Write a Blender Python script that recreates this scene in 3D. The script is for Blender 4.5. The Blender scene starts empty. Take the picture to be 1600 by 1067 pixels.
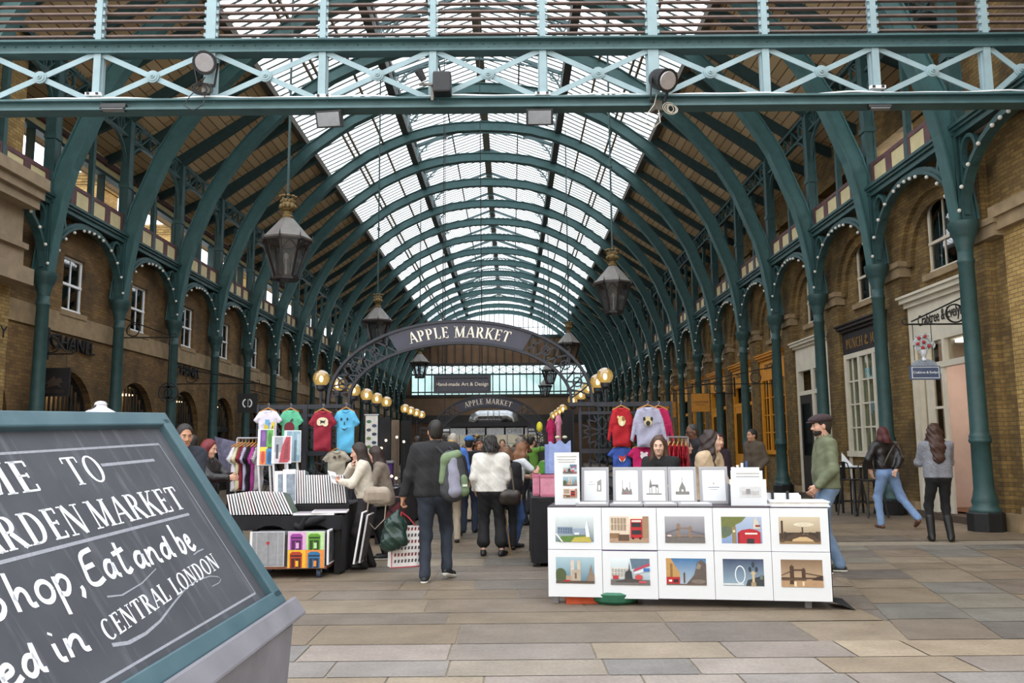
import bpy, bmesh, math, random
import numpy as np
from mathutils import Vector, Matrix, Euler
random.seed(7)
PI = math.pi
SC = bpy.context.scene
COL = SC.collection
# ---------------------------------------------------------------- camera, sky, exposure
FPX = 1299.48                      # focal length in pixels of the 1600 px wide frame
CAM_H = 1.5
def _cam_axes(p=.1267, y=.0017, r=-.0086):
    cp, sp, cy, sy, cr, sr = math.cos(p), math.sin(p), math.cos(y), math.sin(y), math.cos(r), math.sin(r)
    F = Vector((sy*cp, cy*cp, sp)); rt = Vector((cy, -sy, 0)); up = rt.cross(F)
    return F, rt*cr + up*sr, up*cr - rt*sr
CF, CR, CU = _cam_axes()
cam = bpy.data.cameras.new('camera'); cam.sensor_width = 36; cam.lens = 36*FPX/1600
cam.clip_start = .05; cam.clip_end = 400
camo = bpy.data.objects.new('camera', cam); COL.objects.link(camo)
camo.matrix_world = Matrix(((CR.x, CU.x, -CF.x, 0), (CR.y, CU.y, -CF.y, 0), (CR.z, CU.z, -CF.z, CAM_H), (0, 0, 0, 1)))
SC.camera = camo
W = bpy.data.worlds.new('overcast_sky'); SC.world = W; W.use_nodes = True
_bg = W.node_tree.nodes['Background']
_bg.inputs[0].default_value = (.93, .965, 1, 1); _bg.inputs[1].default_value = 1.7
SC.view_settings.view_transform = 'Standard'; SC.view_settings.look = 'None'
SC.view_settings.gamma = 1; SC.view_settings.use_curve_mapping = False
SC.view_settings.exposure = 1.0

def ray(u, v): return CF + CR*((u-800)/FPX) - CU*((v-533.5)/FPX)
def atY(u, v, Y):
    d = ray(u, v); t = Y/d.y; return Vector((d.x*t, Y, CAM_H + d.z*t))
def gnd(u, v, z=0.0):
    d = ray(u, v); t = (z-CAM_H)/d.z; return Vector((d.x*t, d.y*t, z))
# ---------------------------------------------------------------- materials
_M = {}
def lin(c):
    if isinstance(c, str):
        c = [int(c[i:i+2], 16)/255 for i in (0, 2, 4)]
        c = [(x/12.92 if x <= .04045 else ((x+.055)/1.055)**2.4) for x in c]
    return (c[0], c[1], c[2], 1)
class NT:
    def __init__(s, name):
        s.m = bpy.data.materials.new(name); s.m.use_nodes = True
        s.t = s.m.node_tree; s.b = s.t.nodes['Principled BSDF']; s.out = s.t.nodes['Material Output']
    def n(s, typ, **k):
        x = s.t.nodes.new(typ)
        for a, v in k.items(): setattr(x, a, v)
        return x
    def l(s, a, b): s.t.links.new(a, b)
    def coord(s): return s.n('ShaderNodeTexCoord').outputs['Object']
    def noise(s, scale, detail=4, co=None, rough=.55):
        x = s.n('ShaderNodeTexNoise'); x.inputs['Scale'].default_value = scale; x.inputs['Detail'].default_value = detail; x.inputs['Roughness'].default_value = rough
        s.l(co or s.coord(), x.inputs['Vector']); return x.outputs['Fac']
    def ramp(s, fac, stops):
        x = s.n('ShaderNodeValToRGB'); e = x.color_ramp.elements
        while len(e) < len(stops): e.new(.5)
        for i, (p, c) in enumerate(stops): e[i].position = p; e[i].color = lin(c)
        s.l(fac, x.inputs[0]); return x.outputs[0]
    def mix(s, fac, a, b, mode='MIX'):
        x = s.n('ShaderNodeMix', data_type='RGBA', blend_type=mode)
        for sock, v in ((x.inputs[0], fac), (x.inputs[6], a), (x.inputs[7], b)):
            if hasattr(v, 'is_linked'): s.l(v, sock)
            elif isinstance(v, (int, float)): sock.default_value = v
            else: sock.default_value = lin(v)
        return x.outputs[2]
    def bump(s, h, strength=.3, dist=.02):
        x = s.n('ShaderNodeBump'); x.inputs['Strength'].default_value = strength; x.inputs['Distance'].default_value = dist
        s.l(h, x.inputs['Height']); s.l(x.outputs[0], s.b.inputs['Normal'])
    def set(s, rough=.6, metal=0, spec=None):
        s.b.inputs['Roughness'].default_value = rough; s.b.inputs['Metallic'].default_value = metal
        if spec is not None: s.b.inputs['Specular IOR Level'].default_value = spec
        return s.m
def pm(c, rough=.65, metal=0, var=.18, scale=9, bump=0, spec=None):
    """a plain paint / cloth / plastic material: one colour with slight uneven tone"""
    key = (str(c), rough, metal, var, scale, bump)
    if key in _M: return _M[key]
    n = NT('surface_%03d' % len(_M)); col = lin(c)
    if var:
        d = [max(0, x*(1-var)) for x in col[:3]]; u = [min(1, x*(1+var*.7)+.002) for x in col[:3]]
        n.l(n.ramp(n.noise(scale), [(.3, d), (.7, u)]), n.b.inputs['Base Color'])
    else: n.b.inputs['Base Color'].default_value = col
    if bump: n.bump(n.noise(scale*3, 3), bump, .01)
    _M[key] = n.set(rough, metal, spec); return _M[key]
def emit(c, strength):
    key = ('e', str(c), strength)
    if key in _M: return _M[key]
    n = NT('lit_%03d' % len(_M)); n.b.inputs['Base Color'].default_value = lin(c)
    n.b.inputs['Emission Color'].default_value = lin(c); n.b.inputs['Emission Strength'].default_value = strength
    _M[key] = n.set(.5); return n.m
def glassm(name, tint, keep=.85, gloss=.12, milk=0.0, milkc=(.9, .9, .9)):
    n = NT(name); tr = n.n('ShaderNodeBsdfTransparent'); tr.inputs[0].default_value = tuple(x*keep for x in lin(tint)[:3]) + (1,)
    gl = n.n('ShaderNodeBsdfGlossy'); gl.inputs['Roughness'].default_value = .03
    mx = n.n('ShaderNodeMixShader'); mx.inputs[0].default_value = gloss
    n.l(tr.outputs[0], mx.inputs[1]); n.l(gl.outputs[0], mx.inputs[2]); o = mx.outputs[0]
    if milk:
        tl = n.n('ShaderNodeBsdfTranslucent'); tl.inputs[0].default_value = lin(milkc)
        m2 = n.n('ShaderNodeMixShader'); m2.inputs[0].default_value = milk
        n.l(o, m2.inputs[1]); n.l(tl.outputs[0], m2.inputs[2]); o = m2.outputs[0]
    n.l(o, n.out.inputs[0]); return n.m
def wallco(n, su=1):
    """bricks laid along a wall whichever way it faces: u = x + y, v = z"""
    s = n.n('ShaderNodeSeparateXYZ'); n.l(n.coord(), s.inputs[0])
    a = n.n('ShaderNodeMath', operation='ADD'); n.l(s.outputs[0], a.inputs[0]); n.l(s.outputs[1], a.inputs[1])
    c = n.n('ShaderNodeCombineXYZ'); n.l(a.outputs[0], c.inputs[0]); n.l(s.outputs[2], c.inputs[1]); return c.outputs[0]
def brickm(name, a, b, mortar, soot, sootamt=.75, bw=.225, bh=.075, pale=None):
    n = NT(name); co = wallco(n)
    t = n.n('ShaderNodeTexBrick'); t.inputs['Scale'].default_value = 1; t.inputs['Brick Width'].default_value = bw; t.inputs['Row Height'].default_value = bh
    t.inputs['Mortar Size'].default_value = .007; t.inputs['Mortar Smooth'].default_value = .2; t.inputs['Bias'].default_value = -.1
    t.inputs['Color1'].default_value = lin(a); t.inputs['Color2'].default_value = lin(b); t.inputs['Mortar'].default_value = lin(mortar)
    n.l(co, t.inputs['Vector'])
    g = n.n('ShaderNodeValToRGB'); g.color_ramp.elements[0].position = .42; g.color_ramp.elements[1].position = .68
    n.l(n.noise(.75, 7, rough=.62), g.inputs[0])
    f = n.n('ShaderNodeMath', operation='MULTIPLY'); f.inputs[1].default_value = sootamt; n.l(g.outputs[0], f.inputs[0])
    c = n.mix(f.outputs[0], t.outputs[0], soot)
    v = n.mix(.35, c, n.ramp(n.noise(26, 2), [(.3, (.25, .25, .25)), (.75, (1, 1, 1))]), 'MULTIPLY')
    n.l(v, n.b.inputs['Base Color']); n.bump(t.outputs['Fac'], -.5, .008); return n.set(.88)
# ---------------------------------------------------------------- mesh building
class MB:
    def __init__(s): s.v = []; s.f = []; s.m = []; s.c = None
    def add(s, vs, fs, mi=0):
        o = len(s.v); s.v += [tuple(p) for p in vs]; s.f += [tuple(i+o for i in f) for f in fs]; s.m += [mi]*len(fs); return s
    def box(s, x0, x1, y0, y1, z0, z1, mi=0):
        e = (len(s.f) % 17)*.00007      # a hair's difference so that no two faces coincide
        x0, x1, y0, y1, z0, z1 = min(x0, x1)-e, max(x0, x1)+e, min(y0, y1)-e, max(y0, y1)+e, min(z0, z1)-e, max(z0, z1)+e
        vs = [(x, y, z) for z in (z0, z1) for y in (y0, y1) for x in (x0, x1)]
        return s.add(vs, [(0, 2, 3, 1), (4, 5, 7, 6), (0, 1, 5, 4), (2, 6, 7, 3), (0, 4, 6, 2), (1, 3, 7, 5)], mi)
    def cb(s, c, d, mi=0, R=None):
        c = Vector(c); vs = []
        for z in (-.5, .5):
            for y in (-.5, .5):
                for x in (-.5, .5):
                    p = Vector((x*d[0], y*d[1], z*d[2])); vs.append(c + (R @ p if R else p))
        return s.add(vs, [(0, 2, 3, 1), (4, 5, 7, 6), (0, 1, 5, 4), (2, 6, 7, 3), (0, 4, 6, 2), (1, 3, 7, 5)], mi)
    def bar(s, a, b, w, h, up=(0, 0, 1), mi=0):
        a, b, up = Vector(a), Vector(b), Vector(up); d = (b-a).normalized(); sx = d.cross(up)
        if sx.length < 1e-4: sx = d.cross(Vector((1, 0, 0)))
        sx.normalize(); u = sx.cross(d)
        vs = [p + sx*i*w/2 + u*j*h/2 for p in (a, b) for i, j in ((-1, -1), (1, -1), (1, 1), (-1, 1))]
        return s.add(vs, [(3, 2, 1, 0), (4, 5, 6, 7), (0, 1, 5, 4), (1, 2, 6, 5), (2, 3, 7, 6), (3, 0, 4, 7)], mi)
    def sweep(s, pts, prof, up=(0, 1, 0), closed=False, mi=0):
        """profile (side, up) swept along pts; 'up' is the fixed sideways axis"""
        pts = [Vector(p) for p in pts]; A = Vector(up).normalized(); n = len(pts); k = len(prof); vs = []
        for i, p in enumerate(pts):
            if closed: d = pts[(i+1) % n] - pts[i-1]
            else: d = pts[min(i+1, n-1)] - pts[max(i-1, 0)]
            d.normalize(); N = A.cross(d).normalized(); a = d.cross(N)
            vs += [p + a*q[0] + N*q[1] for q in prof]
        fs = []
        for i in range(n if closed else n-1):
            j = (i+1) % n
            for q in range(k): fs.append((i*k+q, i*k+(q+1) % k, j*k+(q+1) % k, j*k+q))
        if not closed: fs += [tuple(range(k))[::-1], tuple((n-1)*k+q for q in range(k))]
        return s.add(vs, fs, mi)
    def tube(s, pts, r, n=8, mi=0, caps=True):
        pts = [Vector(p) for p in pts]; vs = []; last = None
        rs = r if isinstance(r, (list, tuple)) else [r]*len(pts)
        for i, p in enumerate(pts):
            d = (pts[min(i+1, len(pts)-1)] - pts[max(i-1, 0)]).normalized()
            if last is None:
                a = d.orthogonal().normalized()
            else:
                a = last - d*last.dot(d); a = a.normalized() if a.length > 1e-6 else d.orthogonal().normalized()
            last = a; b = d.cross(a)
            vs += [p + (a*math.cos(t) + b*math.sin(t))*rs[i] for t in (2*PI*q/n for q in range(n))]
        fs = [(i*n+q, i*n+(q+1) % n, (i+1)*n+(q+1) % n, (i+1)*n+q) for i in range(len(pts)-1) for q in range(n)]
        if caps: fs += [tuple(range(n))[::-1], tuple((len(pts)-1)*n+q for q in range(n))]
        return s.add(vs, fs, mi)
    def lathe(s, prof, n=20, c=(0, 0, 0), mi=0, ph=0):
        vs = []; c = Vector(c)
        for r, z in prof: vs += [(c.x + r*math.cos(ph+2*PI*q/n), c.y + r*math.sin(ph+2*PI*q/n), c.z + z) for q in range(n)]
        k = len(prof)
        fs = [(i*n+q, i*n+(q+1) % n, (i+1)*n+(q+1) % n, (i+1)*n+q) for i in range(k-1) for q in range(n)]
        fs += [tuple(range(n))[::-1], tuple((k-1)*n+q for q in range(n))]
        return s.add(vs, fs, mi)
    def prism(s, poly, fn, d0, d1, mi=0):
        """2D polygon mapped by fn(u, v, depth), between two depths"""
        n = len(poly)
        vs = [fn(u, v, d0) for u, v in poly] + [fn(u, v, d1) for u, v in poly]
        fs = [tuple(range(n))[::-1], tuple(range(n, 2*n))] + [(i, (i+1) % n, n+(i+1) % n, n+i) for i in range(n)]
        return s.add(vs, fs, mi)
    def sphere(s, c, r, n=12, m=8, mi=0):
        c = Vector(c); rr = r if isinstance(r, (tuple, list)) else (r, r, r); vs = [(c.x, c.y, c.z-rr[2])]
        for i in range(1, m):
            t = -PI/2 + PI*i/m
            vs += [(c.x + rr[0]*math.cos(t)*math.cos(2*PI*q/n), c.y + rr[1]*math.cos(t)*math.sin(2*PI*q/n), c.z + rr[2]*math.sin(t)) for q in range(n)]
        vs.append((c.x, c.y, c.z+rr[2])); fs = [(0, 1+(q+1) % n, 1+q) for q in range(n)]
        for i in range(m-2): fs += [(1+i*n+q, 1+i*n+(q+1) % n, 1+(i+1)*n+(q+1) % n, 1+(i+1)*n+q) for q in range(n)]
        L = len(vs)-1; fs += [(L, 1+(m-2)*n+q, 1+(m-2)*n+(q+1) % n) for q in range(n)]
        return s.add(vs, fs, mi)
    def ring(s, c, R, w, h, ax=(0, 1, 0), n=24, mi=0, sy=1.0):
        """flat ring (rectangular section) about axis ax; sy squashes it vertically"""
        c = Vector(c); A = Vector(ax).normalized(); u = A.orthogonal().normalized() if abs(A.z) > .9 else Vector((0, 0, 1)).cross(A).normalized(); v = A.cross(u)
        pts = [c + u*R*math.cos(2*PI*i/n) + v*R*sy*math.sin(2*PI*i/n) for i in range(n)]
        return s.sweep(pts, [(-w/2, -h/2), (w/2, -h/2), (w/2, h/2), (-w/2, h/2)], A, True, mi)
    def mesh(s, name, mats, smooth=False):
        me = bpy.data.meshes.new(name); me.from_pydata([tuple(p) for p in s.v], [], s.f)
        for m in (mats if isinstance(mats, (list, tuple)) else [mats]): me.materials.append(m)
        if any(s.m): me.polygons.foreach_set('material_index', s.m)
        if smooth: me.polygons.foreach_set('use_smooth', [True]*len(me.polygons))
        bm = bmesh.new(); bm.from_mesh(me); bmesh.ops.recalc_face_normals(bm, faces=bm.faces); bm.to_mesh(me); bm.free()
        me.update(); return me
def link(name, me, parent=None, loc=(0, 0, 0), bevel=0, auto=False):
    o = bpy.data.objects.new(name, me); COL.objects.link(o); o.location = loc
    if parent: o.parent = parent
    if bevel:
        b = o.modifiers.new('bevel', 'BEVEL'); b.width = bevel; b.segments = 2; b.limit_method = 'ANGLE'
    return o
def part(name, mb, mats, parent, smooth=False, bevel=0, label=None):
    o = link(name, mb.mesh(name, mats, smooth), parent, bevel=bevel)
    if label: o['label'] = label
    return o
def smooth_angle(o, ang=40):
    me = o.data; me.polygons.foreach_set('use_smooth', [True]*len(me.polygons))
    try: me.set_sharp_from_angle(angle=math.radians(ang))
    except Exception: pass
    return o
def tag(o, label, cat, group=None):
    o['label'] = label; o['category'] = cat
    if group: o['group'] = group
    return o
def thing(name, label, cat, loc=(0, 0, 0), rz=0, group=None):
    o = bpy.data.objects.new(name, None); COL.objects.link(o); o.location = loc; o.rotation_euler = (0, 0, rz)
    o.empty_display_size = .1
    return tag(o, label, cat, group)
def struct(name, mb, mats, smooth=False, bevel=0, parent=None):
    o = link(name, mb.mesh(name, mats, smooth), parent, bevel=bevel)
    if not parent: o['kind'] = 'structure'
    return o
def dup(root, loc, rz=None, label=None, group=None, skip=()):
    r = root.copy(); COL.objects.link(r); r.location = loc
    if rz is not None: r.rotation_euler = (0, 0, rz)
    if label: r['label'] = label
    if group: r['group'] = group
    for ch in root.children:
        if ch.name.split('.')[0] in skip: continue
        c = ch.copy(); COL.objects.link(c); c.parent = r
        for g in ch.children:
            d = g.copy(); COL.objects.link(d); d.parent = c
    return r
ORD = ['first', 'second', 'third', 'fourth', 'fifth', 'sixth', 'seventh', 'eighth', 'ninth', 'tenth', 'eleventh', 'twelfth', 'thirteenth', 'fourteenth', 'fifteenth',
       'sixteenth', 'seventeenth', 'eighteenth', 'nineteenth', 'twentieth', 'twenty-first', 'twenty-second', 'twenty-third', 'twenty-fourth', 'twenty-fifth',
       'twenty-sixth', 'twenty-seventh', 'twenty-eighth', 'twenty-ninth', 'thirtieth']
# ================================================================ materials of the place
TEAL = pm('2c4b4c', .5, 0, .22, 5); TEAL_D = pm('2a4446', .55, 0, .2, 5); TEAL_L = pm('8aa0a6', .5, 0, .1, 4); TEAL_M = pm('566f72', .5, 0, .16, 4)
BLACK = pm('151619', .5, 0, .25, 8); IRON = pm('2b2d36', .5, .2, .2, 12); MAROON = pm('5f3f43', .6, 0, .2, 4); CREAM = pm('cdbf93', .65, 0, .12, 4)
STONE = pm('927d60', .85, 0, .28, 3, .3); WHITE = pm('e9ecef', .55, 0, .05, 4); OFFW = pm('cfc7b6', .6, 0, .1, 3); YEL = pm('d08a1c', .5, 0, .14, 3)
WOODSLAT = pm('6d5b55', .75, 0, .2, 6); DARKBAR = pm('3d4744', .6, 0, .15, 6); BULB = pm('d9d6cf', .25, 0, 0)
BR_L = brickm('stock_brick_sooty', '8a6a3c', '6a4d2b', '5d503c', '33271a', .8)
BR_R = brickm('stock_brick_worn', '9a7c46', '765a30', '5f533f', '2e2416', .78)
BR_F = brickm('stock_brick_pale', 'c3a263', 'a5844b', '6d5c45', '6b5233', .4, .225, .075)
BR_UP = brickm('stock_brick_upper', 'b7985c', '8d6d3d', '6f6048', '4a3a24', .55)
def _boards():
    n = NT('tongue_and_groove_boards'); s = n.n('ShaderNodeSeparateXYZ'); n.l(n.coord(), s.inputs[0])
    c = n.n('ShaderNodeCombineXYZ'); n.l(s.outputs[1], c.inputs[0]); n.l(s.outputs[0], c.inputs[1])
    t = n.n('ShaderNodeTexBrick'); t.inputs['Scale'].default_value = 1; t.inputs['Brick Width'].default_value = 3.6; t.inputs['Row Height'].default_value = .23
    t.inputs['Mortar Size'].default_value = .012; t.inputs['Color1'].default_value = lin('cdb38c'); t.inputs['Color2'].default_value = lin('b89c75'); t.inputs['Mortar'].default_value = lin('54422f')
    n.l(c.outputs[0], t.inputs['Vector']); n.l(t.outputs[0], n.b.inputs['Base Color']); return n.set(.7)
BOARDS = _boards()
SKYGLASS = glassm('skylight_glass', (.96, .98, 1), .93, .04, .12, (.95, .95, .93))
PANE = glassm('window_pane', (.5, .52, .52), .8, .22)
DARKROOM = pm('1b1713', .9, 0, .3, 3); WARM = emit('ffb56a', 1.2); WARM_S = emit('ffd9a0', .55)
# ================================================================ the hall: constants
CX, HW, BAY, Y0, NR = -1.1, 9.3, 3.6112, 14.65, 19
ZC = 5.46                      # top of the capitals
YEND = Y0 + 18*BAY + .5
def colY(i): return Y0 + i*BAY
SIDES = ((1, 'on the yellow-shop side'), (-1, 'on the chalkboard side'))
# ---------------------------------------------------------------- floor: flagstones, every slab its own stone colour
def floor_mesh():
    rnd = random.Random(3); me = MB(); cols = []
    york = ['7d6f60', '847562', '786c60', '897965', '716860', '807160', '7a6f64', '8a7c6a', '736c65']
    gran = ['958a82', '928b86', '9e8e7a', '8c8682', '9a9088', '94897c', '827e7b', 'a39480']
    dark = ['7b6c5b', '80705c', '75695c', '84735f', '706659', '7a6c5c']
    def slab(x0, x1, y0, y1, c, z=0):
        g = .007; me.add([(x0+g, y0+g, z), (x1-g, y0+g, z), (x1-g, y1-g, z), (x0+g, y1-g, z)], [(0, 1, 2, 3)])
        a = lin(c); k = rnd.uniform(.86, 1.1); cols.append([min(1, q*k) for q in a[:3]] + [1])
    y = -4.0
    while y < 82:
        far = y > 12
        if y < 6.65: h = min(rnd.choice([.36, .42, .5]), 6.67-y); pal = gran; wr = (.5, 1.1)
        else: h = rnd.uniform(.42, .75) * (1.6 if far else 1); pal = york if y < 11 else dark; wr = (.8, 1.9)
        if 6.3 < y+h < 6.66 or (y < 6.65 < y+h): h = 6.66-y
        x = -12.2 + rnd.uniform(-1, 0)
        while x < 9.6:
            w = rnd.uniform(*wr) * (1.7 if far else 1)
            p = pal
            if 6.65 < y < 12.5 and (x > 3.0+.2*(y-6.6) or x < -2.6) and rnd.random() < .6: p = york + ['6a6763', '75716b', '97876f']
            lim = 3.05+.24*(y+h/2-6.66) if 6.65 <= y < 12.6 else 9.7
            if x < lim-.05: slab(x, min(x+w, lim+.2), y, y+h, rnd.choice(p), -.004 if x+w > lim else 0)
            x += w
        y += h
    # beside the display table the courses turn: skewed columns of slabs
    ytop = y0_sk = 6.665; mixed = york + ['6f6a66', '77736c', '7f786c', '6b6560', '8a7d68']
    for k in range(12):
        y = y0_sk + (0 if k == 0 else rnd.uniform(-.0, .0)); w = .74
        while y < 12.7:
            h = rnd.uniform(.5, 1.0); y1 = min(y+h, 12.75); g = .008
            ex = lambda j, yy: 3.05 + j*w + .24*(yy-6.66)
            xs_ = [(ex(k, y)+g, y+g), (ex(k+1, y)-g, y+g), (ex(k+1, y1)-g, y1-g), (ex(k, y1)+g, y1-g)]
            if xs_[0][0] < 9.7:
                me.add([(px_, py_, 0) for px_, py_ in xs_], [(0, 1, 2, 3)]); a = lin(rnd.choice(mixed)); kk = rnd.uniform(.86, 1.1); cols.append([min(1, q*kk) for q in a[:3]] + [1])
            y = y1
    m = me.mesh('floor', [FLOORM, pm('6b6255', .9, 0, .2, 20)])
    ca = m.color_attributes.new('stone', 'FLOAT_COLOR', 'CORNER')
    buf = []
    for c in cols: buf += c*4
    ca.data.foreach_set('color', buf)
    return m
def _floorm():
    n = NT('flagstone'); a = n.n('ShaderNodeVertexColor', layer_name='stone') if hasattr(bpy.types, 'ShaderNodeVertexColor') else n.n('ShaderNodeAttribute', attribute_name='stone')
    co = n.coord()
    f = n.mix(.55, a.outputs[0], n.ramp(n.noise(2.2, 6, co), [(.25, (.45, .43, .42)), (.72, (1, 1, 1))]), 'MULTIPLY')
    f = n.mix(.5, f, n.ramp(n.noise(38, 3, co), [(.3, (.5, .5, .5)), (.65, (1, 1, 1))]), 'MULTIPLY')
    n.l(f, n.b.inputs['Base Color'])
    mp = n.n('ShaderNodeMapping'); mp.inputs['Scale'].default_value = (14, 60, 10); n.l(co, mp.inputs[0])
    n.bump(n.noise(1, 3, mp.outputs[0]), .5, .012)
    n.l(n.ramp(n.noise(3, 4, co), [(.3, (.42, .42, .42)), (.7, (.75, .75, .75))]), n.b.inputs['Roughness'])
    return n.set(.55)
FLOORM = _floorm()
_fo = link('floor', floor_mesh()); _fo['kind'] = 'structure'; _fo.location.z = 0
struct('floor_bedding', MB().box(-12.3, 9.8, -4, 82.5, -.2, -.007), pm('84796a', .9, 0, .25, 25))
# ---------------------------------------------------------------- walls
def arch_poly(yc, hw, z0, zs, rise, n=14):
    """opening outline: up one side, over the arch, down the other"""
    return [(yc-hw, z0)] + [(yc - hw*math.cos(PI*k/n), zs + rise*math.sin(PI*k/n)) for k in range(n+1)] + [(yc+hw, z0)]
def wallx(x0): return lambda u, v, d: (x0+d, u, v)
def notch(mb, ya, yb, z0, z1, op, fn, d0, d1, mi=0):
    """a wall piece ya..yb, z0..z1 with an opening that starts at its foot"""
    mb.prism([(ya, z0)] + op + [(yb, z0), (yb, z1), (ya, z1)], fn, d0, d1, mi)
def build_right():
    wl = MB(); XF, XR = 8.55, 8.74            # pier face, recess face
    for i in range(0, 18):
        a, b = colY(i), colY(i+1); c = (a+b)/2; f = wallx(0)
        notch(wl, a, b, 0, 7.2, arch_poly(c, BAY/2-.42, 0, 5.3, 1.35), f, XF, XR)
        # second order of the arch, set back a little
        out = arch_poly(c, BAY/2-.42, 5.3, 5.3, 1.35); inn = arch_poly(c, BAY/2-.66, 5.3, 5.3, 1.12)
        wl.prism(out + inn[::-1], f, XR-.09, XR+.001)
        # recessed wall: strips round the shop opening and the window above it
        ho = BAY/2-.5; wl.box(XR, XR+.3, a, c-ho, 0, 7.2); wl.box(XR, XR+.3, c+ho, b, 0, 7.2)
        hw = .6 if i < 5 else .5
        wl.box(XR, XR+.3, c-ho, c+ho, 4.4, 5.0)
        wl.box(XR, XR+.3, c-ho, c-hw, 5.0, 7.2); wl.box(XR, XR+.3, c+hw, c+ho, 5.0, 7.2)
        notch(wl, c-hw, c+hw, 5.0, 7.2, arch_poly(c, hw-.001, 5.0, 6.3, .3), f, XR, XR+.3)
        # imposts
        wl.box(XF-.06, XR+.02, a-.46, a+.46, 5.12, 5.34, 1); wl.box(XF-.1, XR+.04, a-.5, a+.5, 5.34, 5.46, 1)
        wl.box(XF-.05, XF+.1, a-.45, a+.45, 0, .3, 1)
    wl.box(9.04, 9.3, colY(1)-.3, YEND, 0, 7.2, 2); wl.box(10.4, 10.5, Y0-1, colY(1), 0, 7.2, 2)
    struct('wall_right', wl, [BR_R, STONE, DARKROOM])
    up = MB()                                   # upper wall behind the arcade posts
    for i in range(-1, 18):
        a, b = colY(i), colY(i+1); c = (a+b)/2
        up.box(9.5, 9.9, a-.5, a+.5, 7.2, 10.6); up.box(9.5, 9.9, a+.5, b-.5, 9.1, 10.6)
        up.box(9.42, 9.5, a-.6, a+.6, 9.0, 9.2)
        if i != 1 and i != 0: up.box(9.9, 10.1, a+.4, b-.4, 7.2, 9.2)
        else: up.box(9.9, 10.1, a+.4, b-.4, 7.2, 8.0 + .3*i)
    struct('wall_right_upper', up, BR_R)
    struct('floor_gallery_right', MB().box(8.56, 10.0, Y0-4, YEND, 7.1, 7.24), pm('5a4a3a', .8))
    fr = MB(); fr.box(8.66, 9.4, 2.0, Y0-.42, .42, 5.2, 0); fr.box(8.66, 9.4, 2.0, Y0-.42, 5.6, 12.0, 2)
    fr.box(8.45, 9.4, 2.0, Y0-.36, 5.42, 5.62, 1); fr.box(8.52, 9.4, 2.0, Y0-.38, 5.2, 5.42, 1); fr.box(8.58, 9.4, 2, Y0-.4, 0, .42, 1); fr.box(8.7, 9.5, Y0-.45, Y0+.6, 0, 12, 2)
    struct('wall_right_front', fr, [BR_F, STONE, BR_R])
def build_left():
    wl = MB(); X = -10.7; f = wallx(0); XB = X-.35
    ya = Y0 - BAY*.2
    wl.box(XB, X, ya-3, colY(0), 0, 7.2)
    for i in range(0, 18):
        a, b = colY(i), colY(i+1); c = (a+b)/2
        notch(wl, a, b, 0, 4.35, arch_poly(c, 1.22, 0, 2.2, 1.22), f, XB, X)
        wl.box(XB, X, a, c-.5, 4.35, 7.2); wl.box(XB, X, c+.5, b, 4.35, 7.2); wl.box(XB, X, c-.5, c+.5, 4.35, 4.86); wl.box(XB, X, c-.5, c+.5, 6.2, 7.2)
        # brick arch ring, slightly proud
        wl.prism(arch_poly(c, 1.22, 2.2, 2.2, 1.22) + arch_poly(c, 1.5, 2.2, 2.2, 1.5)[::-1], f, X-.02, X+.018, 2)
    wl.box(X-.02, X+.05, ya-3, YEND, 4.3, 4.5, 1); wl.box(X-.02, X+.035, ya-3, YEND, 4.5, 4.78, 1)
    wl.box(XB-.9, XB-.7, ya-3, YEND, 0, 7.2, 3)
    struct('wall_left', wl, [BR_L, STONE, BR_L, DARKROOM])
    struct('floor_gallery_left', MB().box(-12.6, -10.36, Y0-3, YEND, 7.1, 7.24), pm('5a4a3a', .8))
    up = MB()
    for i in range(-1, 18):
        a, b = colY(i), colY(i+1)
        up.box(-12.1, -11.9, a, b, 7.24, 7.9, 0); up.box(-12.12, -11.88, a, b, 9.55, 9.65, 1); up.box(-12.1, -11.9, a, b, 9.65, 10.1, 2)
        up.box(-12.12, -11.88, a-.06, a+.06, 7.9, 9.55, 1); up.box(-12.1, -11.9, (a+b)/2-.03, (a+b)/2+.03, 7.9, 9.55, 1)
        up.box(-12.14, -11.8, a, b, 9.84, 9.98, 3)
    struct('wall_left_upper', up, [BR_UP, TEAL_D, CREAM, MAROON])
    st = MB()
    for (x1, z0, z1) in ((-9.92, 7.05, 7.3), (-10.02, 6.86, 7.05), (-10.12, 6.66, 6.86), (-10.45, 5.9, 6.66), (-10.3, 5.78, 5.9), (-10.4, 5.35, 5.78), (-10.15, 5.0, 5.35)):
        st.box(-12.0, x1, 15.6, 17.42, z0, z1)
    st.box(-12.0, -10.5, 15.6, 17.3, 7.3, 12.0, 1); st.box(-12, -10.62, 15.6, 17.4, 0, 5.0, 1)
    struct('trim_1', st, [pm('94826a', .85, 0, .2, 3, .3), BR_UP])
build_right(); build_left()
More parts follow.
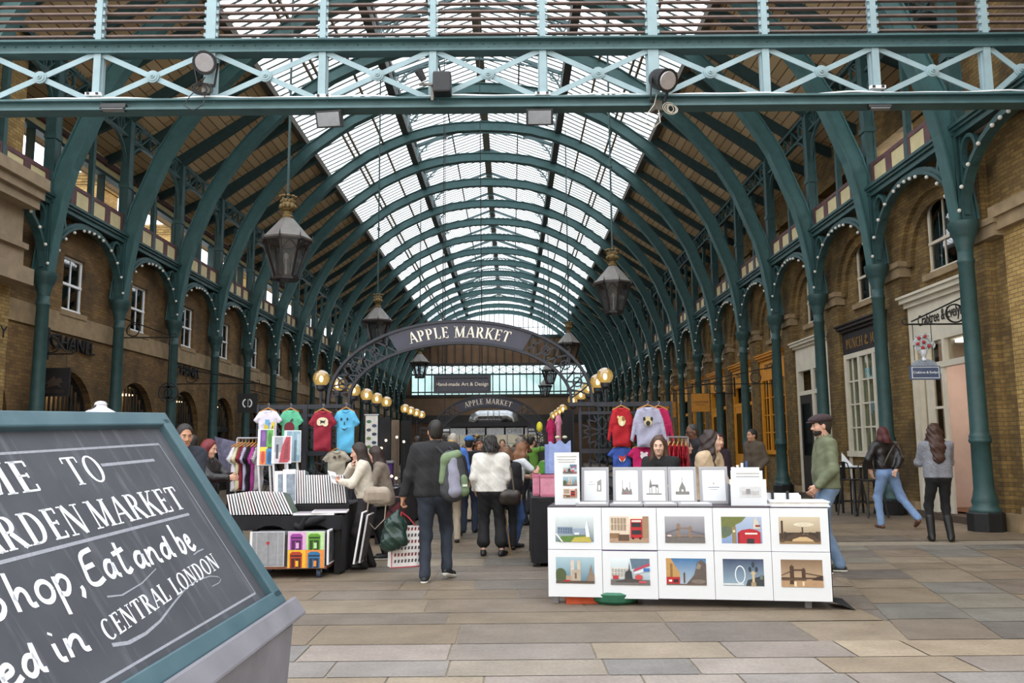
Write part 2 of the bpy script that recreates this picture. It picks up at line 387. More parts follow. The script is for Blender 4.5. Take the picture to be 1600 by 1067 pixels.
# sash windows of the first floor
def sash_window(idx, x, c, hw, z0, z1, face, arched=False, frame=WHITE):
    """face +1: looks towards -x; -1: towards +x"""
    w = thing('window_%d' % idx, '', 'window', (x, c, z0)); del w['label']; del w['category']; w['kind'] = 'structure'
    H = z1-z0; s = face; t = .055; fr = MB()
    def bx(y0, y1, a, b, d0=0, d1=.06): fr.box(min(s*d0, s*d1), max(s*d0, s*d1), y0, y1, a, b)
    rise = .3 if arched else 0; Hs = H-rise
    bx(-hw, -hw+t, 0, Hs); bx(hw-t, hw, 0, Hs); bx(-hw, hw, 0, t+.02, -.02, .07); bx(-hw, hw, Hs*.5-.03, Hs*.5+.03, -.015, .05)
    if arched:
        o = arch_poly(0, hw, Hs, Hs, rise); n = arch_poly(0, hw-t, Hs, Hs, rise-t); fr.prism(o + n[::-1], lambda u, v, d: (s*d, u, v), 0, .06)
    else: bx(-hw, hw, H-t, H)
    for k in ((0,) if hw < .62 else (-.2, .2)): bx(k-.014, k+.014, t, H-.06 if arched else H-t, .01, .04)
    part('window_frame', fr, frame, w)
    pn = MB(); o = arch_poly(0, hw-t*.6, t, Hs, max(rise-.02, .001)); pn.prism(o, lambda u, v, d: (s*d, u, v), .03, .036); part('pane', pn, PANE_UP, w)
    sl = MB(); sl.box(min(-s*.14, s*.05), max(-s*.14, s*.05), -hw-.12, hw+.12, -.13, 0); part('window_sill', sl, STONE, w)
    rm = MB(); rm.box(min(s*.25, s*.27), max(s*.25, s*.27), -hw, hw, 0, H); part('unlit_room_sheet', rm, DARKROOM, w)  # dark sheet whose colour stands in for the shade of the room inside
    return w
PANE_UP = glassm('sash_pane', (.35, .37, .38), .7, .3)
_wi = 1
for i in range(0, 14):
    c = (colY(i)+colY(i+1))/2
    if i >= 1: sash_window(_wi, -10.78, c, .5, 4.86, 6.2, -1); _wi += 1
    sash_window(_wi, 8.8, c, .6 if i < 5 else .5, 5.0, 6.58, 1, True, OFFW); _wi += 1
# black arched shop doors with fanlights along the chalkboard side
FANPANE = glassm('fanlight_pane', (.85, .84, .8), .95, .2)
def arch_door(idx, i):
    c = (colY(i)+colY(i+1))/2
    d = bpy.data.objects.new('door_%d' % idx, None); COL.objects.link(d); d.location = (-10.95, c, 0); d['kind'] = 'structure'
    fr = MB(); f = lambda u, v, q: (q, u, v); hw = 1.21
    fr.prism(arch_poly(0, hw, 0, 2.2, 1.2) + arch_poly(0, hw-.1, 0, 2.2, 1.1)[::-1], f, 0, .1)
    fr.box(0, .12, -hw, hw, 2.16, 2.36)
    for k in range(-5, 6):
        y = k*.2; top = 2.2 + 1.12*math.sqrt(max(0, 1-(y/1.15)**2)); fr.box(.02, .06, y-.018, y+.018, 2.3, top)
    for y in (-.62, 0, .62): fr.box(0, .08, y-.06, y+.06, 0, 2.2)
    fr.box(0, .08, -hw, hw, 0, .5); part('door_frame', fr, BLACK, d)
    p = MB(); p.prism(arch_poly(0, hw-.05, .3, 2.2, 1.15), f, .03, .036); part('pane', p, FANPANE, d)
    b = MB(); b.box(-.5, -.48, -1.3, 1.3, 0, 3.4, 0)
    r = random.Random(i)
    for k in range(3): y = r.uniform(-1, .6); z = r.uniform(.8, 1.6); b.box(-.46, -.42, y, y+r.uniform(.2, .45), z, z+r.uniform(.3, .5), 1)
    for y in (-.75, .3): b.box(-.46, -.15, y, y+.5, 3.1, 3.13, 2)
    part('shop_interior', b, [pm('9a8c78', .8, 0, .3, 2), pm(r.choice(['8a6a4a', '70777a', '9a8460']), .7), emit('ffd7a0', 6.0)], d)
for i in range(0, 12): arch_door(20+i, i)
# ---------------------------------------------------------------- end wall
def end_wall():
    Y = YEND; e = MB(); zz = lambda y: atY(799, y, Y).z
    e.box(-12.6, 10.1, Y, Y+.3, 0, zz(660)); e.box(-12.6, 10.1, Y-.15, Y+.3, zz(660), zz(648), 1); e.box(-12.6, 10.1, Y-.1, Y+.3, zz(648), zz(618), 3); e.box(-12.6, 10.1, Y-.2, Y+.3, zz(620), zz(616), 1)
    e.box(-12.6, 10.1, Y, Y+.3, zz(571), zz(524), 0); e.box(-12.6, 10.1, Y-.12, Y+.3, zz(571), zz(567), 1)
    for k in range(24): x = -10.2 + k*.8; e.box(x-.05, x+.05, Y-.08, Y, zz(567), zz(526), 1)
    e.box(-12.6, -9.6, Y, Y+.3, zz(620), zz(560)); e.box(7.4, 10.1, Y, Y+.3, zz(620), zz(560))
    # gallery truss and glazing
    e.box(-9.6, 7.4, Y-.08, Y, zz(586), zz(583), 2); e.box(-9.6, 7.4, Y-.06, Y, zz(613), zz(611), 2)
    for k in range(27):
        x = -9.6 + k*17/26; e.box(x-.05, x+.05, Y-.06, Y, zz(616), zz(571), 2)
        if k < 26 and k % 2 == 0:
            e.bar((x, Y-.03, zz(583)), (x+17/13, Y-.03, zz(571)), .06, .09, (0, 1, 0), 2); e.bar((x, Y-.03, zz(571)), (x+17/13, Y-.03, zz(583)), .06, .09, (0, 1, 0), 2)
    # lunette: glazing bars under the last rib
    for k in range(29):
        u = -6.6 + k*13.2/28; e.box(CX+u-.035, CX+u+.035, Y-.05, Y, zz(526), 12.75 + .48*max(0, 6.3-abs(u)) if abs(u) < 6.3 else 12.6, 2)
    e.box(-9, 7, Y-.05, Y, zz(512), zz(511), 2); e.box(-9, 7, Y-.1, Y+.1, zz(527), zz(523), 2)
    struct('wall_back', e, [pm('6d5238', .75, 0, .2, 1), pm('35322f', .7), TEAL_D, pm('7a614a', .8, 0, .15, 1)])
    g = MB(); g.box(-9.6, 7.4, Y+.02, Y+.05, zz(616), zz(571)); struct('window_51', MB().box(-8.4, 6.2, Y+.02, Y+.05, zz(526), 15.6), SKYGLASS)
    w = struct('window_50', g, glassm('gallery_glass', (.84, .97, .96), .95, .05))
    b = MB(); b.box(-14, 12, Y+9, Y+9.3, 0, 9.2); struct('wall_piazza_facade', b, pm('cfd8d6', .8, 0, .2, .5))
end_wall()
# ---------------------------------------------------------------- roof: boards, rafters, glazing
RS = .65                                        # fall of the boarded slope
UE, ZE = 6.35, 12.72                            # foot of the skylight
UT, ZT = 3.12, 14.32                            # head of the skylight
def roof_side(s, nm):
    ya, yb = Y0-1.6, YEND
    P = lambda u, y, z: (CX+s*u, y, z)
    m = MB(); UM = HW+.1; zm = ZE-(UM-UE)*RS; zo = zm-(11.6-UM)*.46
    for (u0, a0, u1, a1) in ((UE, ZE, UM, zm), (UM, zm, 11.6, zo)):
        m.add([P(u0, ya, a0), P(u0, yb, a0), P(u1, yb, a1), P(u1, ya, a1), P(u0, ya, a0+.08), P(u0, yb, a0+.08), P(u1, yb, a1+.08), P(u1, ya, a1+.08)],
              [(0, 1, 2, 3), (7, 6, 5, 4), (0, 4, 5, 1), (2, 6, 7, 3), (0, 3, 7, 4), (1, 5, 6, 2)])
    c = struct('ceiling_' + nm, m, BOARDS)
    r = MB()
    for k in range(0, 37):
        y = Y0 - .0 + k*BAY/2 + .0
        r0 = MB(); r0.bar(P(UE, y, ZE-.14), P(UM, y, zm-.14), .15, .26, (0, 0, 1)); r0.bar(P(UM-.08, y, zm-.11), P(10.95, y, zm-.14-(10.95-UM)*.46), .15, .24, (0, 0, 1)); part('rafter', r0, TEAL_D, c)
    kb = MB(); kb.box(min(P(UE-.1, 0, 0)[0], P(UE+.12, 0, 0)[0]), max(P(UE-.1, 0, 0)[0], P(UE+.12, 0, 0)[0]), ya, yb, ZE-.2, ZE+.05); part('skylight_curb', kb, pm('50493f', .7), c)
    # skylight slope
    g = MB(); g.add([P(UE, ya, ZE+.1), P(UE, yb, ZE+.1), P(UT, yb, ZT+.1), P(UT, ya, ZT+.1)], [(0, 1, 2, 3)])
    w = struct('window_6%d' % (1 if s > 0 else 2), g, SKYGLASS)
    b = MB(); k = 0; y = ya
    while y < yb:
        b.bar(P(UE, y, ZE+.08), P(UT, y, ZT+.08), .045, .035, (0, 0, 1)); y += BAY/10
    part('glazing_bar', b, DARKBAR, w)
    pu = MB()
    for f in (.36, .42, .72):
        u, z = UE+(UT-UE)*f, ZE+(ZT-ZE)*f; pu.box(CX+s*u-.03, CX+s*u+.03, ya, yb, z-.08, z+.02)
    part('purlin', pu, pm('6a5b45', .7), w)
    tb = MB(); x = CX+s*UT; tb.box(x-.13, x+.13, ya, yb, ZT-.12, ZT+.14); tb.box(x-.06, x+.06, ya, yb, 15.0, 15.2); part('head_beam', tb, pm('3b3f3c', .6), w)
    # lantern roof
    lg = MB(); lg.add([P(UT+.15, ya, 15.2), P(UT+.15, yb, 15.2), P(0, yb, 16.45), P(0, ya, 16.45)], [(0, 1, 2, 3)])
    lg.add([P(UT, ya, ZT+.14), P(UT, yb, ZT+.14), P(UT, yb, 15.0), P(UT, ya, 15.0)], [(0, 1, 2, 3)])
    lw = struct('window_7%d' % (1 if s > 0 else 2), lg, SKYGLASS)
    lb = MB(); y = ya
    while y < yb:
        lb.bar(P(UT+.15, y, 15.17), P(0, y, 16.42), .04, .035, (0, 0, 1)); y += BAY/10
    part('glazing_bar', lb, DARKBAR, lw)
    lp = MB(); lp.box(CX+s*1.5-.03, CX+s*1.5+.03, ya, yb, 15.72, 15.8); part('purlin', lp, DARKBAR, lw)
roof_side(1, 'right'); roof_side(-1, 'left')
struct('trim_ridge_beam', MB().box(CX-.16, CX+.16, Y0-1.6, YEND, 16.2, 16.5), pm('5d5445', .7))
# ---------------------------------------------------------------- iron columns
def column_proto(label):
    t = thing('iron_column', label, 'column', (0, 0, 0), 0, 'cast iron columns of the hall')
    b = MB(); b.lathe([(.3, 0), (.3, .3), (.27, .33)], 8, ph=PI/8); part('base', b, pm('101214', .55), t)
    s = MB(); s.lathe([(.26, .3), (.25, .38), (.2, .42), (.215, .5), (.19, .58), (.165, .72), (.155, 1.5), (.18, 1.52), (.185, 1.56), (.17, 1.59), (.18, 1.62), (.16, 1.66), (.15, 1.7), (.132, 4.7), (.15, 4.72), (.15, 4.76), (.13, 4.8), (.13, 4.95)], 20)
    part('shaft', s, TEAL, t, True)
    c = MB(); c.lathe([(.13, 4.93), (.14, 5.0), (.175, 5.14), (.19, 5.2), (.225, 5.24), (.23, 5.32), (.255, 5.35), (.26, ZC)], 20); smooth_angle(part('capital', c, TEAL, t))
    p = MB(); p.box(-.11, .11, -.11, .11, ZC, 10.5); p.box(-.14, .14, -.14, .14, 7.05, 7.3); p.box(-.14, .14, -.14, .14, 8.55, 8.66)
    for sx in (-1, 1):
        p.box(sx*.1-.02, sx*.1+.02, -.13, -.11, ZC, 10.5); p.box(sx*.1-.02, sx*.1+.02, .11, .13, ZC, 10.5)
    part('post', p, TEAL, t)
    return t
_cp = None
for s, side in SIDES:
    for i in range(0, NR):
        lab = '%s green cast iron column from the front %s' % (ORD[i], side)
        loc = (CX+s*HW, colY(i), 0)
        if _cp is None: _cp = column_proto(lab); _cp.location = loc
        else: dup(_cp, loc, 0 if s > 0 else PI, lab)
# arcade arches between the columns
def arcade_proto(label):
    t = thing('arcade_arch', label, 'arch', (0, 0, ZC), 0, 'iron arches between the columns')
    hw = BAY/2-.13; zc = 1.42; n = 22
    arc = [(0, BAY/2 - hw*math.cos(PI*k/n), zc*math.sin(PI*k/n)**.9) for k in range(n+1)]
    a = MB(); a.sweep(arc, [(-.09, -.02), (.09, -.02), (.09, .05), (.05, .05), (.05, .13), (-.05, .13), (-.05, .05), (-.09, .05)], (1, 0, 0)); part('arch_ring', a, TEAL, t)
    b = MB(); b.box(-.1, .1, 0, BAY, 1.55, 1.66); b.box(-.15, .15, 0, BAY, 1.66, 1.72); b.box(-.19, .19, 0, BAY, 1.72, 1.78); part('beam', b, TEAL, t)
    for y in (.42, BAY-.42):
        r = MB(); r.ring((0, y, 1.2), .23, .1, .07, (1, 0, 0), 20, 0, 1.25); part('spandrel_ring', r, TEAL, t)
    for y, e in ((.13, 1), (BAY-.13, -1)): part('spandrel_bar', MB().bar((0, y+e*.04, .1), (0, y+e*.04, 1.6), .09, .05, (0, 1, 0)), TEAL, t)
    return t, arc
_ap, _arc = arcade_proto('')
_bulb = MB().sphere((0, 0, 0), .038, 8, 6).mesh('bulb', BULB, True)
_bulbs = [(x, y, z) for k, (x, y, z) in enumerate(_arc) if 1 <= k <= 21 and k % 2 == 1 or k in (10, 12)]
def add_bulbs(t, s, each):
    if each:
        for x, y, z in _bulbs: link('bulb', _bulb, t, (-s*.13, y, z-.06))
    else:
        m = MB()
        for x, y, z in _bulbs: m.sphere((-s*.13, y, z-.06), .04, 6, 4)
        o = part('bulb_string', m, BULB, t); o['kind'] = 'stuff'
_first = True
for s, side in SIDES:
    for i in range(-1 if s > 0 else 0, 18):
        lab = ('green iron arch before the first column %s' % side) if i < 0 else '%s green iron arch from the front %s, set with small bulbs' % (ORD[i], side)
        loc = (CX+s*HW, colY(i), ZC)
        if _first: t = _ap; t.location = loc; t['label'] = lab; _first = False
        else: t = dup(_ap, loc, 0, lab, skip=('bulb', 'bulb_string'))
        t['_s'] = s; t['_i'] = i
for t in [o for o in COL.objects if o.get('_i') is not None]:
    add_bulbs(t, t['_s'], t['_i'] < 5); del t['_s']; del t['_i']
# panelled parapets with a mullion
def parapet_proto():
    t = thing('parapet', '', 'parapet', (0, 0, 7.24), 0, 'panelled parapets above the arches')
    f = MB(); f.box(-.05, .05, .12, BAY-.12, 0, .09); f.box(-.05, .05, .12, BAY-.12, .47, .56)
    n = 4; w = (BAY-.24)/n
    for k in range(n+1): y = .12+k*w; f.box(-.05, .05, max(.12, y-.12), min(BAY-.12, y+.12), .09, .47)
    part('frame', f, MAROON, t)
    for k in range(n): p = MB(); y = .12+k*w; p.box(-.025, .025, y+.12, y+w-.12, .09, .47); part('panel', p, CREAM, t)
    m = MB(); m.box(-.06, .06, BAY/2-.06, BAY/2+.06, 0, 2.6); part('mullion', m, TEAL, t)
    return t
_pp = None
for s, side in SIDES:
    for i in range(0, 18):
        lab = '%s maroon and cream panelled parapet from the front %s' % (ORD[i], side); loc = (CX+s*(HW+.02), colY(i), 7.24)
        if _pp is None: _pp = parapet_proto(); _pp['label'] = lab; _pp.location = loc
        else: dup(_pp, loc, 0, lab)
# eaves lattice girders
def lattice_proto():
    t = thing('eaves_girder', '', 'girder', (0, 0, 9.75), 0, 'lattice girders under the eaves')
    c = MB(); c.box(-.06, .06, 0, BAY, .72, .8); c.box(-.05, .05, 0, BAY, .22, .29); part('chord', c, TEAL, t)
    w = MB(); n = 6
    for k in range(n):
        y = k*BAY/n; w.box(-.03, .03, y+.08, y+.12, .25, .75)
        w.bar((0, y+.1, .26), (0, y+BAY/n+.1 if k < n-1 else BAY, .74), .04, .05, (1, 0, 0))
    part('lattice', w, TEAL, t)
    r = MB()
    for y in (.5, BAY-.5): r.ring((0, y, .5), .19, .06, .04, (1, 0, 0), 16)
    part('ring', r, TEAL, t)
    for y, e in ((.1, 1), (BAY-.1, -1)):
        k = MB(); pts = [(0, y + e*(.9*(1-math.cos(q*PI/16))), -.62 + .86*math.sin(q*PI/16)) for q in range(9)]
        k.sweep(pts, [(-.04, -.03), (.04, -.03), (.04, .03), (-.04, .03)], (1, 0, 0)); part('bracket', k, TEAL, t)
    sp = MB()
    for k in range(24): y = (k+.5)*BAY/24; sp.add([(0, y-.02, .8), (.02, y, .8), (0, y+.02, .8), (-.02, y, .8), (0, y, .95)], [(0, 1, 4), (1, 2, 4), (2, 3, 4), (3, 0, 4)])
    part('spike_strip', sp, TEAL_D, t)
    return t
_lp = None
for s, side in SIDES:
    for i in range(0, 18):
        lab = '%s green lattice girder under the eaves from the front %s' % (ORD[i], side); loc = (CX+s*HW, colY(i), 9.75)
        if _lp is None: _lp = lattice_proto(); _lp['label'] = lab; _lp.location = loc
        else: dup(_lp, loc, 0, lab)
# arched roof ribs
_RP = [(9.15, ZC), (9.06, 6.3), (8.93, 7.1), (8.74, 7.85), (8.48, 8.5), (8.15, 9.35), (7.72, 10.1), (7.3, 10.7), (6.8, 11.3), (6.0, 12.12), (5.2, 12.72), (4.5, 13.2), (3.7, 13.6), (2.9, 13.93), (2.0, 14.18), (1.0, 14.32), (0, 14.36)]
def rib_proto():
    t = thing('roof_rib', '', 'arch rib', (0, 0, ZC), 0, 'arched iron ribs of the roof')
    pts = [(u, 0, z-ZC) for u, z in _RP]; pts = pts + [(-u, 0, z) for u, _, z in pts[::-1][1:]]
    # right to left so that the section's depth points outwards
    b = MB(); b.sweep(pts, [(.15, 0), (.15, .035), (.075, .035), (.075, .36), (.13, .36), (.13, .395), (-.13, .395), (-.13, .36), (-.075, .36), (-.075, .035), (-.15, .035), (-.15, 0)], (0, 1, 0)); part('arch_band', b, TEAL_R, t)
    for s in (1, -1):
        p = MB(); p.box(s*UT-.1, s*UT+.1, -.16, .16, 14.2-ZC, 15.15-ZC); part('lantern_post', p, TEAL_M, t)
        r = MB(); r.bar((s*UT, 0, 15.1-ZC), (0, 0, 16.28-ZC), .1, .12); part('lantern_rafter', r, TEAL_M, t)
        k = MB(); q = [(s*(UT-.1-1.3*(1-math.cos(a*PI/16))), 0, 14.3-ZC + 1.15*math.sin(a*PI/16)) for a in range(9)]
        k.sweep(q, [(-.04, -.03), (.04, -.03), (.04, .03), (-.04, .03)], (0, 1, 0)); k.ring((s*(UT-.32), 0, 15.0-ZC), .17, .05, .04, (0, 1, 0), 16); part('bracket', k, TEAL_M, t)
        h = MB(); h.bar((s*HW, 0, 10.45-ZC), (s*UE, 0, ZE-.2-ZC), .12, .14); part('principal_rafter', h, TEAL_D, t)
    c = MB(); q = [(x, 0, 15.45-ZC + .25*(1-(x/1.7)**2)) for x in [-1.7+.34*k for k in range(11)]]; c.sweep(q, [(-.04, -.03), (.04, -.03), (.04, .03), (-.04, .03)], (0, 1, 0)); c.ring((0, 0, 15.95-ZC), .2, .05, .04, (0, 1, 0), 16); part('collar', c, TEAL_M, t)
    return t
TEAL_R = pm('395d5e', .5, 0, .16, 4)
_rp = None
for i in range(0, NR):
    lab = '%s green arched iron roof rib from the front of the hall' % ORD[i]; loc = (CX, colY(i), ZC)
    if _rp is None: _rp = rib_proto(); _rp['label'] = lab; _rp.location = loc
    else: dup(_rp, loc, 0, lab)
# brick chimneys on the neighbouring roof, seen through the clerestory
def chimney(x, y, w, d, h, label):
    t = thing('chimney_stack', label, 'chimney', (x, y, 6.0), 0, 'brick chimneys beyond the clerestory')
    b = MB(); b.box(-w/2, w/2, -d/2, d/2, 0, h); part('shaft', b, BR_F, t)
    c = MB()
    for k in range(4): e = .05*(k+1); c.box(-w/2-e, w/2+e, -d/2-e, d/2+e, h-.32+k*.09, h-.23+k*.09)
    part('cap', c, BR_UP, t)
    return t
for k, (y, h) in enumerate(((21.6, 4.6), (27.5, 4.6), (34.0, 4.6), (42.0, 4.6))):
    chimney(-14.2, y, 1.0, 1.5, h, 'yellow brick chimney stack seen through the %s clerestory openings' % ['nearest', 'second', 'third', 'far'][k])
struct('wall_neighbour', MB().box(-16.5, -15.5, 8, 19.5, 0, 13.5), BR_F)
struct('roof_neighbour', MB().box(-15.6, -12.7, 8, 80, 5.6, 6.0), pm('7f8588', .7))

struct('wall_unseen_sky_block', MB().box(-45, 45, -19, -17, 0, 13), pm('b3a890', .85, 0, .2, .4))  # unseen piazza facade, added behind the camera to cut sky light on fronts
# ================================================================ lettering
def text_mesh(name, s, size, mat, ext=.004, align='CENTER', spacing=1.0, shear=0, xs=1.0):
    cu = bpy.data.curves.new(name, 'FONT'); cu.body = s; cu.size = size; cu.extrude = ext; cu.align_x = align; cu.align_y = 'CENTER'; cu.space_character = spacing; cu.shear = shear; cu.resolution_u = 3
    o = bpy.data.objects.new(name, cu); COL.objects.link(o)
    dg = bpy.context.evaluated_depsgraph_get(); me = bpy.data.meshes.new_from_object(o.evaluated_get(dg)); bpy.data.objects.remove(o); bpy.data.curves.remove(cu)
    me.materials.clear(); me.materials.append(mat)
    if xs != 1.0:
        for v in me.vertices: v.co.x *= xs
    return me
def text_part(name, s, size, mat, parent, loc, rot=(PI/2, 0, 0), **k):
    o = link(name, text_mesh(name, s, size, mat, **k), parent, loc); o.rotation_euler = rot; return o
# own roman capitals: strokes (x0, y0, x1, y1, heavy?) and serif feet, cap height 1
def _arcp(cx, cy, rx, ry, a0, a1, n=12): return [(cx + rx*math.cos(math.radians(a0+(a1-a0)*k/n)), cy + ry*math.sin(math.radians(a0+(a1-a0)*k/n))) for k in range(n+1)]
TK, TN = .15, .06
def _bowl(x, y0, y1, w): return ('b', x, y0, y1, w)
GLY = {
 'A': (.78, [(.06, 0, .38, 1, TN), (.40, 1, .70, 0, TK), (.17, .34, .56, .34, TN)], [(.06, 0), (.70, 0)]),
 'C': (.74, [('o', .40, .5, .34, .5, 48, 312)], []),
 'D': (.80, [(.16, 0, .16, 1, TK), ('r', .16, 0, 1, .56)], [(.16, 0), (.16, 1)]),
 'E': (.62, [(.16, 0, .16, 1, TK), (.16, .97, .54, .97, TN), (.16, .52, .44, .52, TN), (.16, .03, .56, .03, TN), (.53, .97, .53, .80, TN), (.55, .03, .55, .22, TN), (.44, .60, .44, .44, TN)], [(.16, 0), (.16, 1)]),
 'G': (.80, [('o', .42, .5, .36, .5, 48, 320), (.66, .06, .66, .44, TK)], [(.66, .44)]),
 'H': (.86, [(.16, 0, .16, 1, TK), (.70, 0, .70, 1, TK), (.16, .5, .70, .5, TN)], [(.16, 0), (.16, 1), (.70, 0), (.70, 1)]),
 'I': (.34, [(.17, 0, .17, 1, TK)], [(.17, 0), (.17, 1)]),
 'J': (.42, [(.24, .1, .24, 1, TK), (.24, .1, .06, -.1, TN)], [(.24, 1)]),
 'K': (.80, [(.16, 0, .16, 1, TK), (.22, .42, .64, 1, TN), (.32, .55, .70, 0, TK)], [(.16, 0), (.16, 1), (.64, 1), (.70, 0)]),
 'L': (.62, [(.16, 0, .16, 1, TK), (.16, .03, .56, .03, TN), (.56, .03, .56, .24, TN)], [(.16, 0), (.16, 1)]),
 'M': (1.0, [(.13, 0, .17, 1, TN), (.19, 1, .49, .04, TK), (.50, .04, .81, 1, TN), (.82, 0, .82, 1, TK)], [(.13, 0), (.15, 1), (.82, 0), (.83, 1)]),
 'N': (.86, [(.14, 0, .14, 1, TN), (.17, 1, .69, .02, TK), (.72, 0, .72, 1, TN)], [(.14, 0), (.13, 1), (.72, 1)]),
 'O': (.84, [('o', .42, .5, .36, .5, 0, 360)], []),
 'P': (.66, [(.16, 0, .16, 1, TK), ('r', .16, .44, 1, .42)], [(.16, 0), (.16, 1)]),
 'R': (.76, [(.16, 0, .16, 1, TK), ('r', .16, .48, 1, .42), (.36, .48, .68, 0, TK)], [(.16, 0), (.16, 1), (.69, 0)]),
 'S': (.58, [('s', .29, 0, 1, .24)], []),
 'T': (.74, [(.37, 0, .37, 1, TK), (.06, .97, .68, .97, TN), (.06, .97, .05, .78, TN), (.68, .97, .69, .78, TN)], [(.37, 0)]),
 'U': (.80, [(.16, .3, .16, 1, TK), ('o', .40, .3, .24, .3, 180, 360), (.64, .3, .64, 1, TN)], [(.16, 1), (.64, 1)]),
 'V': (.76, [(.08, 1, .38, 0, TK), (.38, 0, .68, 1, TN)], [(.08, 1), (.68, 1)]),
 'W': (1.06, [(.08, 1, .32, 0, TK), (.32, 0, .52, 1, TN), (.54, 1, .76, 0, TK), (.76, 0, .98, 1, TN)], [(.08, 1), (.53, 1), (.98, 1)]),
 'Y': (.74, [(.08, 1, .37, .45, TK), (.37, .45, .66, 1, TN), (.37, 0, .37, .46, TK)], [(.08, 1), (.66, 1), (.37, 0)]),
 'B': (.70, [(.16, 0, .16, 1, TK), ('r', .16, .52, 1, .38), ('r', .16, 0, .52, .42)], [(.16, 0), (.16, 1)]),
 '&': (.80, [('o', .34, .76, .18, .22, 0, 360), ('o', .32, .26, .26, .26, 0, 360), (.3, .6, .74, 0, TK)], []),
 '-': (1.5, [(.1, .5, 1.4, .5, TN)], []),
}
def ribbon(pts, ws):
    """flat band round a polyline -> list of quads in 2D"""
    q = []; L = []; n = len(pts)
    for i in range(n):
        a, b = pts[max(i-1, 0)], pts[min(i+1, n-1)]; dx, dy = b[0]-a[0], b[1]-a[1]; d = math.hypot(dx, dy) or 1
        w = ws[i]/2; L.append(((pts[i][0]-dy/d*w, pts[i][1]+dx/d*w), (pts[i][0]+dy/d*w, pts[i][1]-dx/d*w)))
    for i in range(n-1): q.append([L[i][0], L[i][1], L[i+1][1], L[i+1][0]])
    return q
def glyph(ch, bold=1.0, serif=True):
    w, st, sf = GLY[ch]; out = []
    for t in st:
        if t[0] == 'o':
            p = _arcp(t[1], t[2], t[3]-.04, t[4]-.025, t[5], t[6], 20)
            ws = [bold*(TN + (TK-TN)*abs((x-t[1])/max(t[3]-.04, .01))**1.6) for x, y in p]; out += ribbon(p, ws)
        elif t[0] == 'r':
            _, x, y0, y1, wd = t; ry = (y1-y0)/2-.03; p = [(x, y1-.03)] + _arcp(x+wd-.06-min(ry, wd*.6), (y0+y1)/2, min(ry, wd*.6), ry, 90, -90, 14) + [(x, y0+.03)]
            ws = [bold*(TN + (TK-TN)*max(0, (q[0]-(x+wd*.45))/(wd*.55-.06))**.8 if q[0] > x+wd*.45 else TN) for q in p]; out += ribbon(p, ws)
        elif t[0] == 's':
            p = _arcp(.29, .74, .2, .23, 20, 270, 12) + _arcp(.29, .27, .22, .24, 90, -160, 12)[1:]
            out += ribbon(p, [bold*(TN + (TK-TN)*math.exp(-((i-12)/5)**2)) for i in range(len(p))])
        else: out += ribbon([(t[0], t[1]), (t[2], t[3])], [t[4]*bold]*2)
    if serif:
        for x, y in sf: yy = y + (.02 if y < .5 else -.02); out += [[(x-.15, yy-.022), (x+.15, yy-.022), (x+.15, yy+.022), (x-.15, yy+.022)]]
    return w, out
def lettering(mb, s, fn, x0=0, size=1, track=.08, bold=1.0, mi=0, slant=0, serif=True, xs=1.0):
    """letters drawn through fn(x, y) -> 3D; returns end x"""
    x = x0
    for ch in s:
        if ch == ' ': x += .42*size*xs; continue
        w, qs = glyph(ch, bold, serif)
        for q in qs:
            n = len(mb.v); mb.add([fn(x + (a+slant*b)*size*xs, b*size) for a, b in q], [tuple(range(len(q)))], mi)
        x += (w+track)*size*xs
    return x
def text_width(s, size=1, track=.08, xs=1.0): return sum((.42 if c == ' ' else GLY[c][0]+track)*size*xs for c in s)
# ================================================================ front girder, louvres, lamps
GY = 12.5
TEAL_G = pm('3f5d60', .5, 0, .16, 4)
def gx(u, v=115): return atY(u, v, GY).x
def gz(v): return atY(800, v, GY).z
gt = thing('truss_girder', 'pale green riveted iron girder with crossed braces spanning the front of the hall', 'girder', (0, GY, gz(172)))
z0 = gz(172); ZB0, ZB1, ZT0, ZT1 = 0, gz(155)-z0, gz(83)-z0, gz(64)-z0
posts = [gx(u) for u in (-195, -20, 155, 330, 505, 677, 848, 1020, 1195, 1366, 1540)] + [8.56]
m = MB(); m.box(-10.3, 8.62, -.14, .14, ZB0, ZB0+.035); m.box(-10.3, 8.62, -.14, .14, ZB1-.03, ZB1); m.box(-10.3, 8.62, -.05, .05, ZB0, ZB1); part('bottom_chord', m, TEAL_G, gt)
m = MB(); m.box(-10.3, 8.62, -.16, .16, ZT1-.03, ZT1); m.box(-10.3, 8.62, -.05, .05, ZT0, ZT1); m.box(-10.3, 8.62, -.12, .12, ZT0, ZT0+.03)
x = -8.5
while x < 9: m.sphere((x, -.06, ZT1-.07), .014, 6, 4); m.sphere((x+.09, -.06, ZT0+.06), .014, 6, 4); x += .18
part('top_chord', m, TEAL_G, gt)
for k, x in enumerate(posts):
    w = .17 if k in (3, 7) else .11
    m = MB(); m.box(x-w/2, x+w/2, -.09, -.03, ZB1, ZT0); m.box(x-w/2-.02, x+w/2+.02, -.03, .05, ZB1, ZT0); part('girder_post', m, TEAL_L, gt)
for a, b in zip(posts, posts[1:]):
    for za, zb in ((ZB1, ZT0), (ZT0, ZB1)):
        part('brace', MB().bar((a+.06, -.06 if za < zb else -.045, za), (b-.06, -.06 if za < zb else -.045, zb), .02, .085, (0, 0, 1)), TEAL_L, gt)
    c = (a+b)/2; zc = (ZB1+ZT0)/2; m = MB()
    for r, d in ((.1, .02), (.075, .035), (.04, .055), (.018, .08)): m.tube([(c, -.06, zc), (c, -.07-d, zc)], r, 20)
    part('boss', m, TEAL_L, gt)
for k, x in enumerate((posts[0]-.9,)): part('support_post', MB().box(x-.1, x+.1, -.1, .1, -z0, 0), TEAL, gt)
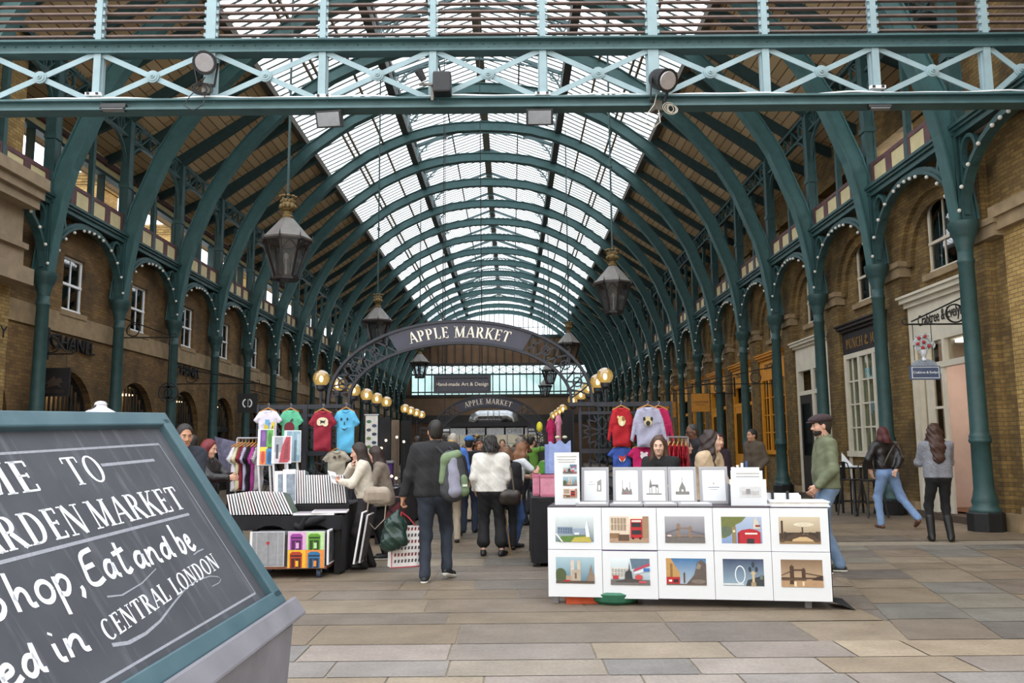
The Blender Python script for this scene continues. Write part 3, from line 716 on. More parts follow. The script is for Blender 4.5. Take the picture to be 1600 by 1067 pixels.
lt = thing('louvre_screen', 'screen of brown louvre slats between green posts on top of the front girder', 'louvre', (0, GY, z0+ZT1))
for a, b in zip(posts, posts[1:]):
    for k in range(9):
        z = .12 + k*.127
        part('louvre_slat', MB().bar((a+.06, 0, z), (b-.06, 0, z),   .07, .028, (0, 0, 1)), WOODSLAT, lt)
for k, x in enumerate(posts):
    w = .15 if k in (3, 7) else .09; m = MB(); m.box(x-w/2, x+w/2, -.1, .06, 0, 1.35)
    for q in range(9): m.box(x-w/2-.035, x+w/2+.035, -.085, -.05, .07+q*.127, .13+q*.127)
    part('louvre_post', m, TEAL_L, lt)
CAB = pm('b9b2a4', .6); CABD = pm('1a1a1c', .5)
lampgrey = pm('8d8f92', .25, .6, .1)
def spot(u, v, yaw, label, coil):
    o = atY(u, v, GY-.28); t = thing('spotlight', label, 'spotlight', o, yaw, 'round spotlights clamped to the girder')
    tilt = Matrix.Rotation(math.radians(28), 3, 'X'); f = lambda p: tilt @ Vector(p)
    b = MB(); b.tube([f((0, q, 0)) for q in (.2, .19, .12, .0, -.14, -.15)], [.06, .12, .15, .165, .165, .15], 18); part('housing', b, CABD, t)
    r = MB(); r.tube([f((0, -.14, 0)), f((0, -.2, 0))], [.175, .18], 18); part('bezel', r, BLACK, t)
    l = MB(); l.tube([f((0, -.2, 0)), f((0, -.215, 0))], [.14, .13], 18); part('lens', l, pm('a9a5a8', .15, .3, .1), t)
    y = MB(); 
    for s in (-1, 1): y.bar(f((s*.18, 0, 0)), (s*.12, .12, -.32), .02, .04)
    y.bar((-.13, .12, -.32), (.13, .12, -.32), .03, .04); part('yoke', y, BLACK, t)
    c = MB(); c.box(-.06, .06, .08, .24, -.46, -.3); part('clamp', c, pm('6a6760', .5, .5), t)
    w = MB(); rn = random.Random(u)
    for k in range(5):
        cx = (.2 if coil else -.05) + rn.uniform(-.04, .04); R = rn.uniform(.08, .14)
        w.tube([(cx + R*math.cos(q*PI/8), .05, -.42 + R*.7*math.sin(q*PI/8)) for q in range(17)], .007, 5)
    w.tube([(-.02, .1, -.2), (-.1, .06, -.4), (-.22, .05, -.55), (-.3, .02, -.72), (-.16, 0, -.8), (-.02, .03, -.68), (.0, .1, -.42)], .008, 5)
    part('cable', w, CAB if coil else CABD, t)
spot(322, 97, math.radians(14), 'black round spotlight with loose cables on the girder above the chalkboard', False)
spot(1033, 124, math.radians(24), 'black round spotlight with a coil of white cable on the girder', True)
def speaker_cam(u, v):
    o = atY(u, v, GY-.25); t = thing('projector_bundle', 'black wrapped lamp on a bracket in the middle of the girder', 'lamp', o)
    b = MB(); b.cb((.16, 0, -.02), (.28, .25, .34)); part('body', b, BLACK, t, bevel=.03)
    a = MB(); a.tube([(-.12, -.05, .02), (-.2, -.1, .16)], [.05, .07], 12); part('snout', a, CABD, t)
    c = MB(); c.bar((-.2, 0, -.02), (.25, 0, -.02), .04, .03); c.bar((0, .05, -.02), (0, .05, -.26), .04, .04); part('bracket', c, pm('77726a', .5, .4), t)
speaker_cam(675, 130)
def flood(u, v, w, h, label, yaw=0, tilt=24):
    o = atY(u, v, GY-.1); t = thing('floodlight', label, 'floodlight', o, yaw, 'square floodlights under the girder')
    R = Matrix.Rotation(math.radians(tilt), 3, 'X')
    b = MB(); b.cb((0, 0, 0), (w, .1, h), 0, R); part('case', b, CABD, t, bevel=.01)
    f = MB(); f.cb(R @ Vector((0, -.055, 0)), (w*.84, .012, h*.8), 0, R); part('glass', f, lampgrey, t)
    k = MB(); k.bar((0, .03, h*.3), (0, .08, h*.95), .04, .03); part('bracket', k, BLACK, t)
flood(515, 186, .42, .26, 'square floodlight tilted under the girder near the hanging lantern rod', math.radians(-8))
flood(843, 183, .42, .25, 'square floodlight under the middle of the girder')
flood(178, 168, .4, .1, 'thin floodlight under the girder end over the chalkboard', 0, 70)
flood(1374, 166, .36, .08, 'thin floodlight under the girder end over the flat cap man', 0, 72)
for k, (u, v) in enumerate(((146, 148), (505, 151), (848, 147), (1371, 137))):
    o = atY(u, v, GY-.12); t = thing('cable_clamp', '%s white clamp bracket along the girder, counted from the chalkboard' % ORD[k], 'clamp', o, 0, 'white clamps on the girder')
    m = MB(); m.box(-.12, .12, -.03, .03, -.02, .03); part('plate', m, WHITE, t)
    for x in (-.07, .07): part('nut', MB().box(x-.02, x+.02, -.05, -.03, -.01, .02), CABD, t)
cb = thing('power_cable', 'white electric cable lying along the bottom flange of the girder', 'cable', (0, GY-.1, z0+ZB1))
m = MB(); m.tube([(x, .03*math.sin(x*3.1), .02+.012*math.sin(x*5)) for x in [-8.2+.25*k for k in range(68)]], .014, 6); part('sheath', m, WHITE, cb)
# ================================================================ hanging lanterns
LGLASS = glassm('lantern_glass', (.74, .76, .8), .85, .14, .2, (.62, .63, .66))
GOLD = pm('75613a', .45, .3, .3, 14); LEAD = pm('76726f', .6, .1, .15, 6); LBLK = pm('1c1618', .45, .1, .2)
def lantern_proto():
    t = thing('hanging_lantern', '', 'lantern', (0, 0, 0), 0, 'eight-sided hanging lanterns'); n = 8
    P = lambda r, z, k: (r*math.cos(2*PI*k/n), r*math.sin(2*PI*k/n), z)
    r = MB(); r.lathe([(.5, .02), (.52, .05), (.46, .09), (.13, .47), (.09, .5)], n); part('roof', r, LEAD, t)
    e = MB(); e.ring((0, 0, 0), .47, .05, .06, (0, 0, 1), n)
    for k in range(n): a = Vector(P(.51, .02, k)); e.add([a+Vector(P(.03, -.06, k+2)), a+Vector(P(.03, -.06, k-2)), a+Vector(P(.03, -.02, k)), a+Vector((0, 0, .14))], [(0, 1, 2), (0, 2, 3), (1, 3, 2), (0, 3, 1)])
    part('eaves_ring', e, LBLK, t)
    for k in range(n): part('corner_bar', MB().bar(P(.47, -.01, k), P(.23, -.74, k), .035, .035), LBLK, t)
    g = MB()
    for k in range(n): g.add([P(.455, -.02, k), P(.455, -.02, k+1), P(.222, -.73, k+1), P(.222, -.73, k)], [(0, 1, 2, 3)])
    part('glazing', g, LGLASS, t)
    d = MB()
    for k in range(n):
        a, b = Vector(P(.465, -.03, k)), Vector(P(.465, -.03, k+1)); dn = (Vector(P(.23, -.74, k))-Vector(P(.47, -.01, k)))
        d.tube([a.lerp(b, .08+.84*q/8) + dn*(.26 - .24*math.sin(PI*q/8)) for q in range(9)], .011, 4)
    part('arch_tracery', d, LBLK, t)
    f = MB(); f.ring((0, 0, -.75), .235, .04, .06, (0, 0, 1), n); f.ring((0, 0, -.71), .235, .03, .03, (0, 0, 1), n); part('foot_ring', f, LBLK, t)
    c = MB(); c.lathe([(.1, .48), (.12, .52), (.085, .56), (.1, .6), (.1, .61)], 12)
    c.sphere((0, 0, .75), (.14, .14, .14), 12, 8)
    for k in range(10): a = 2*PI*k/10; c.sphere((.13*math.cos(a), .13*math.sin(a), .72), .05, 6, 5); c.sphere((.11*math.cos(a+.3), .11*math.sin(a+.3), .83), .045, 6, 5); c.sphere((.15*math.cos(a), .15*math.sin(a), .92), (.045, .045, .03), 6, 4)
    part('crown', c, GOLD, t)
    l = MB(); l.tube([(0, 0, -.7), (0, 0, -.35)], .018, 6); l.sphere((0, 0, -.28), (.05, .05, .07), 10, 8); part('lamp', l, pm('c9c4ba', .3), t)
    return t
lampd = [(448, 380, 82, -1), (590, 504, 48, -1), (656, 568, 31, -1), (958, 446, 62, 1), (889, 539, 39, 1), (859, 580, 27.5, 1), (852, 604, 22, 1)]
lampL = ['large hanging lantern over the market, the biggest of all', 'hanging lantern behind the chalkboard end of the big lettered arch', 'small hanging lantern beside the board hung over the aisle',
         'hanging lantern nearest on the yellow-shop side', 'hanging lantern behind the big lettered arch on the yellow-shop side', 'sixth hanging lantern down the yellow-shop side, partly behind the arch foot', 'smallest hanging lantern deep in the hall']
_lan = None
LW = 1.02
for (u, v, w, s), lab in zip(lampd, lampL):
    Y = LW*FPX/w; p = atY(u, v, Y); p.z += .02
    if _lan is None: t = _lan = lantern_proto(); t.location = p; t['label'] = lab
    else: t = dup(_lan, p, .2, lab, skip=('rod',))
    t['_rod'] = 1
for t in [o for o in COL.objects if o.get('_rod')]:
    du = abs(t.location.x-CX); zr = next(z0_ + (z1_-z0_)*(u0_-du)/(u0_-u1_) for (u0_, z0_), (u1_, z1_) in zip(_RP, _RP[1:]) if u0_ >= du >= u1_)
    m = MB(); m.tube([(0, 0, .9), (0, 0, zr + 1.2 - t.location.z)], .028, 6); m.sphere((0, 0, 3.2), .06, 8, 6); part('rod', m, TEAL_D, t); del t['_rod']
# ================================================================ lettered arches, boards
PURP = pm('3a3a48', .55, 0, .15, 6); LETW = pm('e9dfcf', .6, 0, .05)
def market_arch(Y, u0, uo, vt, vb, vfoot, ui0, s0, s1, label, txt=.2):
    """lettered arch: u0..uo outer feet, vt outer crown, vb inner crown"""
    A = atY(u0, vfoot, Y); B = atY(uo, vfoot, Y); T = atY((u0+uo)/2, vt, Y); I = atY((u0+uo)/2, vb, Y)
    cx = (A.x+B.x)/2; hw = (B.x-A.x)/2; hi = hw - (ui0*hw); rise = T.z-A.z; ri = I.z-A.z
    t = thing('lettered_arch', label, 'arch', (cx, Y, A.z), 0, 'lettered iron arches over the aisle')
    n = 40
    so = lambda a: (hw*math.cos(a), rise*math.sin(a)**.92); si = lambda a: (hi*math.cos(a), ri*math.sin(a)**.92)
    k = rise/1.26
    for nm, fn in (('outer_hoop', so), ('inner_hoop', si)):
        m = MB(); m.sweep([(fn(PI*q/n)[0], 0, fn(PI*q/n)[1]) for q in range(n+1)], [(-.05*k, -.02*k), (.05*k, -.02*k), (.05*k, .02*k), (-.05*k, .02*k)], (0, 1, 0)); part(nm, m, IRON, t)
    a0, a1 = s0, s1; m = MB(); N = 24
    pts = [so(a0+(a1-a0)*q/N) for q in range(N+1)] + [si(a0+(a1-a0)*q/N) for q in range(N, -1, -1)]
    m.prism(pts, lambda u, v, d: (u, d, v), -.03, .02); part('name_board', m, PURP, t)
    # tracery in the two open quarters
    for (b0, b1) in ((0.06, a0), (a1, PI-.06)):
        q = 7; m = MB()
        for j in range(q):
            a, b = b0+(b1-b0)*j/q, b0+(b1-b0)*(j+1)/q; c = (a+b)/2
            o1, o2, i1, i2 = so(a), so(b), si(a), si(b); mc = ((so(c)[0]+si(c)[0])/2, (so(c)[1]+si(c)[1])/2)
            for p in (o1, o2, i1, i2): m.bar((p[0], 0, p[1]), (mc[0], 0, mc[1]), .025*k, .02*k, (0, 1, 0))
            if j % 2: m.ring((mc[0], 0, mc[1]), .07*k, .03*k, .02*k, (0, 1, 0), 12)
        part('tracery', m, IRON, t)
    # letters round the board
    s = 'APPLE MARKET'; tr = .1; W = text_width(s, 1, tr); mid = lambda a: ((so(a)[0]+si(a)[0])/2, (so(a)[1]+si(a)[1])/2)
    am, aM = a0+(a1-a0)*.13, a1-(a1-a0)*.13; Lm = math.hypot(mid(am)[0]-mid(aM)[0], mid(am)[1]-mid(aM)[1])*1.06; sz = Lm/W
    def fn(x, y):
        f = x/(W*sz); a = aM + (am-aM)*f; c = mid(a); o, i = so(a), si(a); d = Vector((o[0]-i[0], o[1]-i[1])); L = d.length; d.normalize(); yy = (y-sz*.5)
        return (c[0]+d.x*yy, -.036, c[1]+d.y*yy)
    m = MB(); xe = lettering(m, 'APPLE ', fn, 0, sz, tr, 1.1); part('lettering', m, LETW, t); m = MB(); lettering(m, 'MARKET', fn, xe, sz, tr, 1.1); part('lettering', m, LETW, t)
    for x in (-(hw+hi)/2, (hw+hi)/2): part('foot_plate', MB().box(x-.2*k, x+.2*k, -.08, .08, -.06, 0), IRON, t)
    if Y > 20:
        for x in (-(hw+hi)/2, (hw+hi)/2): part('leg', MB().box(x-.1, x+.1, -.06, .06, -A.z, -.06), IRON, t)
    return t
market_arch(13.0, 513, 925, 502, 536, 632, .155, .98, PI-.98, 'large lettered iron arch with cream capitals on purple over the aisle, nearest of the two')
market_arch(27.7, 672, 855, 618, 636, 692, .16, .95, PI-.95, 'small lettered iron arch further down the aisle, under the hung board')
def hung_board(Y, u0, u1, v0, v1, label, text, size, name='hanging_board', fc=LETW, wires=None):
    a, b = atY(u0, v0, Y), atY(u1, v1, Y); t = thing(name, label, 'sign', ((a.x+b.x)/2, Y, b.z)); w, h = b.x-a.x, a.z-b.z
    m = MB(); m.box(-w/2+.03, w/2-.03, -.02, .02, .03, h-.03); part('board', m, PURP, t)
    f = MB(); e = w*.045; f.box(-w/2, w/2, -.05, .03, 0, e); f.box(-w/2, w/2, -.05, .03, h-e, h); f.box(-w/2, -w/2+e, -.05, .03, 0, h); f.box(w/2-e, w/2, -.05, .03, 0, h); part('frame', f, pm('2c2c36', .5), t)
    text_part('lettering', text, size, fc, t, (0, -.03, h/2))
    if wires:
        for x in (-w*.35, w*.35): part('wire', MB().tube([(x, 0, h), (x*.9, 0, wires-b.z)], .012, 5), CABD, t)
    return t
hung_board(20.2, 678, 767, 587, 614, 'dark hung board with white small lettering above the aisle', 'Hand-made Art & Design', .125, wires=14.0)
# ================================================================ globe lamps
GLOBE = NT('amber_globe'); _tr = GLOBE.n('ShaderNodeBsdfTransparent'); _tr.inputs[0].default_value = (.93, .78, .45, 1); _em = GLOBE.n('ShaderNodeEmission'); _em.inputs[0].default_value = lin('ffd27a'); _em.inputs[1].default_value = .42
_gl = GLOBE.n('ShaderNodeBsdfGlossy'); _gl.inputs['Roughness'].default_value = .05; _a = GLOBE.n('ShaderNodeMixShader'); _a.inputs[0].default_value = .45; GLOBE.l(_tr.outputs[0], _a.inputs[1]); GLOBE.l(_em.outputs[0], _a.inputs[2])
_b = GLOBE.n('ShaderNodeMixShader'); _fr = GLOBE.n('ShaderNodeLayerWeight'); _fr.inputs[0].default_value = .35; GLOBE.l(_fr.outputs['Facing'], _b.inputs[0]); GLOBE.l(_a.outputs[0], _b.inputs[1]); GLOBE.l(_gl.outputs[0], _b.inputs[2]); GLOBE.l(_b.outputs[0], GLOBE.out.inputs[0]); GLOBE = GLOBE.m
def globe_proto():
    t = thing('globe_lamp', '', 'lamp', (0, 0, 0), 0, 'amber globe lamps on posts')
    p = MB(); p.tube([(0, 0, 0), (0, 0, 2.42)], .022, 8); part('pole', p, IRON, t)
    c = MB(); c.lathe([(.03, 2.4), (.07, 2.44), (.075, 2.5)], 12); part('cup', c, IRON, t)
    g = MB(); g.sphere((0, 0, 2.61), .132, 20, 14); part('globe', g, GLOBE, t, True)
    b = MB(); b.sphere((0, 0, 2.6), (.03, .03, .05), 10, 8); part('bulb', b, emit('ffd890', 14), t, True)
    return t
_gp = None
for s, us, words in ((-1, [(499, 13), (527, 14.4), (553, 15.85), (573, 17.26), (589, 18.6), (604, 20.0), (633, 23.5), (642, 24.9), (651, 26.4), (659, 27.9)], 'behind the t-shirt stall'),
                     (1, [(947, 13), (934, 14.25), (920, 15.8), (907, 17.7), (895, 20.0), (879, 24.4), (874, 26), (869, 27.8), (864, 29.6)], 'behind the sweatshirt stall')):
    for k, (u, Y) in enumerate(us):
        x = atY(u, 600, Y).x; loc = (x, Y + (.12 if k == 0 else 0), 0); lab = '%s glowing amber globe lamp in the row %s' % (ORD[k], words)
        if _gp is None: _gp = globe_proto(); _gp.location = loc; _gp['label'] = lab
        else: dup(_gp, loc, 0, lab)
        L = bpy.data.lights.new('globe_light', 'POINT'); L.energy = 9; L.color = (1, .75, .4); L.shadow_soft_size = .12
# ================================================================ shopfronts on the yellow-shop side
def shopfront(i, col, gcol, sign, scol, label, style, doorm=None, corn=None):
    a, b = colY(i), colY(i+1); c = (a+b)/2; hw = BAY/2-.5; x = 8.6
    t = thing('shopfront', label, 'shopfront', (x, c, 0), 0, None if i < 3 else 'yellow shopfronts')
    fa = MB(); fa.box(0, .2, -hw, hw, 3.78, 4.34); part('fascia', fa, sign, t)
    co = MB(); co.box(-.06, .2, -hw-.05, hw+.05, 4.34, 4.42); co.box(-.13, .2, -hw-.1, hw+.1, 4.42, 4.5); co.box(-.17, .2, -hw-.13, hw+.13, 4.5, 4.54); part('cornice', co, corn or col, t)
    f = MB(); f.box(0, .16, -hw, -hw+.16, .12, 3.78); f.box(0, .16, hw-.16, hw, .12, 3.78); f.box(0, .16, -hw, hw, 3.66, 3.78)
    if style == 'window':
        f.box(-.05, .16, -hw, hw, 1.2, 1.34)
        for y in (-.42, .42): f.box(0, .12, y-.06, y+.06, 1.3, 3.7)
        part('window_frame', f, col, t)
        gb = MB()
        for z in (1.92, 2.5, 3.08): gb.box(.03, .06, -hw, hw, z-.018, z+.018)
        for y in (-.86, 0, .86): gb.box(.03, .06, y-.018, y+.018, 1.3, 3.7)
        part('glazing_bar', gb, col, t)
        part('stall_riser', MB().box(.02, .2, -hw, hw, .0, 1.2), BR_R, t)
        part('pane', MB().box(.07, .076, -hw+.1, hw-.1, 1.3, 3.7), gcol, t)
        part('display', MB().box(.13, .15, -hw+.1, hw-.1, 1.34, 3.68), doorm or DARKROOM, t)
    elif style == 'door':
        f.box(0, .14, -.1, .1, .12, 3.78); f.box(0, .14, -hw, hw, 2.95, 3.07); part('door_frame', f, col, t)
        part('step', MB().box(-.12, .5, -hw, hw, 0, .12), pm('4a4038', .8), t)
        d = MB(); d.box(.02, .08, .12, hw-.18, .14, 2.95); part('door_leaf', d, doorm or col, t)
        p = MB(); p.box(.05, .06, -hw+.16, -.1, .4, 3.6); p.box(.0, .02, .3, hw-.36, 1.2, 2.7); part('pane', p, gcol, t)
        part('room', MB().box(.42, .44, -hw, hw, .12, 3.7), DARKROOM, t)
    return t
def fascia_text(t, s, sz, mat, z=4.03, track=.07, bold=1.0, dx=0):
    W = text_width(s, sz, track); m = MB(); lettering(m, s, lambda x, y: (-.006, W/2-x+dx, z-sz/2+y), 0, sz, track, bold); part('lettering', m, mat, t)
PALEGLASS = glassm('shop_window_glass', (.78, .8, .74), .9, .12)
# nearest: cream double shopfront with an open door
t = thing('shopfront', 'cream shopfront with an open door and pale pink interior behind the nearest column', 'shopfront', (8.6, (colY(0)+colY(1))/2, 0)); hw = BAY/2-.48
part('fascia', MB().box(0, .2, -hw, hw, 3.72, 4.4), OFFW, t)
co = MB(); co.box(-.07, .2, -hw-.03, hw+.03, 4.4, 4.5); co.box(-.15, .2, -hw-.06, hw+.06, 4.5, 4.6); co.box(-.2, .2, -hw-.1, hw+.1, 4.6, 4.65); part('cornice', co, OFFW, t)
f = MB(); f.box(0, .16, -hw, -hw+.14, .13, 3.72); f.box(0, .16, hw-.14, hw, .13, 3.72); f.box(0, .14, -hw, hw, 3.58, 3.72); f.box(0, .14, -hw, hw, 3.02, 3.14)
f.box(0, .14, .62, .74, .13, 3.7); f.box(0, .14, -.08, .02, 3.1, 3.7); f.box(0, .14, .98, 1.04, 1.0, 3.1); part('door_frame', f, OFFW, t)
part('stall_riser', MB().box(.02, .14, .7, hw, .13, 1.05), OFFW, t)
d = MB(); d.box(.02, .07, .02, .62, .14, 1.05); d.box(.02, .07, .02, .14, 1.0, 3.02); d.box(.02, .07, .5, .62, 1.0, 3.02); d.box(.02, .07, .1, .55, 2.9, 3.02); d.box(.02, .07, .1, .55, 1.55, 1.6); d.box(.02, .07, .1, .55, 2.2, 2.25); part('door_leaf', d, OFFW, t)
part('door_handle', MB().box(-.02, .02, .05, .1, .95, 1.3), BLACK, t)
p = MB(); p.box(.04, .05, .12, .52, 1.0, 2.95); p.box(.08, .09, .72, hw-.1, 1.0, 3.05); p.box(.08, .09, -hw+.1, hw-.1, 3.12, 3.6); part('pane', p, PALEGLASS, t)
part('step', MB().box(-.1, .5, -hw, hw, 0, .13), pm('54463a', .8), t)
part('room_wall', MB().box(1.5, 1.55, -hw-1.2, hw+.6, .1, 3.7), pm('ecdacf', .7, 0, .1, 2), t); part('room_side_wall', MB().box(.45, 1.55, hw+.55, hw+.6, .1, 3.7), pm('ecdacf', .7, 0, .1, 2), t); part('room_end_wall', MB().box(.45, 1.55, -hw-1.2, -hw-1.15, .1, 3.7), pm('ecdacf', .7, 0, .1, 2), t)
part('room_floor', MB().box(.3, 1.55, -hw-1.2, hw+.6, .1, .13), pm('8a6248', .6), t)
part('room_ceiling', MB().box(.45, 1.55, -hw-1.2, hw+.6, 3.66, 3.7), WHITE, t)
part('shelf_unit', MB().box(.55, .95, -1.28, -.9, .13, 2.9), pm('e8bfae', .6), t)
part('ceiling_light', MB().box(.7, 1.2, -.8, .8, 3.6, 3.65), emit('ffeee2', 5), t)
text_part('lettering', 'Crabtree & Evelyn', .33, CABD, t, (-.012, 0, 4.05), (PI/2, 0, -PI/2), xs=.72)
SHOP2 = shopfront(1, OFFW, PALEGLASS, pm('1e1718', .6), None, 'shopfront with dark fascia, gold capitals and a large cream sash window', 'window', pm('e2e5d0', .6, 0, .15, 2), pm('241b1a', .6))
fascia_text(SHOP2, 'PUNCH & JUDY', .24, pm('b98a3a', .4, .4))
for k, (s, z, c) in enumerate((('PUNCH', 3.2, '6fb3c9'), ('&', 2.78, 'c98a6f'), ('JUDY', 2.4, '5f93b3'))): 
    text_part('window_lettering', s, .36, pm(c, .6), SHOP2, (.03, -.5, z), (PI/2, 0, -PI/2), ext=.001)
shopfront(2, OFFW, PANE, OFFW, None, 'narrow cream doorway with a blank fascia beyond the flat cap man', 'door', pm('2a2423', .6))
for i in range(3, 9):
    st = 'window' if i in (3, 6, 8) else 'door'
    sf = shopfront(i, YEL, PANE, YEL, None, '%s yellow shopfront from the front, with a %s' % (ORD[i-3], 'tall window' if st == 'window' else 'tall door'), st, pm('6d4a14', .6) if st == 'window' else YEL)
    text_part('lettering', "L'OCCITANE", .26, CABD, sf, (-.012, .1, 4.1), (PI/2, 0, -PI/2), xs=.9)
# ================================================================ hanging shop signs on brackets
def bracket(t, x0, x1, z, ring=True, s=1, mat=None):
    """wall bracket in local x (x0 at the wall), arm at height z"""
    mat = mat or BLACK; d = 1 if x1 > x0 else -1; L = abs(x1-x0)
    m = MB(); m.box(min(x0, x0+d*.05), max(x0, x0+d*.05), -.04, .04, z-.12, z+.62); part('wall_plate', m, mat, t)
    m = MB(); m.tube([(x0, 0, z), (x1, 0, z)], .016, 6); m.tube([(x0, 0, z+.55), (x1-d*.12, 0, z+.05)], .016, 6)
    m.tube([(x1 + d*.05*math.cos(a), 0, z+.05+.05*math.sin(a)) for a in [(-PI/2+k*PI/6)*1 for k in range(9)]], .012, 5)
    part('arm', m, mat, t)
    if ring: part('scroll_ring', MB().ring((x0+d*L*.22, 0, z+.2), .17, .025, .025, (0, 1, 0), 20), mat, t)
# left: dark square board with a worn crest
def sign_left(u0, u1, v0, v1, Y, label, mat, deco):
    a, b = atY(u0, v0, Y), atY(u1, v1, Y); w, h = b.x-a.x, a.z-b.z
    t = thing('hanging_sign', label, 'sign', ((a.x+b.x)/2, Y, b.z)); m = MB(); m.box(-w/2, w/2, -.03, .03, 0, h); part('panel', m, mat, t)
    xw = -10.68-(a.x+b.x)/2; bracket(t, xw, w/2, h+.32)
    for x in (-w*.35, w*.35): part('hanger', MB().tube([(x, 0, h), (x, 0, h+.34)], .01, 5), BLACK, t)
    deco(t, w, h); return t
def crest(t, w, h):
    c = pm('3f3128', .6); m = MB(); r = random.Random(2)
    pts = [(-.28, .45), (-.15, .55), (0, .72), (.06, .6), (.2, .66), (.3, .5), (.18, .44), (.26, .3), (.1, .38), (-.1, .34), (-.24, .28), (-.16, .42)]
    m.prism([(x*w, y*h) for x, y in pts], lambda u, v, d: (u, -.031-d, v), 0, .006); part('emblem', m, c, t)
    for y in (.2, .14): part('lettering_line', MB().box(-w*.34, w*.34, -.034, -.03, y*h, (y+.02)*h), c, t)
sign_left(62, 108, 575, 619, 19.0, 'dark square shop sign with a faint worn crest over the near arch', pm('141114', .6), crest)
def mono(t, w, h):
    wm = WHITE; c = (0, h*.5); R = h*.2
    for s in (-1, 1):
        m = MB(); m.sweep([(s*(.03+R*.9*math.sin(a)) if 0 else s*(R*.28 + R*.85*math.cos(a)), -.034, c[1]+R*math.sin(a)) for a in [-1.35+k*2.7/14 for k in range(15)]], [(-.003, -.02), (.003, -.02), (.003, .02), (-.003, .02)], (0, 1, 0)); part('monogram', m, wm, t)
    part('monogram_bar', MB().box(R*.12, R*.24, -.037, -.03, c[1]-R, c[1]+R), wm, t)
sign_left(372, 402, 615, 645, 26.2, 'black square shop sign with a white double-letter monogram', BLACK, mono)
def cc(u, v, R, Y):
    p = atY(u, v, Y); t = thing('hanging_emblem', 'round open iron ring sign with two interlocked letters beside the wall', 'sign', p)
    part('hoop', MB().ring((0, 0, 0), R, .03, .025, (0, 1, 0), 28), BLACK, t)
    for s in (-1, 1):
        m = MB(); m.sweep([(s*(.06 - .16*math.cos(a)) , .0, .16*math.sin(a)) for a in [-2.2+k*4.4/16 for k in range(17)]][::1], [(-.012, -.028), (.012, -.028), (.012, .028), (-.012, .028)], (0, 1, 0)); part('letter', m, BLACK, t)
    bracket(t, -10.68-p.x, .1, R+1.25); part('hanger', MB().tube([(0, 0, R), (0, 0, R+1.25)], .012, 5), BLACK, t)
cc(263, 613, .26, 22.6)
# wall lettering in raised black metal
def wall_word(s, Y0_, z, size, label):
    t = thing('wall_lettering', label, 'lettering', (-10.64, Y0_, z)); text_part('letter_row', s, size, BLACK, t, (0, 0, 0), (PI/2, 0, PI/2), ext=.03, xs=1.15)
    return t
_p = lambda u, v: (lambda d: Vector((-10.65, d.y*(-10.65/d.x), CAM_H + d.z*(-10.65/d.x))))(ray(u, v))
q = _p(111, 539); wall_word('CHANEL', q.y+.1, q.z, .46, 'black raised capitals on the brick wall above the nearest arched shop door')
q = _p(293, 581); wall_word('CHANEL', q.y, q.z, .46, 'black raised capitals on the brick wall above the second arched shop door')
q = _p(-8, 517); wall_word('BURBERRY', q.y-.62, q.z, .36, 'last letters of a black word on the brick at the picture edge')
# brackets without a sign
for k, (u, v, Y) in enumerate(((452, 628, 33.3),)):
    p = atY(u, v, Y); t = thing('sign_bracket', 'empty scrolled iron bracket on the brick wall above the white t-shirt', 'bracket', p); bracket(t, -10.68-p.x, .2, 0)
# right: two square yellow signs, then the bouquet sign
def sign_yellow(u0, u1, v0, v1, Y, label):
    a, b = atY(u0, v0, Y), atY(u1, v1, Y); w, h = b.x-a.x, a.z-b.z; t = thing('hanging_sign', label, 'sign', ((a.x+b.x)/2, Y, b.z), 0, 'square yellow shop signs')
    part('panel', MB().box(-w/2, w/2, -.025, .025, 0, h), pm('b0741a', .5), t); m = MB(); W = text_width("LOCCITANE", .1*w, .08)
    text_part('lettering', "L'OCCITANE", w*.16, CABD, t, (0, -.03, h*.52), xs=.95); text_part('small_lettering', 'EN PROVENCE', w*.07, CABD, t, (0, -.03, h*.38))
    bracket(t, 8.5-(a.x+b.x)/2, -w/2, h+.3)
    for x in (-w*.4, w*.4): part('hanger', MB().tube([(x, 0, h), (x, 0, h+.32)], .01, 5), BLACK, t)
sign_yellow(1080, 1109, 615, 643, 26.8, 'larger square yellow shop sign hung by a column')
sign_yellow(1032, 1056, 628, 652, 31.5, 'smaller square yellow shop sign deeper along the columns')
Y = 15.3; a = atY(1421, 572, Y); b = atY(1469, 593, Y); cx = (a.x+b.x)/2; w = b.x-a.x; h = a.z-b.z
t = thing('hanging_sign', 'blue shop sign topped by a vase of red and white flowers on a scrolled bracket', 'sign', (cx, Y, b.z))
part('panel', MB().box(-w/2, w/2, -.03, .03, 0, h), pm('4a5570', .5), t)
f = MB(); e = .012
f.box(-w*.46, w*.46, -.034, -.03, h*.88, h*.92); f.box(-w*.46, w*.46, -.034, -.03, h*.1, h*.14); f.box(-w*.46, -w*.44, -.034, -.03, h*.1, h*.92); f.box(w*.44, w*.46, -.034, -.03, h*.1, h*.92); part('gold_line', f, WHITE, t)
text_part('lettering', 'Crabtree & Evelyn', .062, WHITE, t, (0, -.036, h*.52))
ar = MB(); ar.prism([(-w*.42, h)] + [(w*.42*math.cos(PI-k*PI/12), h + .13*math.sin(k*PI/12)) for k in range(13)], lambda u, v, d: (u, d, v), -.025, .025); part('arched_top', ar, pm('8f97a3', .5, 0, .3, 30), t)
va = MB(); va.lathe([(.05, h+.1), (.03, h+.16), (.06, h+.22), (.075, h+.3)], 10); part('vase', va, pm('c9ccd2', .4), t)
bq = MB(); rn = random.Random(5)
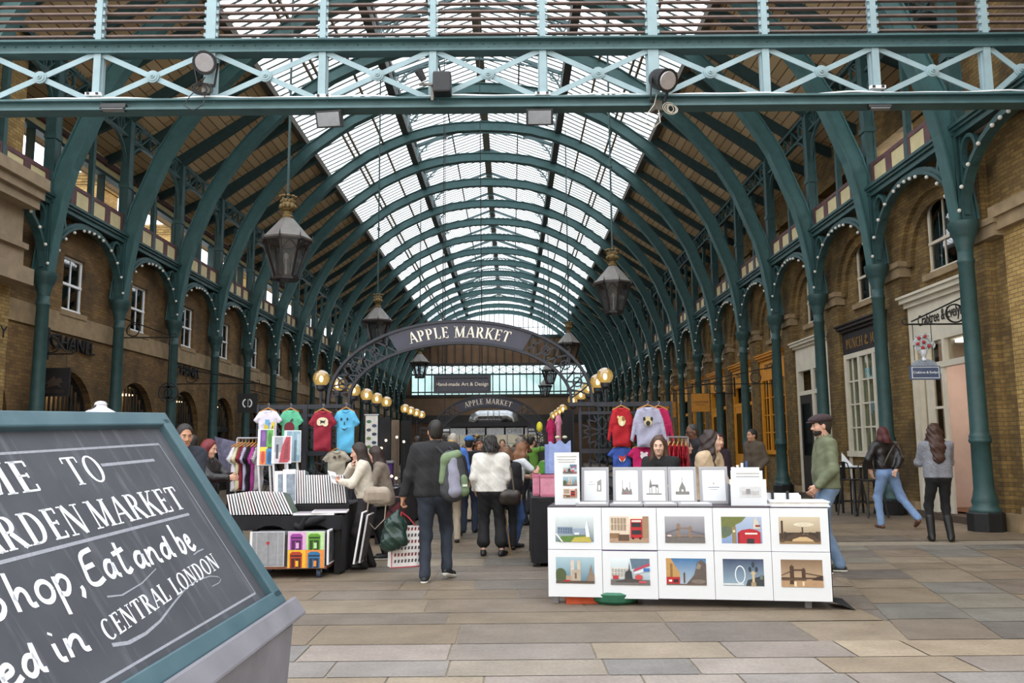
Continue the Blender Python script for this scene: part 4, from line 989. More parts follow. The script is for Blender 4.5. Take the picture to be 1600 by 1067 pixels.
for k in range(70):
    aa = rn.uniform(0, 2*PI); r = .21*math.sqrt(rn.random()); cxx, czz = r*math.cos(aa), h+.42+.85*r*math.sin(aa); d = rn.uniform(0, PI)
    bq.add([(cxx-.03*math.cos(d), -.02-rn.random()*.03, czz-.03*math.sin(d)), (cxx+.012*math.sin(d), -.04, czz-.012*math.cos(d)), (cxx+.045*math.cos(d), -.03, czz+.045*math.sin(d)), (cxx-.012*math.sin(d), -.01, czz+.012*math.cos(d))], [(0, 1, 2, 3)])
bq.sphere((0, 0, h+.42), (.17, .03, .15), 14, 8); part('leaves', bq, pm('b9bfc0', .6, 0, .4, 40), t)
for k in range(6):
    aa = k*PI/3+.3; r = .12 if k else 0; part('flower', MB().sphere((r*math.cos(aa), -.05, h+.44+r*math.sin(aa)*.9), (.033, .03, .033), 8, 6), pm('a3202f', .5), t)
bracket(t, 8.55-cx, -w*.55, h+.78)
for x in (-.17, .17): part('hanger_chain', MB().tube([(x, 0, h+.1), (x, 0, h+.8)], .008, 5), BLACK, t)
# ================================================================ the chalkboard in the foreground
_T = atY(250, 650, 3.5); _D = Vector((.062, 1, .034)).normalized()
_r = ray(440, 945); _B = Vector((0, 0, CAM_H)) + _r*(_D.dot(_T-Vector((0, 0, CAM_H)))/_D.dot(_r))
_d = (_B-_T); BH = _d.length; _d.normalize(); _N = _d.cross(_D).normalized()
if _N.x < 0: _N = -_N
_base = Vector((_T.x-.25, 2.3, 0))
def bp(s, t, o=0): return _T + _D*s + _d*t + _N*o - _base
cbd = thing('chalkboard_sign', 'large slanted chalkboard in a blue-green frame on a grey plinth', 'sign', _base)
LEFT = -2.55
m = MB(); m.add([bp(LEFT, .03, -.03), bp(-.05, .03, -.03), bp(-.05, BH-.03, -.03), bp(LEFT, BH-.03, -.03), bp(LEFT, .03, 0), bp(-.05, .03, 0), bp(-.05, BH-.03, 0), bp(LEFT, BH-.03, 0)], [(3, 2, 1, 0), (4, 5, 6, 7), (0, 1, 5, 4), (1, 2, 6, 5), (2, 3, 7, 6), (3, 0, 4, 7)])
def _slate():
    n = NT('chalk_slate'); co = n.coord()
    mp = n.n('ShaderNodeMapping'); mp.inputs['Rotation'].default_value = (.5, .2, .6); mp.inputs['Scale'].default_value = (3, 22, 3); n.l(co, mp.inputs[0])
    a = n.ramp(n.noise(3.2, 7, co), [(.3, '383a41'), (.7, '4f5159')]); b = n.mix(.35, a, n.ramp(n.noise(1.2, 6, mp.outputs[0]), [(.55, '34373d'), (.72, '6c6f77')])); n.l(b, n.b.inputs['Base Color'])
    return n.set(.75)
part('slate', m, _slate(), cbd)
def framebar(nm, s0, s1, t0, t1, o0=-.035, o1=.028):
    m = MB(); c = [bp(s, t, o) for o in (o0, o1) for s, t in ((s0, t0), (s1, t0), (s1, t1), (s0, t1))]
    m.add(c, [(3, 2, 1, 0), (4, 5, 6, 7), (0, 1, 5, 4), (1, 2, 6, 5), (2, 3, 7, 6), (3, 0, 4, 7)]); return part(nm, m, FRM, cbd, bevel=.006)
def _frm():
    n = NT('worn_blue_paint'); c = n.ramp(n.noise(60, 4), [(.6, '3c5862'), (.74, '46626c'), (.79, 'a89c88')]); n.l(n.mix(.4, c, n.ramp(n.noise(4, 4), [(.3, '35505a'), (.7, '5f7880')])), n.b.inputs['Base Color']); return n.set(.5)
FRM = _frm()
framebar('frame_rail', LEFT, 0, 0, .06); framebar('frame_rail', LEFT, 0, BH-.062, BH); framebar('frame_stile', -.075, .001, .03, BH-.03)
CHALK = pm('dcdfe6', .85, 0, .06, 60); CHALK2 = pm('8f929b', .9, 0, .15, 80)
fnB = lambda base, sz: (lambda x, y: tuple(bp(x, base - y, .0007)))
def rib_line(mb, pts, w, mi=0, o=.0007):
    for q in ribbon(pts, [w]*len(pts) if not isinstance(w, list) else w): mb.add([bp(a, b, o) for a, b in q], [(0, 1, 2, 3)], mi)
m = MB()
rib_line(m, [(LEFT, .133), (-.16, .137)], .009); rib_line(m, [(-.16, .137), (-.152, .842)], .005); rib_line(m, [(-.152, .842), (LEFT, .856)], .008)
rib_line(m, [(LEFT, .457), (-.272, .456)], .011); rib_line(m, [(-.642, .206), (-.273, .207)], .012)
sw = [(-1.121, .772), (-1.05, .787), (-.95, .786), (-.846, .772), (-.72, .74), (-.6, .712), (-.5, .702), (-.4, .708), (-.35, .722), (-.34, .735), (-.37, .744), (-.43, .745)]
rib_line(m, sw, [.012, .012, .01, .008, .006, .005, .005, .004, .004, .003, .003, .003]); rib_line(m, [(-1.02, .64), (-.95, .652), (-.82, .64), (-.7, .612)], [.006, .005, .004, .003]); rib_line(m, [(-.42, .612), (-.38, .606), (-.33, .604)], .005)
part('chalk_line', m, CHALK2, cbd)
def place_row(s, x0, x1, base, h, b=1.0, tr=.1):
    W = text_width(s, h, tr); xs = (x1-x0)/W; m = MB(); lettering(m, s, fnB(base, h), x0, h, tr, b, xs=xs); part('lettering', m, CHALK, cbd)
place_row('TO', -.852, -.636, .27, .106); place_row('WELCOME', -1.9, -1.0, .27, .106, 1.1)
place_row('MARKET', -.868, -.25, .43, .1, 1.1); place_row('GARDEN', -1.49, -.895, .433, .102, 1.15); place_row('COVENT', -2.2, -1.56, .433, .102)
W = text_width('CENTRAL LONDON', .063, .1); m = MB(); lettering(m, 'CENTRAL LONDON', lambda x, y: tuple(bp(-1.125 + x/W*.84, .762 - .07*(x/W)**.9 - y, .0007)), 0, .063, .1, 1.15); part('lettering', m, CHALK, cbd)
SCR = {'S': (.55, [[(.5, .88), (.36, 1), (.16, .86), (.26, .58), (.42, .3), (.26, 0), (.02, .12)]]), 'h': (.46, [[(.05, 1), (.05, .02)], [(.05, .3), (.18, .56), (.3, .45), (.3, .05), (.42, .06)]]),
 'o': (.42, [[(.2+.16*math.cos(a), .28+.27*math.sin(a)) for a in [k*PI/7 for k in range(15)]]]), 'p': (.46, [[(.06, .58), (.06, -.45)], [(.06, .4), (.2, .6), (.36, .38), (.22, .02), (.06, .12)]]),
 ',': (.3, [[(.1, .12), (.13, .02), (.04, -.18)]]), 'E': (.56, [[(.5, .98), (.14, .92), (.1, .5), (.06, .1), (.26, 0), (.5, .12)], [(.1, .52), (.4, .56)]]),
 'a': (.46, [[(.34, .5), (.18, .56), (.05, .28), (.16, .02), (.32, .2), (.35, .55), (.34, .1), (.44, .04)]]), 't': (.4, [[(.2, .98), (.14, .12), (.24, .02), (.38, .14)], [(0, .66), (.38, .74)]]),
 'n': (.48, [[(.06, .56), (.06, .02)], [(.06, .3), (.2, .56), (.32, .46), (.32, .06), (.44, .05)]]), 'd': (.5, [[(.34, .48), (.18, .56), (.05, .28), (.16, .02), (.32, .18), (.38, 1.0), (.36, .1), (.48, .06)]]),
 'b': (.44, [[(.05, 1), (.05, .04)], [(.05, .4), (.22, .56), (.34, .3), (.2, .0), (.05, .1)]]), 'e': (.42, [[(.04, .28), (.3, .34), (.24, .56), (.08, .48), (.05, .16), (.2, .0), (.4, .16)]]),
 'i': (.22, [[(.05, .55), (.07, .08), (.18, .05)], [(.06, .78), (.075, .84)]]), 'r': (.36, [[(.05, .56), (.06, .02)], [(.06, .34), (.18, .56), (.32, .5)]])}
def smoothp(p):
    for _ in range(2):
        q = [p[0]]
        for a, b in zip(p, p[1:]): q += [(a[0]*.75+b[0]*.25, a[1]*.75+b[1]*.25), (a[0]*.25+b[0]*.75, a[1]*.25+b[1]*.75)]
        p = q + [p[-1]]
    return p
def script(s, x0, x1, base, h):
    W = sum(.3 if c == ' ' else SCR[c][0] for c in s); k = (x1-x0)/W; x = x0; m = MB()
    for c in s:
        if c == ' ': x += .3*k; continue
        for st in SCR[c][1]:
            p = smoothp(st) if len(st) > 2 else st; rib_line(m, [(x + (a+.08*b)*k, base - b*h) for a, b in p], .0155)
        x += SCR[c][0]*k
    part('lettering', m, CHALK, cbd)
script('Shop', -1.49, -1.12, .598, .112); script(',', -1.12, -1.07, .598, .112); script('Eat', -1.07, -.82, .598, .115); script('and', -.8, -.53, .598, .11); script('be', -.49, -.37, .598, .122)
script('entertained', -2.2, -1.39, .76, .105); script('in', -1.35, -1.2, .757, .1)
PLG = pm('77767e', .6, 0, .18, 5)
m = MB(); c = [bp(s, t, o) for o in (-.12, .06) for s, t in ((LEFT, BH+.0), (.03, BH+.0), (.03, BH+.085), (LEFT, BH+.1))]; m.add(c, [(3, 2, 1, 0), (4, 5, 6, 7), (0, 1, 5, 4), (1, 2, 6, 5), (2, 3, 7, 6), (3, 0, 4, 7)]); part('plinth_ledge', m, PLG, cbd, bevel=.01)
m = MB(); a, b = bp(-.06, BH+.09, .02), bp(LEFT, BH+.09, .02); e, g = bp(-.06, .15, -.25), bp(LEFT, .15, -.25)
lo = lambda p, dx=0: (p.x+dx, p.y, 0)
m.add([a, b, g, e, lo(a, -.06), lo(b, -.06), lo(g, -.1), lo(e, -.1)], [(0, 1, 2, 3), (7, 6, 5, 4), (0, 4, 5, 1), (1, 5, 6, 2), (2, 6, 7, 3), (3, 7, 4, 0)]); part('plinth', m, PLG, cbd)
# ================================================================ pictures: flat coloured shapes printed on a sheet
def C(h): return pm(h, .5, 0, .1, 30)
def grad(name, a, b, z0, z1, noise=.3, sc=6):
    n = NT(name); s = n.n('ShaderNodeSeparateXYZ'); n.l(n.coord(), s.inputs[0]); mr = n.n('ShaderNodeMapRange'); mr.inputs[1].default_value = z0; mr.inputs[2].default_value = z1; n.l(s.outputs[2], mr.inputs[0])
    ad = n.n('ShaderNodeMath', operation='MULTIPLY_ADD'); ad.inputs[1].default_value = noise; n.l(n.noise(sc, 5), ad.inputs[0]); n.l(mr.outputs[0], ad.inputs[2]); sb = n.n('ShaderNodeMath', operation='SUBTRACT'); sb.inputs[1].default_value = noise*.5; n.l(ad.outputs[0], sb.inputs[0])
    n.l(n.ramp(sb.outputs[0], [(0, a), (1, b)]), n.b.inputs['Base Color']); return n.set(.4)
def rectp(x0, y0, x1, y1): return [(x0, y0), (x1, y0), (x1, y1), (x0, y1)]
def ell(cx, cy, rx, ry, n=14): return [(cx+rx*math.cos(2*PI*k/n), cy+ry*math.sin(2*PI*k/n)) for k in range(n)]
def picture(parent, name, cx, z0, w, h, shapes, y=-.002, bg=None, R=None):
    """shapes: (colour, polygon in 0..1 of the sheet); later shapes lie on top"""
    m = MB(); mats = [bg] + [C(c) if isinstance(c, str) else c for c, _ in shapes]
    m.add([(cx-w/2, y, z0), (cx+w/2, y, z0), (cx+w/2, y, z0+h), (cx-w/2, y, z0+h)], [(0, 1, 2, 3)], 0)
    for k, (c, poly) in enumerate(shapes):
        m.add([(cx-w/2+w*min(1, max(0, a)), y-.0004*(k+1), z0+h*min(1, max(0, b))) for a, b in poly], [tuple(range(len(poly)))], k+1)
    if R: m.v = [tuple(R @ Vector(p)) for p in m.v]
    return part(name, m, mats, parent)
rb = random.Random(11)
def skyline(y, amp, n, col): 
    pts = [(0, 0)]
    for k in range(n): h = y + amp*rb.random(); pts += [(k/n, h), ((k+1)/n, h)]
    return (col, pts + [(1, 0)])
def tower(x, w, y0, y1, col): return [(col, rectp(x-w/2, y0, x+w/2, y1)), (col, [(x-w/2, y1), (x+w/2, y1), (x, y1+.1)]), (col, [(x-w/2, y1), (x-w/2+.02, y1), (x-w/2+.01, y1+.08)]), (col, [(x+w/2-.02, y1), (x+w/2, y1), (x+w/2-.01, y1+.08)])]
def busp(x, y, w, h, col='b3242b'):
    o = [(col, rectp(x, y, x+w, y+h)), ('2a2a30', rectp(x+.1*w, y+.58*h, x+.9*w, y+.8*h)), ('d9d2c8', rectp(x+.1*w, y+.84*h, x+.9*w, y+.94*h)), ('2a2a30', rectp(x+.1*w, y+.2*h, x+.9*w, y+.42*h))]
    return o + [('111114', ell(x+.2*w, y, .1*w, .06*h, 8)), ('111114', ell(x+.8*w, y, .1*w, .06*h, 8))]
def bridge(c1, c2, x0=.28, x1=.62, y0=.22, y1=.7):
    return tower(x0, .1, y0-.1, y1, c1) + tower(x1, .09, y0-.06, y1-.1, c1) + [(c1, rectp(x0, y1-.12, x1, y1-.07)), (c1, rectp(0, y0, 1, y0+.05)), (c2, [(0, y0+.1), (0, y0+.13), (x0, y1-.1), (x0, y1-.14)]), (c2, [(x1, y1-.22), (x1, y1-.18), (1, y0+.12), (1, y0+.08)])]
def pane_rows(x, y, w, h, n, m_, c): return [(c, rectp(x+w*i/n+.01, y+h*j/m_+.012, x+w*(i+1)/n-.01, y+h*(j+1)/m_-.012)) for i in range(n) for j in range(m_)]
PICS = [
 # upper row
 (('6d7f86', 'd7dfe2'), [('8497a8', rectp(.05, .3, .45, .58))] + pane_rows(.06, .32, .38, .24, 6, 2, '5f6d86') + [('8f9db0', rectp(.45, .28, .8, .52)), ('5a7a3c', [(.08, 0), (.15, .22), (.9, .26), (.9, 0)]), ('b7a94f', [(.4, 0), (.5, .18), (.88, .22), (.95, 0)]), ('e9edf0', [(0, .3), (.16, 0), (.2, 0), (.03, .34)]), ('e4e8ec', [(.8, .2), (.78, .6), (.82, .85), (.86, .6), (.9, .2)]), ('dfe5ea', rectp(.5, .28, .62, .36))]),
 (('b58a70', 'eadfd2'), [('d9c9b6', rectp(0, .3, .5, 1))] + pane_rows(.03, .45, .4, .5, 5, 2, '9c8774') + [('8a6a4c', rectp(0, 0, .25, .35)), ('9d7e62', rectp(.85, .2, 1, 1)), ('a98c74', rectp(0, 0, 1, .16)), ('5e4a3c', rectp(.22, .06, .5, .3))] + busp(.54, .16, .3, .74)),
 (('4a4c5c', 'a9a7ae'), bridge('8b7465', '6f6a72', .34, .64, .24, .66) + [('6c6663', rectp(0, 0, 1, .2)), ('7d736d', ell(.2, .26, .1, .06)), ('d9c4b8', rectp(.06, .24, .16, .3))]),
 (('7f97c0', 'aebbd2'), [('6e7440', [(0, .2), (0, 1), (.62, 1), (.5, .8), (.36, .7), (.28, .4), (.1, .2)]), ('5d6a58', ell(.12, .45, .14, .2)), ('8b7a5a', rectp(.26, 0, .36, .62)), ('d9cda8', ell(.31, .46, .035, .05)), ('b3222f', rectp(.42, 0, .96, .42)), ('b3222f', [(.42, .42), (.5, .5), (.7, .55), (.88, .5), (.96, .42)]), ('8c1822', rectp(.4, 0, .44, .4)), ('efe7d8', rectp(.58, .34, .88, .4)), ('2e2c30', rectp(.62, 0, .8, .18)), ('cfc6bb', [(.78, .55), (.8, .9), (.85, 1), (.92, .8), (.97, .55)]), ('8f3b40', rectp(.84, .62, .96, .7))]),
 (('8d7357', 'cdbfa6'), [('d8cdb6', ell(.6, .72, .25, .08)), skyline(.34, .12, 18, '4e3c2e'), ('3d2f26', rectp(.05, .1, .1, .86)), ('3d2f26', rectp(.55, .36, .585, .62)), ('3a2e26', [(.12, .12), (.2, .3), (.4, .38), (.65, .38), (.85, .3), (.95, .14), (.95, .42), (.12, .42)]), ('c8ab80', [(.3, 0), (.32, .16), (.5, .26), (.66, .26), (.82, .14), (.84, 0)]), ('8f7452', rectp(0, 0, 1, .1)), ('5a4636', rectp(.02, .06, .12, .18)), ('5a4636', rectp(.86, .06, .96, .18))]),
 # lower row
 (('4f7589', 'a7c0cb'), tower(.43, .09, .12, .82, 'cfc2b4') + tower(.6, .09, .12, .82, 'c8bba9') + [('b5a493', rectp(.4, .08, .64, .52)), ('6e5e54', rectp(.49, .18, .54, .4)), ('4e5a3a', ell(.12, .32, .15, .26)), ('a89482', rectp(.26, .1, .4, .3)), ('8b7868', [(.78, .1), (.86, .4), (.92, .75), (.95, .4), (1, .3), (1, .1)]), ('574a42', rectp(0, 0, 1, .1)), ('b3242b', rectp(.2, .07, .36, .13))]),
 (('93a9b6', 'dbe4e8'), [('5f7486', [(.5, 1), (.55, .6), (1, .72), (1, 1)]), ('d6d3cd', rectp(0, .25, .5, .66))] + pane_rows(.02, .3, .46, .32, 6, 2, 'a3a19c') + [('6f6a68', rectp(0, 0, 1, .2)), ('4c4644', [(.08, .12), (.4, .24), (.6, .24), (.88, .12), (.7, .1), (.2, .1)]), ('3a3d40', [(.36, .24), (.38, .5), (.46, .56), (.48, .9), (.5, .56), (.54, .5), (.56, .24)]), ('b9405a', [(.58, .5), (1, .75), (1, .84), (.6, .6)]), ('3a6fb5', rectp(.84, .52, 1, .64)), ('d7d9e0', [(.6, .4), (.84, .5), (.84, .62), (.6, .5)]), ('c24a4a', ell(.72, .3, .1, .1)), ('b5333e', rectp(.06, .22, .2, .36)), ('c9515e', rectp(.72, .08, .9, .16))]),
 (('a9b9c6', '3f6f9e'), [('b98f58', [(0, .3), (0, 1), (.12, 1), (.34, .45), (.34, .3)]), ('8a673e', rectp(.1, .3, .16, .8)), ('b3242b', rectp(0, .02, .34, .3)), ('e6e0d6', rectp(.06, .12, .14, .2)), ('3a2326', rectp(.18, .1, .3, .22)), ('5c4a3c', rectp(.43, .08, .47, .44)), ('5c4a3c', [(.42, .4), (.48, .4), (.45, .5)]), ('5f554f', [(.5, .05), (.62, .25), (.7, .4), (.78, .86), (.88, .96), (1, .8), (1, .05)]), ('8c7f74', [(.74, .62), (.8, .84), (.88, .74), (.84, .6)]), ('7d7168', ell(.8, .14, .18, .08)), ('6b5c52', rectp(0, 0, 1, .05))]),
 (('8fa6b8', '3b4763'), [('dfe6ec', [(.42+.13*math.cos(a), .42+.34*math.sin(a)) for a in [k*2*PI/24 for k in range(25)]] + [(.42+.105*math.cos(a), .42+.3*math.sin(a)) for a in [-k*2*PI/24 for k in range(25)]]), ('3a3f42', [(.55, 0), (.6, .22), (.8, .32), (1, .4), (1, 0)]), ('c5b08c', rectp(.71, .02, .77, .55)), ('2f3a44', ell(.66, .62, .035, .1)), ('2f3a44', ell(.82, .62, .035, .1)), ('2f3a44', ell(.74, .8, .035, .12)), ('c5b08c', [(.66, .5), (.82, .5), (.77, .42), (.71, .42)]), ('a38f72', rectp(.68, 0, .8, .14)), ('cfd3d4', rectp(0, .03, .5, .1)), ('6f7a72', rectp(.9, .25, .97, .42))]),
 (('c5aa8c', '7f6650'), bridge('4a3428', '5d4635', .26, .54, .3, .72) + [('b08d6c', rectp(0, 0, 1, .26)), ('3d2c22', [(.72, .26), (.85, .38), (1, .42), (1, .24)]), ('5a4434', rectp(0, .24, .6, .32)), ('e5cfae', rectp(.3, .02, .36, .2)), ('e0c9a8', rectp(.5, .04, .55, .2)), ('4a3428', rectp(.2, .1, .3, .24))]),
]
PLAB = ['palace and fountain', 'red bus in a street', 'grey stone bridge under storm clouds', 'red telephone box and trees', 'sepia arched bridge and skyline', 'twin towered abbey', 'city circus with a winged fountain', 'bronze lion and red bus', 'white big wheel behind a street lamp', 'sepia twin towered bridge']
_A, _Bp = Vector((.345, 8.26, 0)), Vector((2.93, 7.85, 0)); _ax = (_Bp-_A).normalized(); _rz = math.atan2(_ax.y, _ax.x); _Lw = (_Bp-_A).length
MOUNT = pm('dcdee2', .7, 0, .03, 3); PUR = pm('6a4a8a', .6)
def tl(x, y, z): return _A + _ax*x + Vector((-_ax.y, _ax.x, 0))*y + Vector((0, 0, z))
dt = thing('display_table', 'black clothed display table behind the white photograph mounts', 'table', tl(_Lw/2, .0, 0), _rz)
part('tabletop', MB().box(-_Lw/2, _Lw/2, .03, 1.05, .89, .925), pm('3b3038', .6), dt)
part('front_board', MB().box(-_Lw/2, _Lw/2, .014, .03, .07, .9), PUR, dt)
for x in (-_Lw/2+.06, _Lw/2-.2):
    for y in (.12, .95): part('leg', MB().box(x-.03, x+.03, y-.03, y+.03, 0, .89), pm('8a8a90', .5), dt)
m = MB(); n = 14
def drape(mb, pts_top, zt, zb, amp, seed=0):
    r = random.Random(seed); k = len(pts_top); vs = []
    for j in range(7):
        f = j/6
        for i, (x, y) in enumerate(pts_top):
            w = amp*f*math.sin(i*1.9+seed); vs.append((x+w*.7, y+w, zt+(zb(i) - zt)*f if callable(zb) else zt+(zb-zt)*f))
    mb.add(vs, [(j*k+i, j*k+i+1, (j+1)*k+i+1, (j+1)*k+i) for j in range(6) for i in range(k-1)])
drape(m, [(_Lw/2+.012, .03+q*1.0/16) for q in range(17)], .9, .06, .02); m.add([(_Lw/2+.02, .05, .06), (_Lw/2+.2, .0, .0), (_Lw/2+.14, .25, .0), (_Lw/2+.02, .4, .05), (_Lw/2+.1, .1, .09)], [(0, 1, 4), (1, 2, 4), (2, 3, 4), (3, 0, 4)]); part('cloth_side', m, pm('121114', .9), dt, True)
px_top = [(858, 942), (942, 1030), (1030, 1117), (1117, 1207), (1207, 1297)]
for r_ in range(2):
    for k in range(5):
        w = _Lw/5; x = (k+.5)*w - _Lw/2; z0 = .52 if r_ == 0 else .075; h = .395 if r_ == 0 else .44; lift = -.003*((k+r_) % 2) - .004*r_
        idx = r_*5+k; (ca, cb_), sh = PICS[idx]
        t = thing('photo_mount', 'white mounted photograph of %s' % PLAB[idx], 'photograph', tl(_Lw/2+x, lift, z0 - (.008 if idx == 6 else 0)), _rz, 'mounted photographs on the table front')
        part('mount', MB().box(-w/2+.002, w/2-.002, -.003, .009, 0, h), MOUNT, t, bevel=.001)
        ph, pw = .245, .37; zc = h/2-ph/2 + (-.005 if r_ == 0 else .03)
        picture(t, 'photo', 0, zc, pw, ph, sh, -.0036, grad('photo_sky_%d' % idx, ca, cb_, zc, zc+ph))
# things on the display table: everything in table coordinates (x from its left end, y back)
def on_table(name, label, cat, x, y, z=.925, rz=0, group=None): return thing(name, label, cat, tl(x, y, z), _rz+rz, group)
SILV = pm('9c9ca2', .3, .3, .05)
def sketch(kind):
    s = []; ink = '6c6a6a'
    if kind == 0: s = [(ink, rectp(.2, .52, .5, .53)), (ink, rectp(.25, .6, .4, .61)), ('8f8d8d', [(.58, .3), (.6, .62), (.78, .7), (.78, .3)]), ('efefef', rectp(.64, .34, .72, .5))]
    elif kind == 1: s = [('8b8886', rectp(.3, .2, .33, .66)), ('8b8886', rectp(.62, .2, .65, .6)), ('77706e', [(.26, .2), (.3, .42), (.42, .34), (.5, .46), (.6, .32), (.7, .4), (.74, .2)]), ('a04a48', rectp(.4, .22, .46, .27))]
    elif kind == 2: s = [('6f6c6a', rectp(.3, .2, .42, .5)), ('6f6c6a', rectp(.58, .2, .7, .5)), ('6f6c6a', rectp(.3, .46, .7, .52)), ('ececec', rectp(.33, .24, .39, .42)), ('ececec', rectp(.61, .24, .67, .42)), ('7d7a78', [(.3, .5), (.36, .72), (.42, .5)]), ('7d7a78', rectp(.16, .2, .84, .24))]
    elif kind == 3: s = [('77736f', [(.36, .2), (.36, .4), (.5, .62), (.64, .4), (.64, .2)]), ('efefef', rectp(.46, .22, .54, .36)), ('77736f', rectp(.2, .2, .8, .3)), ('77736f', rectp(.49, .6, .51, .74))]
    else: s = [(ink, rectp(.26, .42, .74, .44)), (ink, rectp(.34, .36, .66, .37)), ('a04a48', ell(.5, .55, .02, .03))]
    return s
def white_frame(x, kind, label, w=.28, h=.37, y=.42, lean=.2):
    t = on_table('framed_sketch', label, 'picture', x, y, .925, 0, 'white framed sketches'); R = Matrix.Rotation(-lean, 3, 'X')
    f = MB(); e = .026
    for a in ((-w/2, -w/2+e, 0, h), (w/2-e, w/2, 0, h), (-w/2, w/2, 0, e), (-w/2, w/2, h-e, h)): f.box(a[0], a[1], -.012, .012, a[2], a[3])
    f.v = [tuple(R @ Vector(p)) for p in f.v]; part('frame', f, SILV, t); picture(t, 'sketch', 0, e, w-2*e, h-2*e, sketch(kind), -.004, MOUNT, R)
    b = MB(); b.box(-w/2+.01, w/2-.01, .003, .01, .01, h-.01); b.v = [tuple(R @ Vector(p)) for p in b.v]; part('backing', b, pm('8a7a66', .8), t)
for k, (u, kd, lb) in enumerate(((928, 0, 'white framed sketch of an arch and lines of text, next to the photo card stand'), (979, 1, 'white framed sketch of city roofs, second along the table'), (1022, 2, 'white framed sketch of a towered bridge, middle of the row'), (1067, 3, 'white framed sketch of a domed church'), (1116, 4, 'white frame with only a small caption and mark'))):
    x = (atY(u, 770, 8.45)-_A).dot(_ax); white_frame(x, kd, lb, y=.46)
for k, u in enumerate((925, 980, 1030, 1085)):
    x = (atY(u, 790, 8.3)-_A).dot(_ax); t = on_table('framed_print', 'silver edged print lying flat in front of the sketches, %s from the card stand' % ORD[k], 'picture', x, .2, .925, random.Random(k).uniform(-.06, .06), 'flat framed prints on the table')
    part('frame', MB().box(-.16, .16, -.16, .13, 0, .025), SILV, t, bevel=.004); part('print', MB().box(-.13, .13, -.13, .1, .025, .027), MOUNT, t); part('caption', MB().box(-.09, .09, -.05, -.035, .027, .028), pm('a8a6a4', .8), t)
x = (atY(884, 750, 8.35)-_A).dot(_ax); t = on_table('card_stand', 'tall white stand with three photo cards and a printed heading at the table corner', 'stand', x, .25, .925, .05)
part('board', MB().box(-.125, .125, 0, .02, 0, .52), MOUNT, t)
part('back_panel', MB().box(-.1, .1, .02, .09, 0, .4), pm('d9dade', .6), t)
for k, z in enumerate((.07, .19, .31)):
    (ca, cb_), sh = PICS[(1, 5, 6)[k]]; picture(t, 'card_photo', .03, z, .14, .09, sh, -.002, grad('card_sky_%d' % k, ca, cb_, z, z+.1))
for z, w in ((.475, .2), (.445, .19), (.42, .17)): part('heading_line', MB().box(-w/2, w/2, -.002, 0, z, z+.008), pm('b0aaa2', .8), t)
x = (atY(1168, 770, 8.2)-_A).dot(_ax); t = on_table('card_rack', 'stepped white card rack with a small grey picture and printed heading', 'rack', x, .2, .925, -.03)
part('front_card', MB().box(-.17, .17, -.02, .0, 0, .25), MOUNT, t); part('middle_card', MB().box(-.15, .15, .08, .1, 0, .33), MOUNT, t); part('back_card', MB().box(-.14, .13, .16, .18, 0, .36), MOUNT, t); part('side_panel', MB().box(-.175, -.165, -.02, .2, 0, .2), pm('2f3540', .6), t)
picture(t, 'grey_picture', .02, .08, .2, .1, [('b9b6b6', rectp(.1, .2, .9, .6)), ('8c8a8c', rectp(.3, .3, .5, .8))], -.022, C('cfcfd2'))
for z in (.3, .27): part('heading_line', MB().box(-.1, .12, .077, .08, z, z+.008), pm('b0aaa2', .8), t)
t = on_table('penholder', 'white scroll of papers and pens standing behind the card rack', 'papers', x-.08, .5, .925)
for k in range(4): part('paper_roll', MB().tube([(k*.03, 0, 0), (k*.045-.02, .02, .36+.02*k)], .014, 8), [MOUNT, pm('dcd0b8', .7), MOUNT, pm('3b4f7a', .6)][k], t)
x = (atY(1220, 780, 8.2)-_A).dot(_ax); t = on_table('tray', 'white tray with two black clips beside the card rack', 'tray', x, .25, .925, -.1)
part('tray_base', MB().box(-.17, .17, -.12, .14, 0, .015), MOUNT, t); part('tray_back', MB().box(-.17, .17, .12, .14, 0, .11), MOUNT, t); part('tray_side', MB().box(.155, .17, -.12, .14, 0, .1), MOUNT, t)
for xx in (-.09, .05): part('clip', MB().box(xx, xx+.025, .1, .125, .02, .13), CABD, t)
x = (atY(1255, 797, 8.0)-_A).dot(_ax); t = on_table('portfolio_book', 'thick white portfolio book lying at the end of the display table', 'book', x-.03, .2, .925, -.02)
part('cover', MB().box(-.27, .26, -.17, .2, 0, .012), MOUNT, t); part('pages', MB().box(-.26, .25, -.16, .19, .012, .04), pm('e6e0da', .8), t); part('upper_cover', MB().box(-.27, .26, -.17, .2, .04, .05), MOUNT, t)
t = thing('green_basin', 'upturned green basin under the photograph display', 'basin', tl(.62, .22, 0)); m = MB(); m.lathe([(.2, 0), (.24, .03), (.26, .1), (.24, .12)], 20); part('bowl', m, pm('2f6b52', .5), t)
t = thing('orange_lid', 'flat orange tray under the corner of the photograph display', 'tray', tl(.33, .16, 0)); part('lid', MB().box(-.18, .18, -.1, .1, .0, .05), pm('c8512a', .5), t)
part('rim', MB().box(-.19, .19, -.11, .11, .05, .065), pm('c8512a', .5), t)
